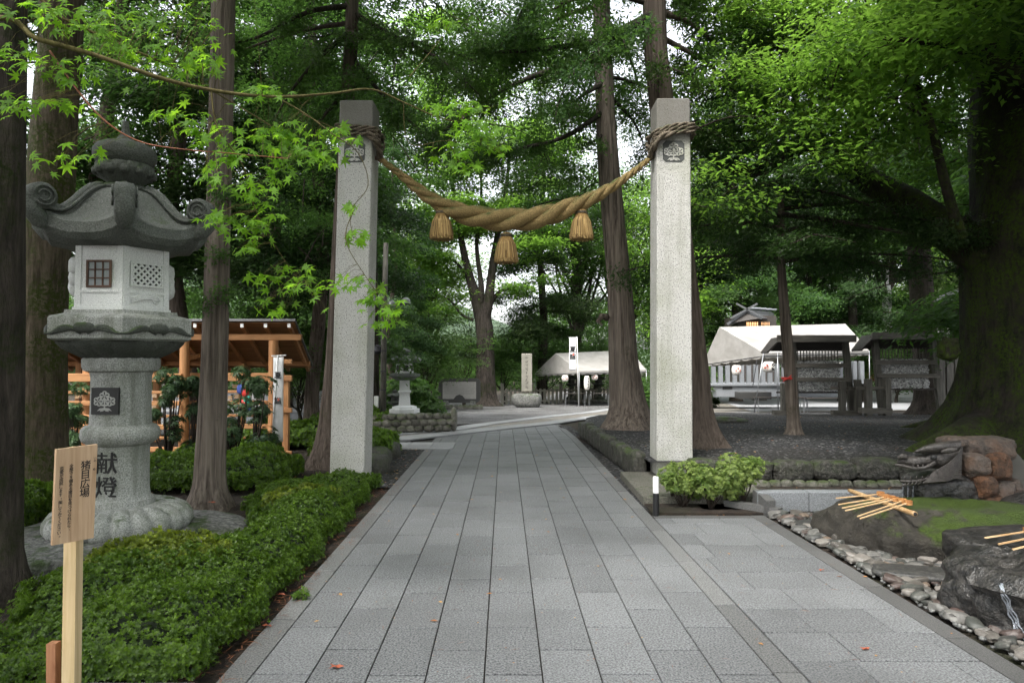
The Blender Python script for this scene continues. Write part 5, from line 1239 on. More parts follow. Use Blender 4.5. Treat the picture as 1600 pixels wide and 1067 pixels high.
# stone pile + dragon spout
pile_grey=stone('pinkish_grey_fieldstone',(.04,.033,.028),(.14,.112,.095),speck=16,sp=(.3,.7),stain=.6,stc=(.17,.09,.05),bump=.9,bd=.005,big=6)
t=thing('fieldstone_spout','mortared pile of ochre fieldstones carrying the dark dragon head','stone pile',(4.75,6.75,0))
m=MB(); m.rock((4.74,6.85,.36),(.33,.3,.42),4,4,.1); m.build('mortar_core',mortar,t,smooth=True)
ST=[(1535,700,44,17,.5),(1500,700,26,15,.6),(1518,725,20,17,1),(1552,728,22,22,2),(1503,742,12,9,3),(1528,757,20,17,4),(1560,772,16,24,5),(1578,768,9,20,6),(1540,785,22,15,7),(1470,765,52,25,8),(1515,790,24,14,9),(1570,800,14,22,10),(1490,690,20,8,11),(1560,696,18,10,12)]
for i,(px,py,a,b,sd_) in enumerate(ST):
    Y=6.52+.05*math.sin(i*2.1)+(.12 if py<705 else 0); p=at(px,py,Y); s=Y/FPX; m=MB(); m.rock(p,(a*s*1.02,.15+.05*(a>30),b*s*1.05),i+60,4,.16,1.1,pw=.62)
    m.build('fieldstone',[wetrock,rust_stone,pile_grey][0 if i==9 else (1 if i in(3,4,5,8,10) else 2)],t,auto=60)
# dragon head
dr=thing('dragon_head','dark bronze dragon head water spout with open jaws facing the path','dragon spout',at(1450,735,6.4))
bronze=stone('dark_bronze',(.022,.02,.019),(.085,.075,.068),speck=24,sp=(.3,.7),stain=.4,stc=(.02,.02,.018),bump=.5,rough=.38,big=6)
DY=6.38; sD=DY/FPX
def dp(x,y,dy=0): return at(x,y,DY+dy)
def snake(name,P,parent,ell=(1,1),seg=14,mat=bronze):
    """lofted form: (px,py,dY,half height px,half width m)"""
    m=MB(); P=[P[0]]+P+[P[-1]] if 0 else P
    C_=catm([Vector((a,b,c)) for a,b,c,d,e in P],5); h_=np.interp(np.linspace(0,len(P)-1,len(C_)),range(len(P)),[q[3] for q in P]); w_=np.interp(np.linspace(0,len(P)-1,len(C_)),range(len(P)),[q[4] for q in P])
    vs=[]
    for i,q in enumerate(C_):
        a=C_[max(i-1,0)];b=C_[min(i+1,len(C_)-1)]; tx,ty=b.x-a.x,b.y-a.y; L=math.hypot(tx,ty) or 1; nx,ny=-ty/L,tx/L
        for k_ in range(seg):
            t=2*math.pi*k_/seg; vs.append(dp(q.x+nx*h_[i]*math.sin(t),q.y+ny*h_[i]*math.sin(t),q.z+w_[i]*math.cos(t)))
    n=len(C_); m.add(vs,[[i*seg+k_,i*seg+(k_+1)%seg,(i+1)*seg+(k_+1)%seg,(i+1)*seg+k_] for i in range(n-1) for k_ in range(seg)]+[list(range(seg))[::-1],[(n-1)*seg+k_ for k_ in range(seg)]])
    return m.build(name,mat,parent,smooth=True)
hd=snake('upper_head',[(1402,723,0,3,.03),(1412,720,0,8,.07),(1428,722,0,10,.085),(1445,720,0,12,.10),(1462,717,0,15,.13),(1480,718,0,21,.15),(1500,722,0,26,.15)],dr)
snake('lower_jaw',[(1406,751,0,2,.03),(1418,752,0,4.5,.06),(1436,751,0,5.5,.08),(1455,746,0,6,.09),(1475,738,0,9,.11),(1495,732,0,14,.12)],dr)
snake('brow_plate',[(1429,706,-.06,1,.02),(1445,702,-.08,6,.05),(1462,700,-.1,8.5,.06),(1480,698,-.09,9,.07),(1502,697,-.05,9,.07)],hd)
snake('brow_plate',[(1431,704,.08,1,.02),(1450,700,.1,5,.04),(1480,697,.1,7,.05),(1500,697,.08,6,.05)],hd)
snake('nostril',[(1403,716,-.05,3,.02),(1410,713,-.07,5,.03),(1418,715,-.07,4,.02)],hd)
snake('nostril',[(1403,716,.05,3,.02),(1410,713,.07,5,.03),(1418,715,.07,4,.02)],hd)
snake('upper_lip',[(1398,726,-.06,2,.015),(1412,728,-.09,3,.02),(1430,732,-.1,3,.02),(1448,730,-.11,3.5,.02),(1462,722,-.13,4,.02)],hd)
m=MB(); 
for dy in(-.14,.14): m.rock(dp(1459,714,dy),(.028,.022,.024),1,3,.03)
m.build('eye',black_p,hd,smooth=True)
snake('ear',[(1470,706,-.16,2,.015),(1482,704,-.19,5,.02),(1496,702,-.2,3,.015)],hd)
for i in range(13): snake('mane_strand',[(1503,700+i*4.0,-.13,1.6,.014),(1493,714+i*2.7,-.175,1.5,.02),(1478,727+i*2.0,-.18,1.1,.02),(1458-i*1.2,737+i*1.35,-.13,1.2,.012)],hd)
for i in range(7):
    x=1412+i*7.5; m=MB(); p=dp(x,728+1.2*math.sin(i),-.085-.004*i); m.lathe(p,[(.0085,.012),(.006,-.008),(.0005,-.03)],6); m.build('tooth',bronze,hd,smooth=True)
for i in range(6):
    x=1414+i*9; m=MB(); p=dp(x,747-.4*i,-.07-.004*i); m.lathe(p,[(.0075,-.008),(.005,.008),(.0005,.024)],6); m.build('tooth',bronze,hd,smooth=True)
for i in range(12):
    x=1415+i*6; snake('beard_strand',[(x,754-i*.6,-.07-i*.004,1.0,.008),(x-2,757-i*.5,-.08-i*.004,1.5,.01),(x-7,759-i*.5,-.07,1,.008)],dr,seg=8)
m=MB()
for i in range(3): a=dp(1411+i*8,752,-.03+.01*i); m.tube([a,a+Vector((-.005,0,-.12)),Vector((a.x-.01,a.y,.24))],[.002,.0015,.002],5)
tag(m.build('water_jet',kk.m,loc=dp(1411,757),smooth=True),'thin drops of water falling from the dragon mouth','water')
# bamboo rest and ladles
def at_z(px,py,z):
    p=at(px,py,1.0)-Vector((0,0,CZ)); k_=(z-CZ)/p.z; return Vector((p.x*k_,p.y*k_,z))
zr=.375
br=thing('bamboo_rest','short bamboo pole lying across the mossy boulder','bamboo pole',at_z(1380,787,zr-.03))
A=at_z(1327,766,zr);B=at_z(1430,803,zr); m=MB(); m.tube([A.lerp(B,t) for t in (0,.05,.3,.31,.32,.6,.61,.62,.97,1)],[.018,.02,.02,.0215,.02,.02,.0215,.02,.021,.021],14); m.build('culm',bamboo,br,smooth=True)
m=MB(); d,_s,_u=frame(B-A); m.tube([B-d*.0005,B+d*.001],[.015,.0152],14); m.build('hollow_end',black_p,br)
LD=[((1306,778),(1368,774.5),(1376,771)),((1310,788),(1372,780),(1384,775.5)),((1316,793.5),(1380,782),(1393,777.5)),((1321,797.5),(1386,784),(1398,779.5)),((1340,806.5),(1400,788),(1410,782)),((1344,810),(1409,789.5),(1419,785))]
labs=['ladle lying furthest back on the bamboo rest','second wooden ladle from the back on the bamboo rest','third wooden ladle from the back on the bamboo rest','fourth wooden ladle from the back on the bamboo rest','wooden ladle second from the hollow end of the bamboo rest','wooden ladle next to the hollow end of the bamboo rest']
def ladle(label,h0,h1,cup,z0,z1,cr=.033,zc=.035,grp='wooden ladles on the mossy boulder'):
    a=at_z(*h0,z0); b=at_z(*h1,z1); c=at_z(*cup,z1+.012); t=thing('wooden_ladle',label,'ladle',c,grp)
    m=MB(); m.bar(a,b.lerp(c,.8),.011,.008); m.build('handle',bamboo_l,t)
    m=MB(); m.lathe(c-Vector((0,0,.018)),[(.001,.004),(cr*.92,.004),(cr,0),(cr*1.02,zc),(cr*.9,zc),(cr*.88,.008),(.001,.007)],20,cap=False); m.build('cup',ladle_w,t,auto=40); return t
bamboo_l=wood('ladle_handle',(.52,.32,.15),(.74,.55,.33),0,sc=30,rough=.5)
for l,(a,b,c) in zip(labs,LD): ladle(l,a,b,c,.365,.405)
for l,a,b,c in (('reddish wooden ladle on the black boulder, furthest back',(1539,840),(1597,832),(1608,829)),('reddish wooden ladle on the black boulder, middle of three',(1560,850),(1606,841),(1618,838)),('reddish wooden ladle on the black boulder, nearest',(1582,858),(1616,850),(1626,848))): ladle(l,a,b,c,.47,.5,grp='wooden ladles on the black boulder')
# dark root mound on the gravel, scattered stones
m=MB(); p=gp(1130,660,bedz); m.rock((p.x,p.y,p.z+.02),(.55,.3,.12),4,3,.25); tag(m.build('mound_stone',mossrock,loc=p,auto=60),'low dark flat rock on the gravel behind the right pillar','rock')
# fallen leaves and needles
r=np.random.default_rng(5); LA_=Acc(); TF=np.array([[0,1,2,3]])
def scatter(n,xr,yr,zf,s0,s1,T):
    x=r.uniform(*xr,n);y=r.uniform(*yr,n); z=np.array([zf(a,b) for a,b in zip(x,y)])+.006
    a=r.uniform(0,6.28,n); D=np.stack([np.cos(a),np.sin(a),r.normal(0,.06,n)],1); return stamp(T,TF,np.stack([x,y,z],1),frames(D,np.tile([0,0,1.],(n,1))+r.normal(0,.12,(n,3))),r.uniform(s0,s1,n))
LFT=np.array([[0,0,0],[.45,.25,.1],[1,0,.03],[.45,-.25,.1]]); NDT=np.array([[0,-.012,0],[.5,.03,.03],[1,.012,0],[.5,-.03,.03]])
def leafmat(n,a,b):
    k=NT(n); k.set(k.b.inputs['Base Color'],k.mix(k.rand(),a,b)); k.b.inputs['Roughness'].default_value=.6; return k.m
for nm,mt,lst,lab in (('fallen_leaves',leafmat('fallen_leaf',(.25,.07,.02),(.55,.32,.1)),[(60,(-1.4,2.6),(3.2,13),gz,.03,.055,LFT),(420,(-1.4,2.6),(3.0,13),gz,.006,.018,LFT),(260,(2,12),(9.2,20),bedz,.03,.06,LFT),(90,(-2.3,-1.5),(8.8,12.4),gz,.03,.05,LFT),(40,(1.5,2.6),(7.2,9),gz,.03,.05,LFT),(60,(2.8,7),(7.5,8.9),lambda a,b:.02,.03,.05,LFT),(160,(-6,-1.6),(3.4,12),lambda a,b:0.0,.03,.06,LFT)],'scattered orange and yellow fallen leaves'),
                      ('fallen_needles',leafmat('fallen_needle',(.10,.03,.012),(.28,.11,.05)),[(420,(-1.45,2.6),(3.0,13),gz,.02,.08,NDT),(700,(-1.75,-1.42),(3.3,9),gz,.04,.1,NDT),(500,(-4,-1.5),(3.3,5),lambda a,b:0.0,.04,.1,NDT)],'thin reddish brown cedar needles on the paving')):
    A_=Acc()
    for q in lst: A_.add(*scatter(*q))
    o=A_.obj(nm,mt,loc=(0,5,0)); tag(o,lab,'leaf litter',kind='stuff')
# a few readable red leaves on the slabs
for i,(px,py,s) in enumerate([(525,1046,.09),(440,652+280,.06),(418,980,.07),(1284,893-0,.05),(1352,1018,.06),(330,802,.1)]):
    p=gp(px,py); m=MB(); c=p+Vector((0,0,.012 if i<5 else .12)); P=[]
    for j in range(10):
        a=j*math.pi/5+i; rr=s*.5*(1 if j%2==0 else .45); P.append(c+Vector((rr*math.cos(a),rr*.7*math.sin(a),.006*math.sin(3*a))))
    m.add(P,[list(range(10))])
    tag(m.build('red_leaf',leafmat('red_leaf',(.2,.04,.02),(.4,.1,.04)),loc=c),['dark red fallen leaf on the slabs at the bottom edge of the path','small red leaf near the hedge on the border slabs','red leaf lying beside the hedge','orange leaf on the crosswise slabs in front of the boulder','rust leaf on the crosswise slabs near the pebble strip','red leaf on the foundation rock beside the cedar trunk'][i],'fallen leaf','single red leaves')
# ================================================================== TREES
def np_tube(pts,radii,seg=10,flute=0,seed=0,lobes=7):
    pts=[Vector(p) for p in pts]; V=[];prev=None; n=len(pts)
    for i,p in enumerate(pts):
        d=(pts[min(i+1,n-1)]-pts[max(i-1,0)]).normalized()
        if prev is None: _,a,b=frame(d,(0,1,0) if abs(d.z)>.7 else (0,0,1))
        else: a=(prev-d*prev.dot(d)).normalized(); b=a.cross(d)
        prev=a
        for k_ in range(seg):
            t=2*math.pi*k_/seg; r=radii[i]
            if flute: 
                q=Vector((math.cos(t)*1.3,math.sin(t)*1.3,p.z*.22+seed)); r*=1+flute*(noise.noise(q*2.2)*1.1+.5*noise.noise(q*5.5))
            V.append(p+(a*math.cos(t)+b*math.sin(t))*r)
    a=np.arange((n-1)*seg); j=a%seg; base=a-j; F=np.stack([a,base+(j+1)%seg,base+(j+1)%seg+seg,a+seg],1)
    return np.array([tuple(v) for v in V]),F
# leaf templates -------------------------------------------------------
def frond_T(nside=6,droop=.2):
    T=[];F=[]
    def q(a,b,w_,dz0=0,dz1=0):
        a=np.array(a);b=np.array(b); d=(b-a); s=np.array([-d[1],d[0]]); s=s/np.linalg.norm(s)*w_; k_=len(T)
        mid=a+d*.45; zf=lambda p:-droop*p[0]**2-.25*abs(p[1])**1.5
        for p in (a,mid+s,b,mid-s): T.append((p[0],p[1],zf(p)))
        F.append([k_,k_+1,k_+2,k_+3])
    q((0,0),(1,0),.035)
    for i in range(nside):
        t=.12+.8*i/nside; L=.5*(1-.65*t)
        for s in(-1,1):
            tt=t+.04*s; q((tt,0),(tt+L*.72,s*L*.7),.062)
    return np.array(T),np.array(F)

def leafcluster_T(n,seed,flat=.25,ls=.24,wd=.5):
    r=np.random.default_rng(seed); T=[];F=[]
    for i in range(n):
        a=r.uniform(0,6.28); R=r.uniform(.1,1)**.6; c=np.array([R*math.cos(a),R*math.sin(a),r.normal(0,flat*.5)-.15*R*R]); b=a+r.normal(0,.9)
        d=np.array([math.cos(b),math.sin(b),r.normal(-.25,.3)]); s=np.array([-math.sin(b),math.cos(b),r.normal(0,.4)]); s/=np.linalg.norm(s); L=ls*r.uniform(.7,1.2)
        k_=len(T)
        for x,y in ((0,0),(.42,.5*wd),(1,0),(.42,-.5*wd)): T.append(tuple(c+d*x*L+s*y*L+np.array([0,0,.05*L if y else 0])))
        F.append([k_,k_+1,k_+2,k_+3])
    T=np.array(T); return np.stack([T[:,0],T[:,1],T[:,2]],1),np.array(F)
def frond2(nside,w_,sub=True,droop=.2):
    T=[];F=[]
    def q(a,b,ww):
        a=np.array(a,float);b=np.array(b,float); d=b-a; s_=np.array([-d[1],d[0]]); s_=s_/np.linalg.norm(s_)*ww; k_=len(T); mid=a+d*.5
        for p in (a,mid+s_,b,mid-s_): T.append((p[0],p[1],-droop*p[0]**2-.3*abs(p[1])**1.5))
        F.append([k_,k_+1,k_+2,k_+3])
    q((0,0),(1,0),.022)
    for i in range(nside):
        t=.1+.82*i/nside; L=.55*(1-.7*t)
        for s_ in(-1,1):
            x0=t+.05*s_; e=(x0+L*.7,s_*L*.7); q((x0,0),e,w_)
            if sub and L>.2:
                for f in (.35,.62):
                    bx,by=x0+L*.7*f,s_*L*.7*f; q((bx,by),(bx+L*.34,by+s_*L*.02),w_*.8)
                    if f<.5: q((bx,by),(bx+L*.1,by+s_*L*.36),w_*.8)
    return np.array(T),np.array(F)
TUF=[leafcluster_T(22,50+i,flat=.55,ls=.40,wd=.44) for i in range(3)]; FR=TUF[0]; FRl=leafcluster_T(20,60,flat=.5,ls=.34,wd=.34)
LCT=[leafcluster_T(26,i) for i in range(3)]
def spray(acc,r,P,D,size,T,jit=.3,upj=.25):
    n=len(P); D=D+r.normal(0,jit,(n,3)); U=np.tile([0,0,1.],(n,1))+r.normal(0,upj,(n,3)); Fr=frames(D,U); V,F=stamp(T[0],T[1],P,Fr,size); acc.add(V,F)
def conifer_parts(seed,z0,z1,R,nb,fd,fs,rise=.15,droop=.55,T=FR,azr=None,gap=.25,shape=.8):
    """branch tubes + fronds round the z axis; returns (branches Acc, leaves Acc)"""
    r=np.random.default_rng(seed); B=Acc(); L=Acc()
    for i in range(nb):
        t=(i+r.uniform(0,1))/nb; z=z0+(z1-z0)*t; az=i*2.399+r.normal(0,.4) if azr is None else r.uniform(*azr)
        ln=R*(min(1,(1-t)*1.25+.08)**shape)*r.uniform(.65,1.1)+.25
        d=np.array([math.cos(az),math.sin(az),0]); s=np.array([-d[1],d[0],0]); bend=r.normal(0,.18)
        f=lambda u,lat=0: np.array([0,0,z])+d*ln*u+s*(lat+bend*ln*u*u)+np.array([0,0,1])*(ln*(rise*u-droop*u*u*.6)-abs(lat)*.25)
        pts=[f(u) for u in np.linspace(0,1,7)]; V,F=np_tube(pts,[max(.006,.022*ln**.6*(1-u*.9)) for u in np.linspace(0,1,7)],5); B.add(V,F)
        if r.uniform()<gap*.4: continue
        n=int(fd*ln*(1+ln*.35)); u=r.uniform(.12,1,n)**.75; hw=.34*ln*(1-.55*u)*np.minimum(1,u*2.2); lat=r.uniform(-1,1,n)*hw
        # thin out in clumps
        keep=np.array([noise.noise(Vector((a*5,b*3.0,seed+i*3.1)))>-gap for a,b in zip(u*ln*.5,lat)]); u,lat,hw=u[keep],lat[keep],hw[keep]; n=len(u)
        if n==0: continue
        P=np.array([f(a,b) for a,b in zip(u,lat)])+r.normal(0,.05*min(ln,2),(n,3)); P[:,2]-=.05
        D=d[None]*.75+s[None]*(lat/np.maximum(hw,.05))[:,None]*.9+np.array([0,0,-.25])
        spray(L,r,P,D,r.uniform(.7,1.3,n)*fs,T)
        # side twigs
        for q in range(int(3+ln*1.5)):
            uu=r.uniform(.2,.9); lw=.34*ln*(1-.55*uu)*r.choice([-1,1])*.9; V,F=np_tube([f(uu),f(min(1,uu+.08),lw*.5),f(min(1,uu+.14),lw)],[.010*ln**.4,.006,.003],4); B.add(V,F)
    return B,L
def broad_parts(seed,z0,z1,R,nl,nc,cs,trunkr=.15,fork=None,T=LCT,gap=.0,low=0.0,ls=1):
    r=np.random.default_rng(seed); B=Acc(); L=Acc(); H=z1-z0
    for i in range(nl):
        az=i*2.399+r.normal(0,.3); t=r.uniform(0,.55); zb=z0+H*t*.7; tz=z0+H*r.uniform(.25+t*.6,1.0); rad=R*r.uniform(.35,1)*math.sin(math.pi*min(.95,max(.15,(tz-z0)/H*.75+.15)))
        e=np.array([math.cos(az)*rad,math.sin(az)*rad,tz]); a=np.array([0,0,zb]); m1=a+(e-a)*np.array([.3,.3,.45])+r.normal(0,.25,3); m2=a+(e-a)*np.array([.65,.65,.8])+r.normal(0,.3,3)
        C_=catm([Vector(a),Vector(m1),Vector(m2),Vector(e)],4); V,F=np_tube(C_,np.linspace(trunkr*(1-t*.6),trunkr*.14,len(C_)),6); B.add(V,F)
        sub=[]
        for q in range(6):
            b0=C_[r.integers(4,len(C_))]; off_=r.normal(0,1,3)*np.array([1,1,.45])*R*.24; b1=Vector(np.array(b0)+off_); V,F=np_tube([b0,b0.lerp(b1,.5)+Vector((0,0,.12)),b1],[trunkr*.2,trunkr*.1,.008],4); B.add(V,F); sub.append((b0,b1))
        m_=nc//nl; 
        ii=r.integers(0,len(sub),m_); tt=r.uniform(.2,1.15,m_); P=np.array([np.array(sub[a][0].lerp(sub[a][1],float(b))) for a,b in zip(ii,tt)])+r.normal(0,1,(m_,3))*np.array([.11,.11,.06])*R
        if gap: 
            keep=np.array([noise.noise(Vector(p)*.55+Vector((seed,0,0)))>gap-.35 for p in P]); P=P[keep]
        m_=len(P); P[:,2]=np.maximum(P[:,2],z0+low)
        D=r.normal(0,1,(m_,3))*np.array([1,1,.15]); 
        k_=r.integers(0,3,m_)
        for j in range(3):
            s_=k_==j
            if s_.sum(): V,F=stamp(T[j][0],T[j][1],P[s_],frames(D[s_],np.tile([0,0,1.],(s_.sum(),1))+r.normal(0,.28,(s_.sum(),3))),r.uniform(.7,1.3,s_.sum())*cs); L.add(V,F)
    return B,L
def trunk_obj(t,pts,radii,mat,seg=20,flute=.08,seed=0,root=0,name='trunk'):
    """pts world; resampled; buttressed base"""
    C_=catm([Vector(p) for p in pts],6); R_n=np.interp(np.linspace(0,len(pts)-1,len(C_)),range(len(pts)),radii)
    V,F=np_tube(C_,R_n,seg,flute,seed)
    if root:
        z0=pts[0][2]; c=np.array(pts[0])
        d=V-c; h=np.clip(1-(V[:,2]-z0)/root,0,1); ang=np.arctan2(d[:,1],d[:,0]); k_=h**2.2*(.45+.55*np.abs(np.sin(ang*2.5+seed))**2)
        V[:,0]+=(V[:,0]-c[0])*k_*.9; V[:,1]+=(V[:,1]-c[1])*k_*.9
    return np_obj(name,V,F,mat,parent=t,smooth=True)
def leafmass(t,spec,mat,seed,T=LCT,name='foliage',parent=None,cs=.34,barkm=None):
    """spec: (px,py,Y,rx_px,ry_px,depth_m,count)"""
    r=np.random.default_rng(seed); L=Acc(); B=Acc()
    for (px,py,Y,rx,ry,dz,n) in spec:
        # layered plates joined by twigs
        npl=max(3,n//22)
        for q in range(npl):
            cx,cy,cY=px+r.uniform(-1,1)*rx,py+r.uniform(-1,1)*ry,Y+r.uniform(-1,1)*dz; c=at(cx,cy,cY); m_=n//npl; w_=r.uniform(.25,.6)
            P=np.array(c)+r.normal(0,1,(m_,3))*np.array([w_,w_*.9,.09]); D=r.normal(0,1,(m_,3))*np.array([1,1,.12]); k_=r.integers(0,3,m_)
            for j in range(3):
                s_=k_==j
                if s_.sum(): V,F=stamp(T[j][0],T[j][1],P[s_],frames(D[s_],np.tile([0,0,1.],(s_.sum(),1))+r.normal(0,.25,(s_.sum(),3))),r.uniform(.7,1.25,s_.sum())*cs); L.add(V,F)
            e=at(px,py,Y)+Vector(r.normal(0,.3,3)); C_=catm([e,e.lerp(c,.5)+Vector((0,0,.1)),c],3); V,F=np_tube(C_,np.linspace(.018,.004,len(C_)),4); B.add(V,F)
    np_obj(name,np.concatenate(L.V),np.concatenate(L.F),mat,parent=parent or t); np_obj('twigs',np.concatenate(B.V),np.concatenate(B.F),twig_m,parent=parent or t)
GT='trees of the shrine grove'
def near_tree(name,label,cat,px_pts,Y,bark_m,flute=.08,root=.6,crown=None,seed=0,group=None,zbase=None,seg=28,top=None):
    """px_pts: [(px centre, py, half width px)] from base up at depth Y; crown appended above"""
    s=Y/FPX; pts=[];rad=[]
    for (x,y_,hw) in px_pts: p=at(x,y_,Y); pts.append(p); rad.append(hw*s)
    b=pts[0]; 
    if zbase is not None: pts[0]=Vector((b.x,b.y,zbase-.1))
    if top: 
        e=pts[-1]; pts.append(Vector((e.x+(e.x-pts[-2].x)*.2,Y,e.z+(top-e.z)*.5))); rad.append(rad[-1]*.75); pts.append(Vector((e.x,Y,top))); rad.append(rad[-1]*.3)
    t=thing(name,label,cat,(pts[0].x,Y,pts[0].z+.1),group); tr=trunk_obj(t,pts,rad,bark_m,seg,flute,seed,root)
    return t,tr,pts,rad
def add_parts(t,B,L,leafm,barkm,x,y,off=(0,0,0),tr=None):
    for A_,nm,mt in ((B,'branches',barkm),(L,'foliage',leafm)):
        if A_ is None or not A_.V: continue
        V=np.concatenate(A_.V)+np.array([x,y,0])+np.array(off); F=np.concatenate(A_.F); np_obj(nm,V,F,mt,parent=t,smooth=(nm=='branches'))
# ---------- individually placed near trees
# 1 dark trunk at the far left margin
t,tr,p,_=near_tree('cedar_tree','dark trunk cut by the left edge of the photo, in the hedge corner','cedar',[(-20,985,48),(-14,860,42),(-6,600,37),(-4,300,36),(0,0,36)],4.7,dark_bark,.07,.5,seed=1,zbase=0,top=15)
B,L=conifer_parts(101,8.5,15,3.0,18,16,.3); add_parts(t,B,L,con_dark,twig_m,p[-1].x,4.7)
# 2 big mossy trunk
t,tr,p,_=near_tree('cedar_tree','thick green mossy trunk just left of the tall lantern','cedar',[(60,780,44),(62,700,38),(64,500,35),(78,300,33),(88,150,31),(97,0,30)],8.3,moss_bark,.05,.6,seed=2,zbase=0,top=19)
B,L=conifer_parts(102,8,19,3.0,24,16,.28,gap=.4); add_parts(t,B,L,con_leaf,twig_m,p[-1].x,8.3)
# 3 cedar in front of pavilion
t,tr,p,_=near_tree('cedar_tree','straight brown cedar between the tall lantern and the left pillar','cedar',[(326,800,27),(329,720,23),(335,560,19.5),(341,350,18),(346,150,18),(349,0,17.5)],7.6,cedar_grey,.05,.45,seed=3,zbase=0,top=17)
B,L=conifer_parts(103,7.4,17,2.8,22,16,.28,gap=.4); add_parts(t,B,L,con_leaf,twig_m,p[-1].x,7.6)
r=np.random.default_rng(3); L=Acc()   # little epicormic sprigs on the bark
for px,py,w_ in ((345,395,16),(352,455,14),(318,470,12),(345,300,10)):
    P=np.array([tuple(at(px+r.normal(0,w_*.4),py+r.normal(0,w_*.6),7.45+r.normal(0,.05))) for _ in range(14)]); spray(L,r,P,r.normal(0,1,(14,3)),np.full(14,.12),FR)
L.obj('sprigs',con_leaf,parent=t)
# 4 trunk behind left pillar
t,tr,p,_=near_tree('cedar_tree','reddish cedar trunk directly behind the left pillar','cedar',[(509,725,26),(514,660,15),(522,560,13),(530,400,12),(541,200,11),(549,60,10.5),(550,0,10)],10.6,cedar_bark,.07,.7,seed=4,zbase=0,top=20)
B,L=conifer_parts(104,6.3,20,3.2,30,24,.19,T=FR,gap=.3); add_parts(t,B,L,con_leaf,twig_m,p[-1].x,10.6)
# 5 cedar centre right
t,tr,p,_=near_tree('cedar_tree','large cedar on the raised gravel between path and right pillar, its trunk crossing the rope','cedar',[(984,672,36),(982,630,28),(974,560,22.5),(968,450,19.5),(958,340,17.5),(948,220,16),(943,110,14.5),(940,30,13.5)],13.9,cedar_grey,.07,.8,seed=5,zbase=.2,top=21)
B,L=conifer_parts(105,7.2,21,4.2,32,24,.19,rise=.1,gap=.4); add_parts(t,B,L,con_leaf,twig_m,p[-1].x,13.9)
m=MB(); a=at(948,496,13.7); m.tube([a,at(940,494,13.6),at(934,502,13.55),at(941,508,13.5)],[.08,.06,.04,.02],8); m.build('branch_stub',cedar_grey,tr,smooth=True)
t5=t
# 6 cedar behind right pillar
t,tr,p,_=near_tree('cedar_tree','dark cedar rising behind the right pillar with spreading limbs','cedar',[(1093,712,34),(1088,640,25),(1077,520,22),(1062,400,21),(1045,260,20),(1030,130,19),(1022,0,18)],10.7,cedar_bark,.09,.8,seed=6,zbase=.25,top=18)
def limb(t,pts,r0,barkm,leafm,seed,fd=34,fs=.18,hw=.6,T=FR,name='limb',fr=(.15,1),leafn=True,droop=.35):
    C_=catm([at(*q) for q in pts],6); V,F=np_tube(C_,np.linspace(r0,r0*.12,len(C_)),7); ob=np_obj(name,V,F,barkm,parent=t,smooth=True)
    if not leafn: return
    r=np.random.default_rng(seed); L=Acc(); B=Acc(); Lg=sum((a-b).length for a,b in zip(C_,C_[1:]))
    ns=int(Lg*3.2)
    for i in range(ns):
        u=r.uniform(*fr); i0=min(len(C_)-2,int(u*(len(C_)-1))); b0=C_[i0]; dd=(C_[i0+1]-C_[i0]).normalized(); sgn=r.choice([-1,1]); sd=Vector((-dd.y,dd.x,0)).normalized()*sgn
        l=hw*r.uniform(.5,1.3)*(1.2-.5*u); dirv=(dd*.6+sd*.8+Vector((0,0,r.uniform(-.5,.1)))).normalized(); e=b0+dirv*l; V,F=np_tube([b0,b0.lerp(e,.5)+Vector((0,0,.04)),e-Vector((0,0,.08))],[.012,.008,.003],4); B.add(V,F)
        n=int(fd*l); tt=r.uniform(.15,1,n); P=np.array([tuple(b0.lerp(e,float(q))) for q in tt])+r.normal(0,.10*l+.04,(n,3))*np.array([1,1,.5]); D=np.tile(np.array(dirv),(n,1))+np.array([0,0,-droop]); spray(L,r,P,D,r.uniform(.6,1.2,n)*fs,T,jit=.45,upj=.5)
    np_obj('twigs',np.concatenate(B.V),np.concatenate(B.F),twig_m,parent=ob); np_obj('limb_foliage',np.concatenate(L.V),np.concatenate(L.F),leafm,parent=ob)
limb(t,[(1022,22,10.7),(985,42,10.4),(940,62,10.1),(890,72,9.9),(840,78,9.8),(780,82,9.7),(735,84,9.6)],.085,dark_bark,con_leaf,61,fd=46)
limb(t,[(1025,45,10.7),(1000,50,10.2),(960,60,9.8),(920,90,9.5),(890,120,9.4),(870,170,9.4)],.04,dark_bark,con_leaf,62,fd=24)
limb(t,[(1035,20,10.8),(1075,35,11),(1110,62,11.2),(1150,95,11.5)],.06,cedar_bark,con_leaf,63)
limb(t,[(1030,95,10.6),(1045,105,10.2),(1062,112,10.0),(1085,118,9.9)],.03,dark_bark,con_leaf,64,fd=40,hw=.35)
limb(t,[(1010,5,10.7),(920,-20,10.4),(860,-10,10),(815,20,9.8),(812,50,9.7),(835,62,9.6),(875,58,9.5)],.05,dark_bark,con_leaf,65,fd=36)
B,L=conifer_parts(106,7.2,18,3.4,24,24,.19,gap=.35); add_parts(t,B,L,con_leaf,twig_m,p[-1].x,10.7)
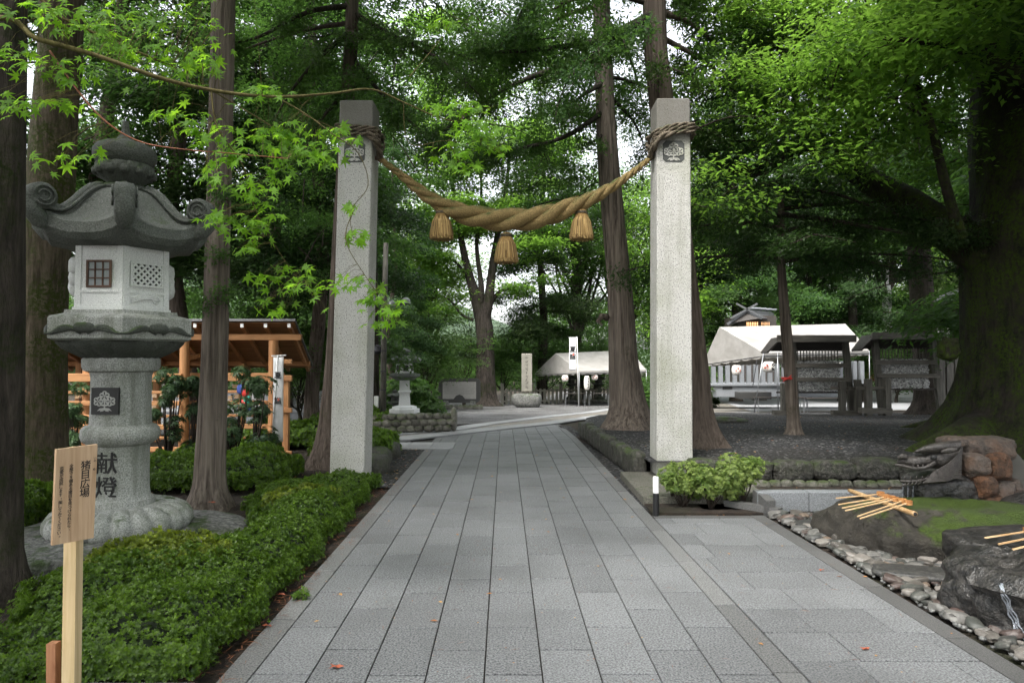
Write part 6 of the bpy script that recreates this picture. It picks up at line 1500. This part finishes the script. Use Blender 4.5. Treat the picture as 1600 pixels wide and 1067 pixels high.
# limbs of the centre cedar
limb(t5,[(945,128,13.9),(925,140,13.5),(900,158,13.2),(885,185,13)],.07,dark_bark,con_leaf,66)
limb(t5,[(948,205,13.9),(930,220,13.6),(915,226,13.4)],.05,dark_bark,con_leaf,67)
limb(t5,[(960,300,13.9),(920,305,13.4),(870,312,13),(830,325,12.8)],.05,dark_bark,con_leaf,68)
limb(t5,[(950,90,13.9),(860,110,13.2),(770,150,12.8),(700,200,12.6),(665,240,12.6)],.07,dark_bark,con_leaf,69,fd=44)
limb(t5,[(950,170,13.9),(880,215,13.2),(800,235,12.8),(720,260,12.8)],.06,dark_bark,con_leaf,70,fd=44)
limb(t5,[(950,150,13.9),(990,190,14.5),(1010,240,15)],.05,dark_bark,con_leaf,71)
# limbs reaching in from the trunk behind the left pillar
t4=bpy.data.objects['trunk.003'].parent
limb(t4,[(550,90,10.6),(590,140,10.4),(640,190,10.2),(690,230,10)],.045,dark_bark,con_leaf,72,fd=44)
limb(t4,[(550,20,10.6),(620,60,10.3),(690,95,10),(750,150,9.8)],.05,dark_bark,con_leaf,73,fd=44)
limb(t4,[(548,50,10.6),(500,90,10.2),(450,150,10),(420,210,9.9)],.045,dark_bark,con_leaf,74,fd=44)
limb(t4,[(545,140,10.6),(500,190,10.3),(470,250,10.2)],.04,dark_bark,con_leaf,75,fd=44)
limb(t4,[(548,10,10.6),(480,20,10.2),(400,60,10),(330,70,9.9)],.05,dark_bark,con_leaf,76,fd=44)
limb(t,[(1035,60,10.9),(1090,90,11.2),(1150,130,11.4),(1210,150,11.6)],.05,cedar_bark,con_leaf,111,fd=40,hw=.8)
limb(t,[(1040,160,10.9),(1090,200,11.2),(1140,215,11.4)],.04,cedar_bark,con_leaf,112,fd=40,hw=.7)
limb(t,[(1035,-20,10.9),(1100,-10,11.2),(1180,20,11.4),(1260,40,11.6)],.05,cedar_bark,con_leaf,113,fd=40,hw=.8)
def cmass(t,spec,seed,cs=.3,mat=con_leaf,name='crown_foliage'):
    spec=[(a,b,c,d*1.1,e*1.1,f,int(g*.55)) for a,b,c,d,e,f,g in spec]
    leafmass(t,spec,mat,seed,T=TUF,cs=cs,name=name)
TT5,TT4=t5,bpy.data.objects['trunk.003'].parent
# 7 slender tree with red ribbon
t,tr,p,_=near_tree('young_cedar','slender young cedar with a red ribbon tied round its trunk','young tree',[(1242,676,15),(1239,650,9.5),(1234,580,9),(1227,500,8),(1220,400,6),(1221,300,4.5),(1222,200,3.5)],12.2,cedar_grey,.06,.3,seed=7,zbase=.28,top=8.2,seg=20)
B,L=conifer_parts(107,3.3,8.2,2.9,40,30,.17,rise=.1,droop=.3,gap=.15); add_parts(t,B,L,con_dark,twig_m,p[-3].x,12.2)
limb(t,[(1221,335,12.2),(1300,345,11.3),(1380,358,10.7),(1470,372,10.2),(1530,368,10)],.05,dark_bark,con_dark,171,fd=44,fs=.17,hw=.7)
limb(t,[(1221,300,12.2),(1290,300,11.6),(1360,322,11),(1430,345,10.6)],.045,dark_bark,con_dark,172,fd=44,fs=.17,hw=.7)
limb(t,[(1221,380,12.2),(1300,395,11.6),(1380,415,11.2),(1450,430,11)],.04,dark_bark,con_dark,173,fd=44,fs=.17,hw=.6)
limb(t,[(1221,280,12.2),(1180,300,11.6),(1120,320,11.2)],.035,dark_bark,con_dark,174,fd=44,fs=.17,hw=.6)
m=MB(); c=at(1230,591,12.15); 
m.lathe(at(1231,591,12.2),[(.108,-.02),(.112,0),(.108,.02)],18); m.tube([c+Vector((-.02,-.1,0)),c+Vector((-.09,-.12,-.02)),c+Vector((-.12,-.11,-.06))],[.015,.014,.008],6); m.tube([c+Vector((-.01,-.1,0)),c+Vector((.0,-.13,.04)),c+Vector((.03,-.12,.06))],[.015,.012,.008],6)
tag(m.build('ribbon',red_m,loc=c,smooth=True),'small red ribbon tied round the slender trunk','ribbon')
# 8 dark trunk beside second rack
t,tr,p,_=near_tree('cedar_tree','dark straight trunk rising behind the right end of the second rack','cedar',[(1453,640,24),(1449,600,19),(1442,500,17),(1432,330,15),(1424,200,13),(1420,60,11)],22,dark_bark,.06,.8,seed=8,zbase=-.15,top=20)
B,L=conifer_parts(108,6.5,20,4.5,30,12,.5); add_parts(t,B,L,con_dark,twig_m,p[-1].x,22)
for pts in ([(1432,300,22),(1380,310,20.5),(1310,330,19),(1240,345,18)],[(1435,330,22),(1480,335,21),(1525,350,20)],[(1428,270,22),(1460,262,21),(1510,268,20)],[(1432,330,22),(1360,345,20),(1290,372,18.5),(1200,372,17.5),(1140,365,17)],[(1425,230,22),(1360,250,20.5),(1290,300,19),(1180,310,18)]):
    limb(t,pts,.07,dark_bark,con_dark,int(pts[1][0]),fd=30,fs=.26,hw=1.1)
# 9 giant tree on the right
cmass(TT5,[(620,60,16,50,60,1,220),(720,40,16,60,50,1.2,300),(820,30,16,60,50,1.2,300),(880,130,15,50,70,1,280),(780,160,16,70,60,1.2,320),(690,150,16.5,50,60,1,220),(850,240,15.5,60,50,1,260),(920,300,15,40,50,.8,150),(640,250,17,40,50,1,150),(990,120,15,25,90,.8,150),(760,260,17,60,30,1,140)],501,cs=.24)
cmass(TT4,[(470,60,13,50,60,1,240),(400,110,14,30,80,1,180),(490,190,13,40,70,1,200),(440,300,14,50,50,1,160),(600,110,12.5,40,70,1,170),(500,380,15,30,50,1,90)],502,cs=.22)
cmass(bpy.data.objects['trunk.001'].parent,[(190,60,12,60,60,1,220),(250,170,13,40,70,1,160),(140,260,13,40,80,1,120),(290,60,12,30,60,1,110),(230,260,14,50,50,1,120)],503,cs=.22)
gx=at(1663,600,10.3).x; GY=10.3
gt=thing('giant_tree','enormous old mossy tree at the right edge with flaring roots and a huge crooked limb','tree',(gx,GY,.2))
seg=72; lev=[(-.1,2.35),(.15,1.95),(.45,1.62),(.8,1.42),(1.2,1.3),(1.7,1.25),(2.4,1.24),(3.0,1.3),(3.5,1.22),(4.2,1.16),(5,1.14),(6,1.12),(7.5,1.05),(9,.95),(11,.8),(13,.5),(15,.2)]
V=[]; zs=np.interp(np.linspace(0,len(lev)-1,110),range(len(lev)),[a for a,b in lev]); rs=np.interp(np.linspace(0,len(lev)-1,110),range(len(lev)),[b for a,b in lev])
for z,r_ in zip(zs,rs):
    for k_ in range(seg):
        t=2*math.pi*k_/seg; c,s=math.cos(t),math.sin(t); h=max(0,1-z/1.6)
        rr_=r_*(1+ .34*h**1.3*(max(0,math.cos(t*3-.55))**1.5-.35) +.075*noise.noise(Vector((c*1.6,s*1.6,z*.35)))*1.6+.05*noise.noise(Vector((c*5,s*5,z*.7)))+.02*noise.noise(Vector((c*12,s*12,z*1.5))))
        V.append((gx+rr_*c+.05*z*0,GY+rr_*s,.12+z))
a=np.arange(109*seg); j=a%seg; b=a-j; F=np.stack([a,b+(j+1)%seg,b+(j+1)%seg+seg,a+seg],1)
gtr=np_obj('trunk',V,F,giant_bark,parent=gt,smooth=True)
m=MB(); m.rock(at(1482,545,9.95),(.13,.13,.17),3,4,.25,1.6); m.build('burl',giant_bark,gt,smooth=True)
def groot(pts,r0,r1,name='root'):
    P=[]
    for (px,py,dz) in pts: q=gp(px,py,bedz); P.append(Vector((q.x,q.y,q.z+dz)))
    C_=catm(P,6); V,F=np_tube(C_,np.linspace(r0,r1,len(C_)),14,.14,7); np_obj(name,V,F,giant_bark,parent=gt,smooth=True)
groot([(1560,700,.3),(1500,708,.12),(1450,706,-.0),(1415,704,-.1)],.42,.1)
groot([(1520,680,.3),(1480,672,.08),(1440,668,-.0),(1400,668,-.08)],.3,.06)
def glimb(pts,r0,r1,name='limb',seg_=22,fl=.12,seed=9):
    C_=catm([at(*q) for q in pts],8); V,F=np_tube(C_,np.interp(np.linspace(0,1,len(C_)),[0,.15,1],[r0*1.5,r0,r1]),seg_,fl,seed); return np_obj(name,V,F,giant_bark,parent=gtr,smooth=True)
glimb([(1580,410,10.2),(1515,382,10.5),(1465,350,10.9),(1420,318,11.4),(1370,290,12.0),(1330,262,12.5),(1290,238,12.9),(1262,222,13.1),(1235,238,13.3),(1200,262,13.5),(1150,262,13.7),(1105,235,13.9),(1085,190,14)],.27,.08)
glimb([(1330,268,12.5),(1295,232,12.9),(1265,205,13.1),(1245,170,13.2),(1240,120,13.3),(1215,60,13.6)],.13,.03)
glimb([(1262,222,13.1),(1257,192,13),(1249,196,13)],.12,.09)
glimb([(1500,370,9.9),(1475,280,9.6),(1450,180,9.4),(1410,90,9.3),(1340,20,9.2)],.07,.02)
glimb([(1590,120,9.4),(1540,90,8.8),(1470,70,8.4),(1380,60,8.2)],.09,.02)
glimb([(1700,100,9.4),(1600,-60,8.5),(1480,-90,8.0),(1350,-60,7.8)],.2,.03)
# giant tree crown: broad leaved clusters placed round limb ends
ZLT=[leafcluster_T(16,i+10,flat=.2,ls=.30,wd=.46) for i in range(3)]
leafmass(gt,[(1545,20,8.5,80,30,1.0,150),(1440,60,9.2,90,50,1.2,170),(1500,90,8.9,70,30,.8,110),(1350,90,9.6,60,60,1.2,120),(1400,170,9.8,60,35,1,110),(1380,215,10,50,25,.8,70),(1330,240,10,40,25,.8,50),(1290,120,10.4,50,50,1.2,90),(1130,310,11,35,45,.8,60),(1150,150,11,50,60,.8,90),(1440,230,10.2,30,30,.6,30)],brd_leaf,81,T=ZLT,cs=.36)
leafmass(gt,[(1240,60,11.5,90,70,1.5,220),(1330,30,11,90,60,1.5,200),(1170,60,12,70,80,1.2,180),(1430,20,10.5,90,40,1.2,180),(1300,170,12,80,50,1,120)],brd_leaf,83,T=ZLT,cs=.36,name='inner_foliage')
leafmass(gt,[(1750,-150,9,200,150,2,500),(1560,-220,9,150,90,2,260),(1650,-300,11,300,150,3,700),(1700,-400,7,400,150,2,600),(1900,-850,5,450,150,1.5,700),(1600,-900,4.5,300,150,1.2,350)],brd_mid,82,cs=.6,name='shade_foliage')  # unseen leaf mass above the view, added to darken the right side
# maple at the left, trunk outside the frame --------------------------------
mt=thing('maple_tree','maple whose long bare branch and bright star shaped leaves cross the upper left','maple',(-4.3,3.4,0))
tr=trunk_obj(mt,[(-4.3,3.4,-.1),(-4.2,3.4,1.2),(-4.15,3.45,2.4),(-4.0,3.6,3.4),(-3.7,3.8,4.4),(-3.3,4,5.4)],[.16,.13,.11,.09,.05,.02],moss_bark,14,.06,3,.3)
def mbranch(pts,r0,r1,name='branch',mat=maple_twig):
    C_=catm([Vector(q) if not isinstance(q,tuple) or len(q)!=3 or abs(q[0])<30 and abs(q[1])<30 else at(*q) for q in pts],6); V,F=np_tube(C_,np.linspace(r0,r1,len(C_)),7); np_obj(name,V,F,mat,parent=mt,smooth=True); return C_
def mb(pts,r0,r1,mat=maple_twig,start=None):
    P=[at(*q) for q in pts]; 
    if start is not None: P=[Vector(start)]+P
    C_=catm(P,6); V,F=np_tube(C_,np.linspace(r0,r1,len(C_)),7); np_obj('branch',V,F,mat,parent=mt,smooth=True); return C_
br_=[]
br_.append(mb([(-40,38,3.7),(60,62,3.7),(150,87,3.75),(250,122,3.8),(330,141,3.9),(400,150,4.0),(455,151,4.1),(520,146,4.2),(580,140,4.3),(630,160,4.4),(680,182,4.5),(720,192,4.5)],.017,.003,start=(-4.1,3.5,2.6)))
br_.append(mb([(-30,-40,3.9),(100,30,4.0),(200,75,4.1),(280,110,4.2),(345,150,4.3),(420,195,4.4),(470,230,4.4)],.012,.002,start=(-4.05,3.55,3.2)))
br_.append(mb([(78,80,3.75),(120,140,3.7),(165,190,3.7),(220,222,3.75),(290,234,3.8),(360,240,3.9),(450,248,4.0)],.006,.002,mat=simple('red_twig',(.22,.07,.03),.6)))
br_.append(mb([(330,141,3.9),(340,200,3.9),(380,260,3.95),(400,330,4.0),(440,400,4.1),(470,440,4.1)],.005,.0015))
br_.append(mb([(430,151,4.05),(480,180,4.1),(520,210,4.1),(560,240,4.15),(575,290,4.15),(548,330,4.1),(552,372,4.1)],.0045,.0015))
br_.append(mb([(540,375,4.1),(570,430,4.1),(600,470,4.1),(625,500,4.1)],.003,.001,start=at(552,330,4.1)))
br_.append(mb([(490,150,4.15),(470,175,4.2),(520,200,4.2),(545,222,4.2)],.003,.001))
br_.append(mb([(690,60,4.7),(700,42,4.7)],.003,.001,start=at(640,120,4.5)))
br_.append(mb([(640,225,4.5),(700,220,4.5),(770,235,4.5)],.003,.001,start=at(630,160,4.4)))
br_.append(mb([(720,260,4.5),(735,300,4.5)],.003,.001,start=at(700,222,4.5)))
def maple_T(lobes=7,seed=0):
    P=[]; angs=[-138,-92,-46,0,46,92,138]; Ls=[.42,.72,.93,1.0,.93,.72,.42]
    P.append((-.06,0,0))
    for i,(a,l) in enumerate(zip(angs,Ls)):
        a=R_(a)
        if i: 
            am=R_((angs[i-1]+angs[i])/2); P.append((.33*math.cos(am),.33*math.sin(am),.0))
        P.append((l*.62*math.cos(a-.16),l*.62*math.sin(a-.16),-.03)); P.append((l*math.cos(a),l*math.sin(a),-.16)); P.append((l*.62*math.cos(a+.16),l*.62*math.sin(a+.16),-.03))
    c=(0,0,.03); T=[c]+P; n=len(P); 
    F=[[0,i+1,(i+1)%n+1] for i in range(n)]
    return np.array(T),np.array(F)
MT=maple_T()
CL=[(60,20,60,30,3.6,26),(20,95,35,30,3.6,16),(150,40,70,30,3.9,34),(195,85,50,28,4.0,26),(110,115,50,25,3.7,22),(260,100,50,30,4.1,36),(310,105,40,35,4.2,34),(25,160,40,22,3.6,16),(90,165,30,14,3.7,10),(262,178,28,16,3.8,9),(310,200,40,25,4.0,26),(355,235,35,25,4.0,22),(105,250,40,18,3.5,13),(330,275,22,16,3.9,12),(395,300,35,25,4.0,24),(345,345,28,20,4.0,14),(400,350,35,20,4.05,22),(385,385,22,14,4.0,12),(420,210,55,25,4.2,34),(480,235,45,22,4.2,28),(520,215,35,22,4.2,22),(440,265,30,20,4.1,16),(500,250,30,14,4.3,12),(410,145,40,14,4.1,14),(440,430,45,18,4.1,20),(480,455,35,16,4.1,14),(420,480,25,16,4.1,8),(548,325,14,8,4.1,7),(552,372,18,10,4.1,9),(548,438,26,10,4.1,12),(585,465,26,16,4.1,14),(610,490,24,16,4.1,12),(590,510,18,10,4.1,6),(700,38,24,10,4.7,9),(695,168,35,12,4.5,18),(735,165,30,12,4.5,14),(740,205,45,18,4.5,26),(700,235,35,16,4.5,18),(765,232,28,12,4.5,13),(725,262,26,12,4.5,12),(785,238,12,5,4.5,3),(240,30,60,30,4.3,22),(330,40,30,40,4.4,12),(170,-60,200,60,4.0,50)]
r=np.random.default_rng(12); L=Acc(); S=Acc()
allpts=np.array([tuple(q) for b_ in br_ for q in b_])
for (px,py,rx,ry,Y,n) in CL:
    n=int(n*1.6); P=np.array([tuple(at(px+r.normal(0,.55)*rx,py+r.normal(0,.5)*ry,Y+r.normal(0,.10))) for _ in range(n)])
    # leaves sit in a few flat tiers
    P[:,2]=P[:,2]*.35+np.round(P[:,2]/.07)*.07*.65
    a=r.uniform(0,6.28,n); D=np.stack([np.cos(a),np.sin(a)*.8-.25,r.normal(-.35,.22,n)],1); U=np.tile([0,-1.1,.75],(n,1))+r.normal(0,.35,(n,3))
    V,F=stamp(MT[0],MT[1],P,frames(D,U),r.uniform(.04,.066,n)); L.add(V,F)
    for p_ in P[::2]:
        d=np.linalg.norm(allpts-p_,axis=1); q=allpts[d.argmin()]
        if d.min()<.75:
            mid=(p_+q)/2+np.array([0,0,.02]); V,F=np_tube([Vector(q),Vector(mid),Vector(p_)],[.0016,.0012,.0008],3); S.add(V,F)
np_obj('foliage',np.concatenate(L.V),np.concatenate(L.F),maple_leaf_m,parent=mt); np_obj('twigs',np.concatenate(S.V),np.concatenate(S.F),maple_twig,parent=mt)
# ---------- background grove: prototypes and copies
def proto_conifer(name,label,seed,H,R,zc,nb,fd,fs,rt,leafm,barkm,x,y,z,T=FRl,droop=.5,cat='conifer'):
    t=thing(name,label,cat,(0,0,0),GT); rr_=np.random.default_rng(seed)
    pts=[(0,0,-.4)]+[(rr_.normal(0,.12),rr_.normal(0,.12),H*f) for f in (.05,.25,.5,.75,1)]
    trunk_obj(t,pts,[rt*1.2,rt,rt*.85,rt*.65,rt*.4,rt*.08],barkm,14,.08,seed,.9)
    B,L=conifer_parts(seed,zc,H,R,nb,fd,fs,T=T,droop=droop,gap=.36,shape=.75); add_parts(t,B,L,leafm,dark_bark,0,0)
    t.location=(x,y,z); return t
def proto_broad(name,label,seed,H,R,zc,nl,nc,cs,rt,leafm,barkm,x,y,z,fork=True,gap=.0,cat='broadleaf tree',low=0):
    t=thing(name,label,cat,(0,0,0),GT); rr_=np.random.default_rng(seed)
    pts=[(0,0,-.4),(0,0,.3)]+[(rr_.normal(0,.2),rr_.normal(0,.2),H*f) for f in (.2,.4,.65,.9)]
    trunk_obj(t,pts,[rt*1.3,rt*1.05,rt*.8,rt*.6,rt*.35,rt*.06],barkm,16,.1,seed,.9)
    B,L=broad_parts(seed,zc,H,R,nl,nc,cs,trunkr=rt*.4,gap=gap,low=low); add_parts(t,B,L,leafm,barkm,0,0)
    t.location=(x,y,z); return t
def W(px,Y): return at(px,600,Y).x
C1=proto_conifer('conifer_tree','tall dark conifer behind the pavilion roof, left of the brown cedar',201,19,3.2,3.6,46,20,.42,.2,con_dark,cedar_bark,W(283,15.5),15.5,gz(0,15.5))
C2=proto_conifer('conifer_tree','tall conifer behind the middle of the wooden pavilion',202,21,4.2,2.6,52,15,.52,.3,con_leaf,cedar_bark,W(432,21),21,gz(0,21))
C3=proto_conifer('conifer_tree','thin dark conifer behind the inscribed stone tablet',203,20,4.2,2.6,48,12,.6,.3,con_dark,dark_bark,W(847,43.5),43.5,gz(0,43))
B1=proto_broad('broadleaf_tree','pale green broadleaf tree filling the gap right of the utility pole',301,16,6.0,2.2,26,1500,.9,.3,brd_leaf,dark_bark,W(665,52),52,gz(0,52),gap=.12)
B2=proto_broad('broadleaf_tree','broadleaf tree behind the stone picket fence, between forked tree and cedar',302,18,6.5,3.0,28,1700,.85,.32,brd_mid,dark_bark,W(905,50),50,gz(0,50),gap=.05)
S1=proto_broad('understorey_tree','low leafy tree just behind the small pale stone lantern',303,5.0,2.4,.5,16,800,.42,.08,con_leaf,dark_bark,W(668,33),33,gz(0,33),cat='small tree')
CP=[ # proto, px, Y, scale, label
 (C1,165,14.5,1,'dark conifer seen between the mossy trunk and the lantern finial'),
 (C1,490,18.5,1,'thin conifer between the pavilion end and the left pillar'),
 (C3,545,36,1.1,'dark distant conifer hidden mostly by the left pillar'),
 (C1,612,31,.7,'short dark conifer close behind the utility pole'),
 (C2,1150,46,1.3,'rugged dark conifer left of the small shrine roof'),
 (C2,1190,48,1.35,'rugged dark conifer directly behind the small shrine roof'),
 (C2,1290,56,1.1,'conifer behind the middle of the large tent'),
 (C3,1340,45,1.1,'conifer with grey trunk behind the right end of the large tent'),
 (C2,1500,48,1.3,'conifer behind the great shrine roof corner'),
 (C3,1262,52,1.0,'dark conifer above the large tent ridge'),
 (C2,1800,30,1.1,'conifer hidden behind the giant trunk'),
 (C3,1098,47,1.0,'dark conifer showing right beside the right pillar'),
 (C3,1760,40,1.2,'conifer far beyond the right margin'),
 (B2,980,58,1.1,'far broadleaf tree behind the cedar trunk'),
 (B1,1060,46,1.0,'pale broadleaf tree behind the right pillar'),
 (B2,1240,62,1.1,'far broadleaf tree over the ridge of the large tent'),
 (B1,1345,58,.8,'bright broadleaf tree between large tent and racks'),
 (B1,1440,62,1.0,'bright broadleaf tree behind the second rack'),
 (B2,440,48,1.1,'broadleaf tree far behind the pavilion'),
 (B1,520,44,.8,'light green broadleaf tree left of the left pillar'),
 (B2,1560,55,1.2,'far broadleaf tree behind the giant tree'),
 (B2,150,45,1.1,'far broadleaf tree behind the tall lantern'),
 (S1,725,40,1.15,'low leafy tree behind the information board'),
 (S1,788,42,1.0,'low leafy tree between the forked tree and the tablet'),
 (S1,850,45,1.1,'low leafy tree behind the gable of the small tent'),
 (S1,930,47,1.1,'low leafy tree behind the small tent ridge'),
 (S1,1075,44,1.1,'low leafy tree close to the right pillar behind the tent corner'),
 (S1,1400,44,1.1,'low leafy tree above the roof of the second rack'),
 (S1,1310,46,1.0,'low leafy tree above the right end of the tent ridge'),
 (S1,470,19.0,.62,'leafy shrub like tree at the end of the pavilion'),
 (S1,505,26,.8,'low leafy tree above the stone balustrade'),
 (S1,20,20,.9,'low leafy tree behind the left end of the pavilion'),
 (S1,330,22,.85,'low leafy tree behind the pavilion roof, beside the brown cedar'),
]
for i,(pr_,px,Y,sc,lab) in enumerate(CP): copy_tree(pr_,(W(px,Y),Y,gz(0,Y)-.05),i*1.9+.4,sc,lab)
# forked broadleaf tree, centre
FY=39; ft=thing('forked_tree','forked broadleaf tree with dark twin stems between the information board and the tablet','broadleaf tree',(W(762,FY),FY,gz(0,FY)))
ftr=trunk_obj(ft,[at(762,640,FY),at(760,615,FY),at(759,570,FY),at(757,520,FY),at(752,475,FY)],[.8,.58,.52,.5,.42],dark_bark,22,.12,5,.7)
for pts,r0,r1 in (([(752,500,FY),(742,460,FY),(733,430,FY),(722,380,FY),(708,300,FY),(700,200,FY)],.38,.05),([(756,505,FY),(764,465,FY-.2),(768,430,FY),(775,380,FY),(790,300,FY),(800,200,FY)],.36,.05),([(750,490,FY),(752,455,FY-.3),(750,430,FY-.3),(745,380,FY),(752,310,FY),(748,220,FY)],.22,.04),([(768,470,FY),(782,455,FY),(800,450,FY),(830,440,FY)],.14,.03),([(740,500,FY),(722,492,FY),(704,470,FY),(690,462,FY)],.1,.02),([(737,440,FY),(712,410,FY),(680,395,FY)],.12,.02),([(770,420,FY),(800,380,FY),(835,350,FY)],.12,.02)):
    C_=catm([at(*q) for q in pts],5); V,F=np_tube(C_,np.linspace(r0,r1,len(C_)),9,.08,3); np_obj('limb',V,F,dark_bark,parent=ftr,smooth=True)
leafmass(ft,[(700,300,FY,60,80,2,420),(780,260,FY,70,80,2,420),(740,180,FY,90,60,2,420),(690,420,FY,40,30,1.5,150),(820,360,FY,40,50,1.5,240),(660,370,FY,30,40,1.5,150),(830,440,FY,30,20,1,80),(700,470,FY,30,15,1,60),(740,360,FY,60,30,1.5,160),(850,250,FY,50,60,2,260),(650,220,FY,50,60,2,260),(745,80,FY,110,50,2,300)],brd_leaf,91,cs=.85)
# pale birch like trunk above second rack
t,tr,p,_=near_tree('pale_trunk_tree','tree with a pale mottled trunk above the second rack','tree',[(1388,620,9),(1387,540,8),(1386,480,7),(1388,400,6),(1390,300,5)],46,birch_m,.05,.4,seed=11,zbase=-1.2,top=16,seg=14)
B,L=broad_parts(311,5,16,5,16,700,.8,.15); add_parts(t,B,L,brd_leaf,dark_bark,p[0].x,46)
# shrub beneath the balustrade / far hedge belts
for i,(px,Y,w_,h_,lab) in enumerate([(640,29,1.6,1.3,'shrub behind the squat stone lantern near the utility pole'),(1010,33,1.4,1.6,'shrub between the cedar and the right pillar'),(1085,36,1.6,2.2,'shrub by the left corner of the large tent'),(1495,26,1.4,2.4,'dark shrub behind the plank fence')]):
    bush('background_shrub',lab,(W(px,Y),Y,gz(0,Y)),(w_,w_),h_,900,.2,con_leaf,400+i,low=.05)
# far-off wood closing the view at ground level
r=np.random.default_rng(77); L=Acc(); n=26000; ang=r.uniform(-1.15,1.15,n); D_=r.uniform(70,95,n); x=np.sin(ang)*D_; y=np.cos(ang)*D_
hm=np.array([11+5*noise.noise(Vector((a*3.2,7,0)))+3*noise.noise(Vector((a*11,3,0)))-(8.5*math.exp(-((a+.07)/.1)**2)) for a in ang]); z=-1.6+hm*r.uniform(0,1,n)**.8
spray(L,r,np.stack([x,y,z],1),r.normal(0,1,(n,3)),r.uniform(.8,1.5,n),LCT[0],jit=.1,upj=.8)
o=L.obj('far_woods',brd_mid,loc=(0,80,0)); tag(o,'distant wood closing the view beyond the shrine grounds','woods',kind='stuff')
# wooded hill in the distance
def hz(x,y):
    d=math.hypot(x,y); return -2+ (d-200)*.0+ max(0,70*math.exp(-((x+160)/170)**2)*min(1,max(0,(y-230)/260))+18*noise.noise(Vector((x*.01,y*.01,2)))*min(1,max(0,(y-230)/100)))
k=NT('hill_forest'); P=k.pos(); c=k.mix(k.ramp(k.noise(P,.12,6,.7),.35,.65),(.03,.055,.03),(.1,.15,.08)); k.set(k.b.inputs['Base Color'],c); k.b.inputs['Roughness'].default_value=1; k.bump(k.noise(P,.15,6),1,6)
grid('hill',np.linspace(-600,500,56),np.linspace(220,620,24),hz,k.m)

# unseen trees round the photographer; the broadleaf ones are added to shade the foreground
for i,(x,y_,pr_,sc,lab) in enumerate([(-6,-5,B2,.8,'unseen broadleaf tree added for shade behind the photographer on the hedge side'),(5.5,-4,B2,.85,'unseen broadleaf tree added for shade behind the photographer on the basin side'),(0.5,-9,B1,.9,'unseen pale broadleaf tree added for shade on the path axis behind the photographer'),(8.5,3.5,B2,.8,'unseen broadleaf tree added for shade right of the basin'),(-8,3,C2,.9,'conifer left of the hedge outside the photo'),(13,9,C2,1.0,'conifer beyond the giant tree outside the photo'),(12,16,C2,1.0,'conifer right of the racks outside the photo')]):
    copy_tree(pr_,(x,y_,0),i*1.3,sc,lab)
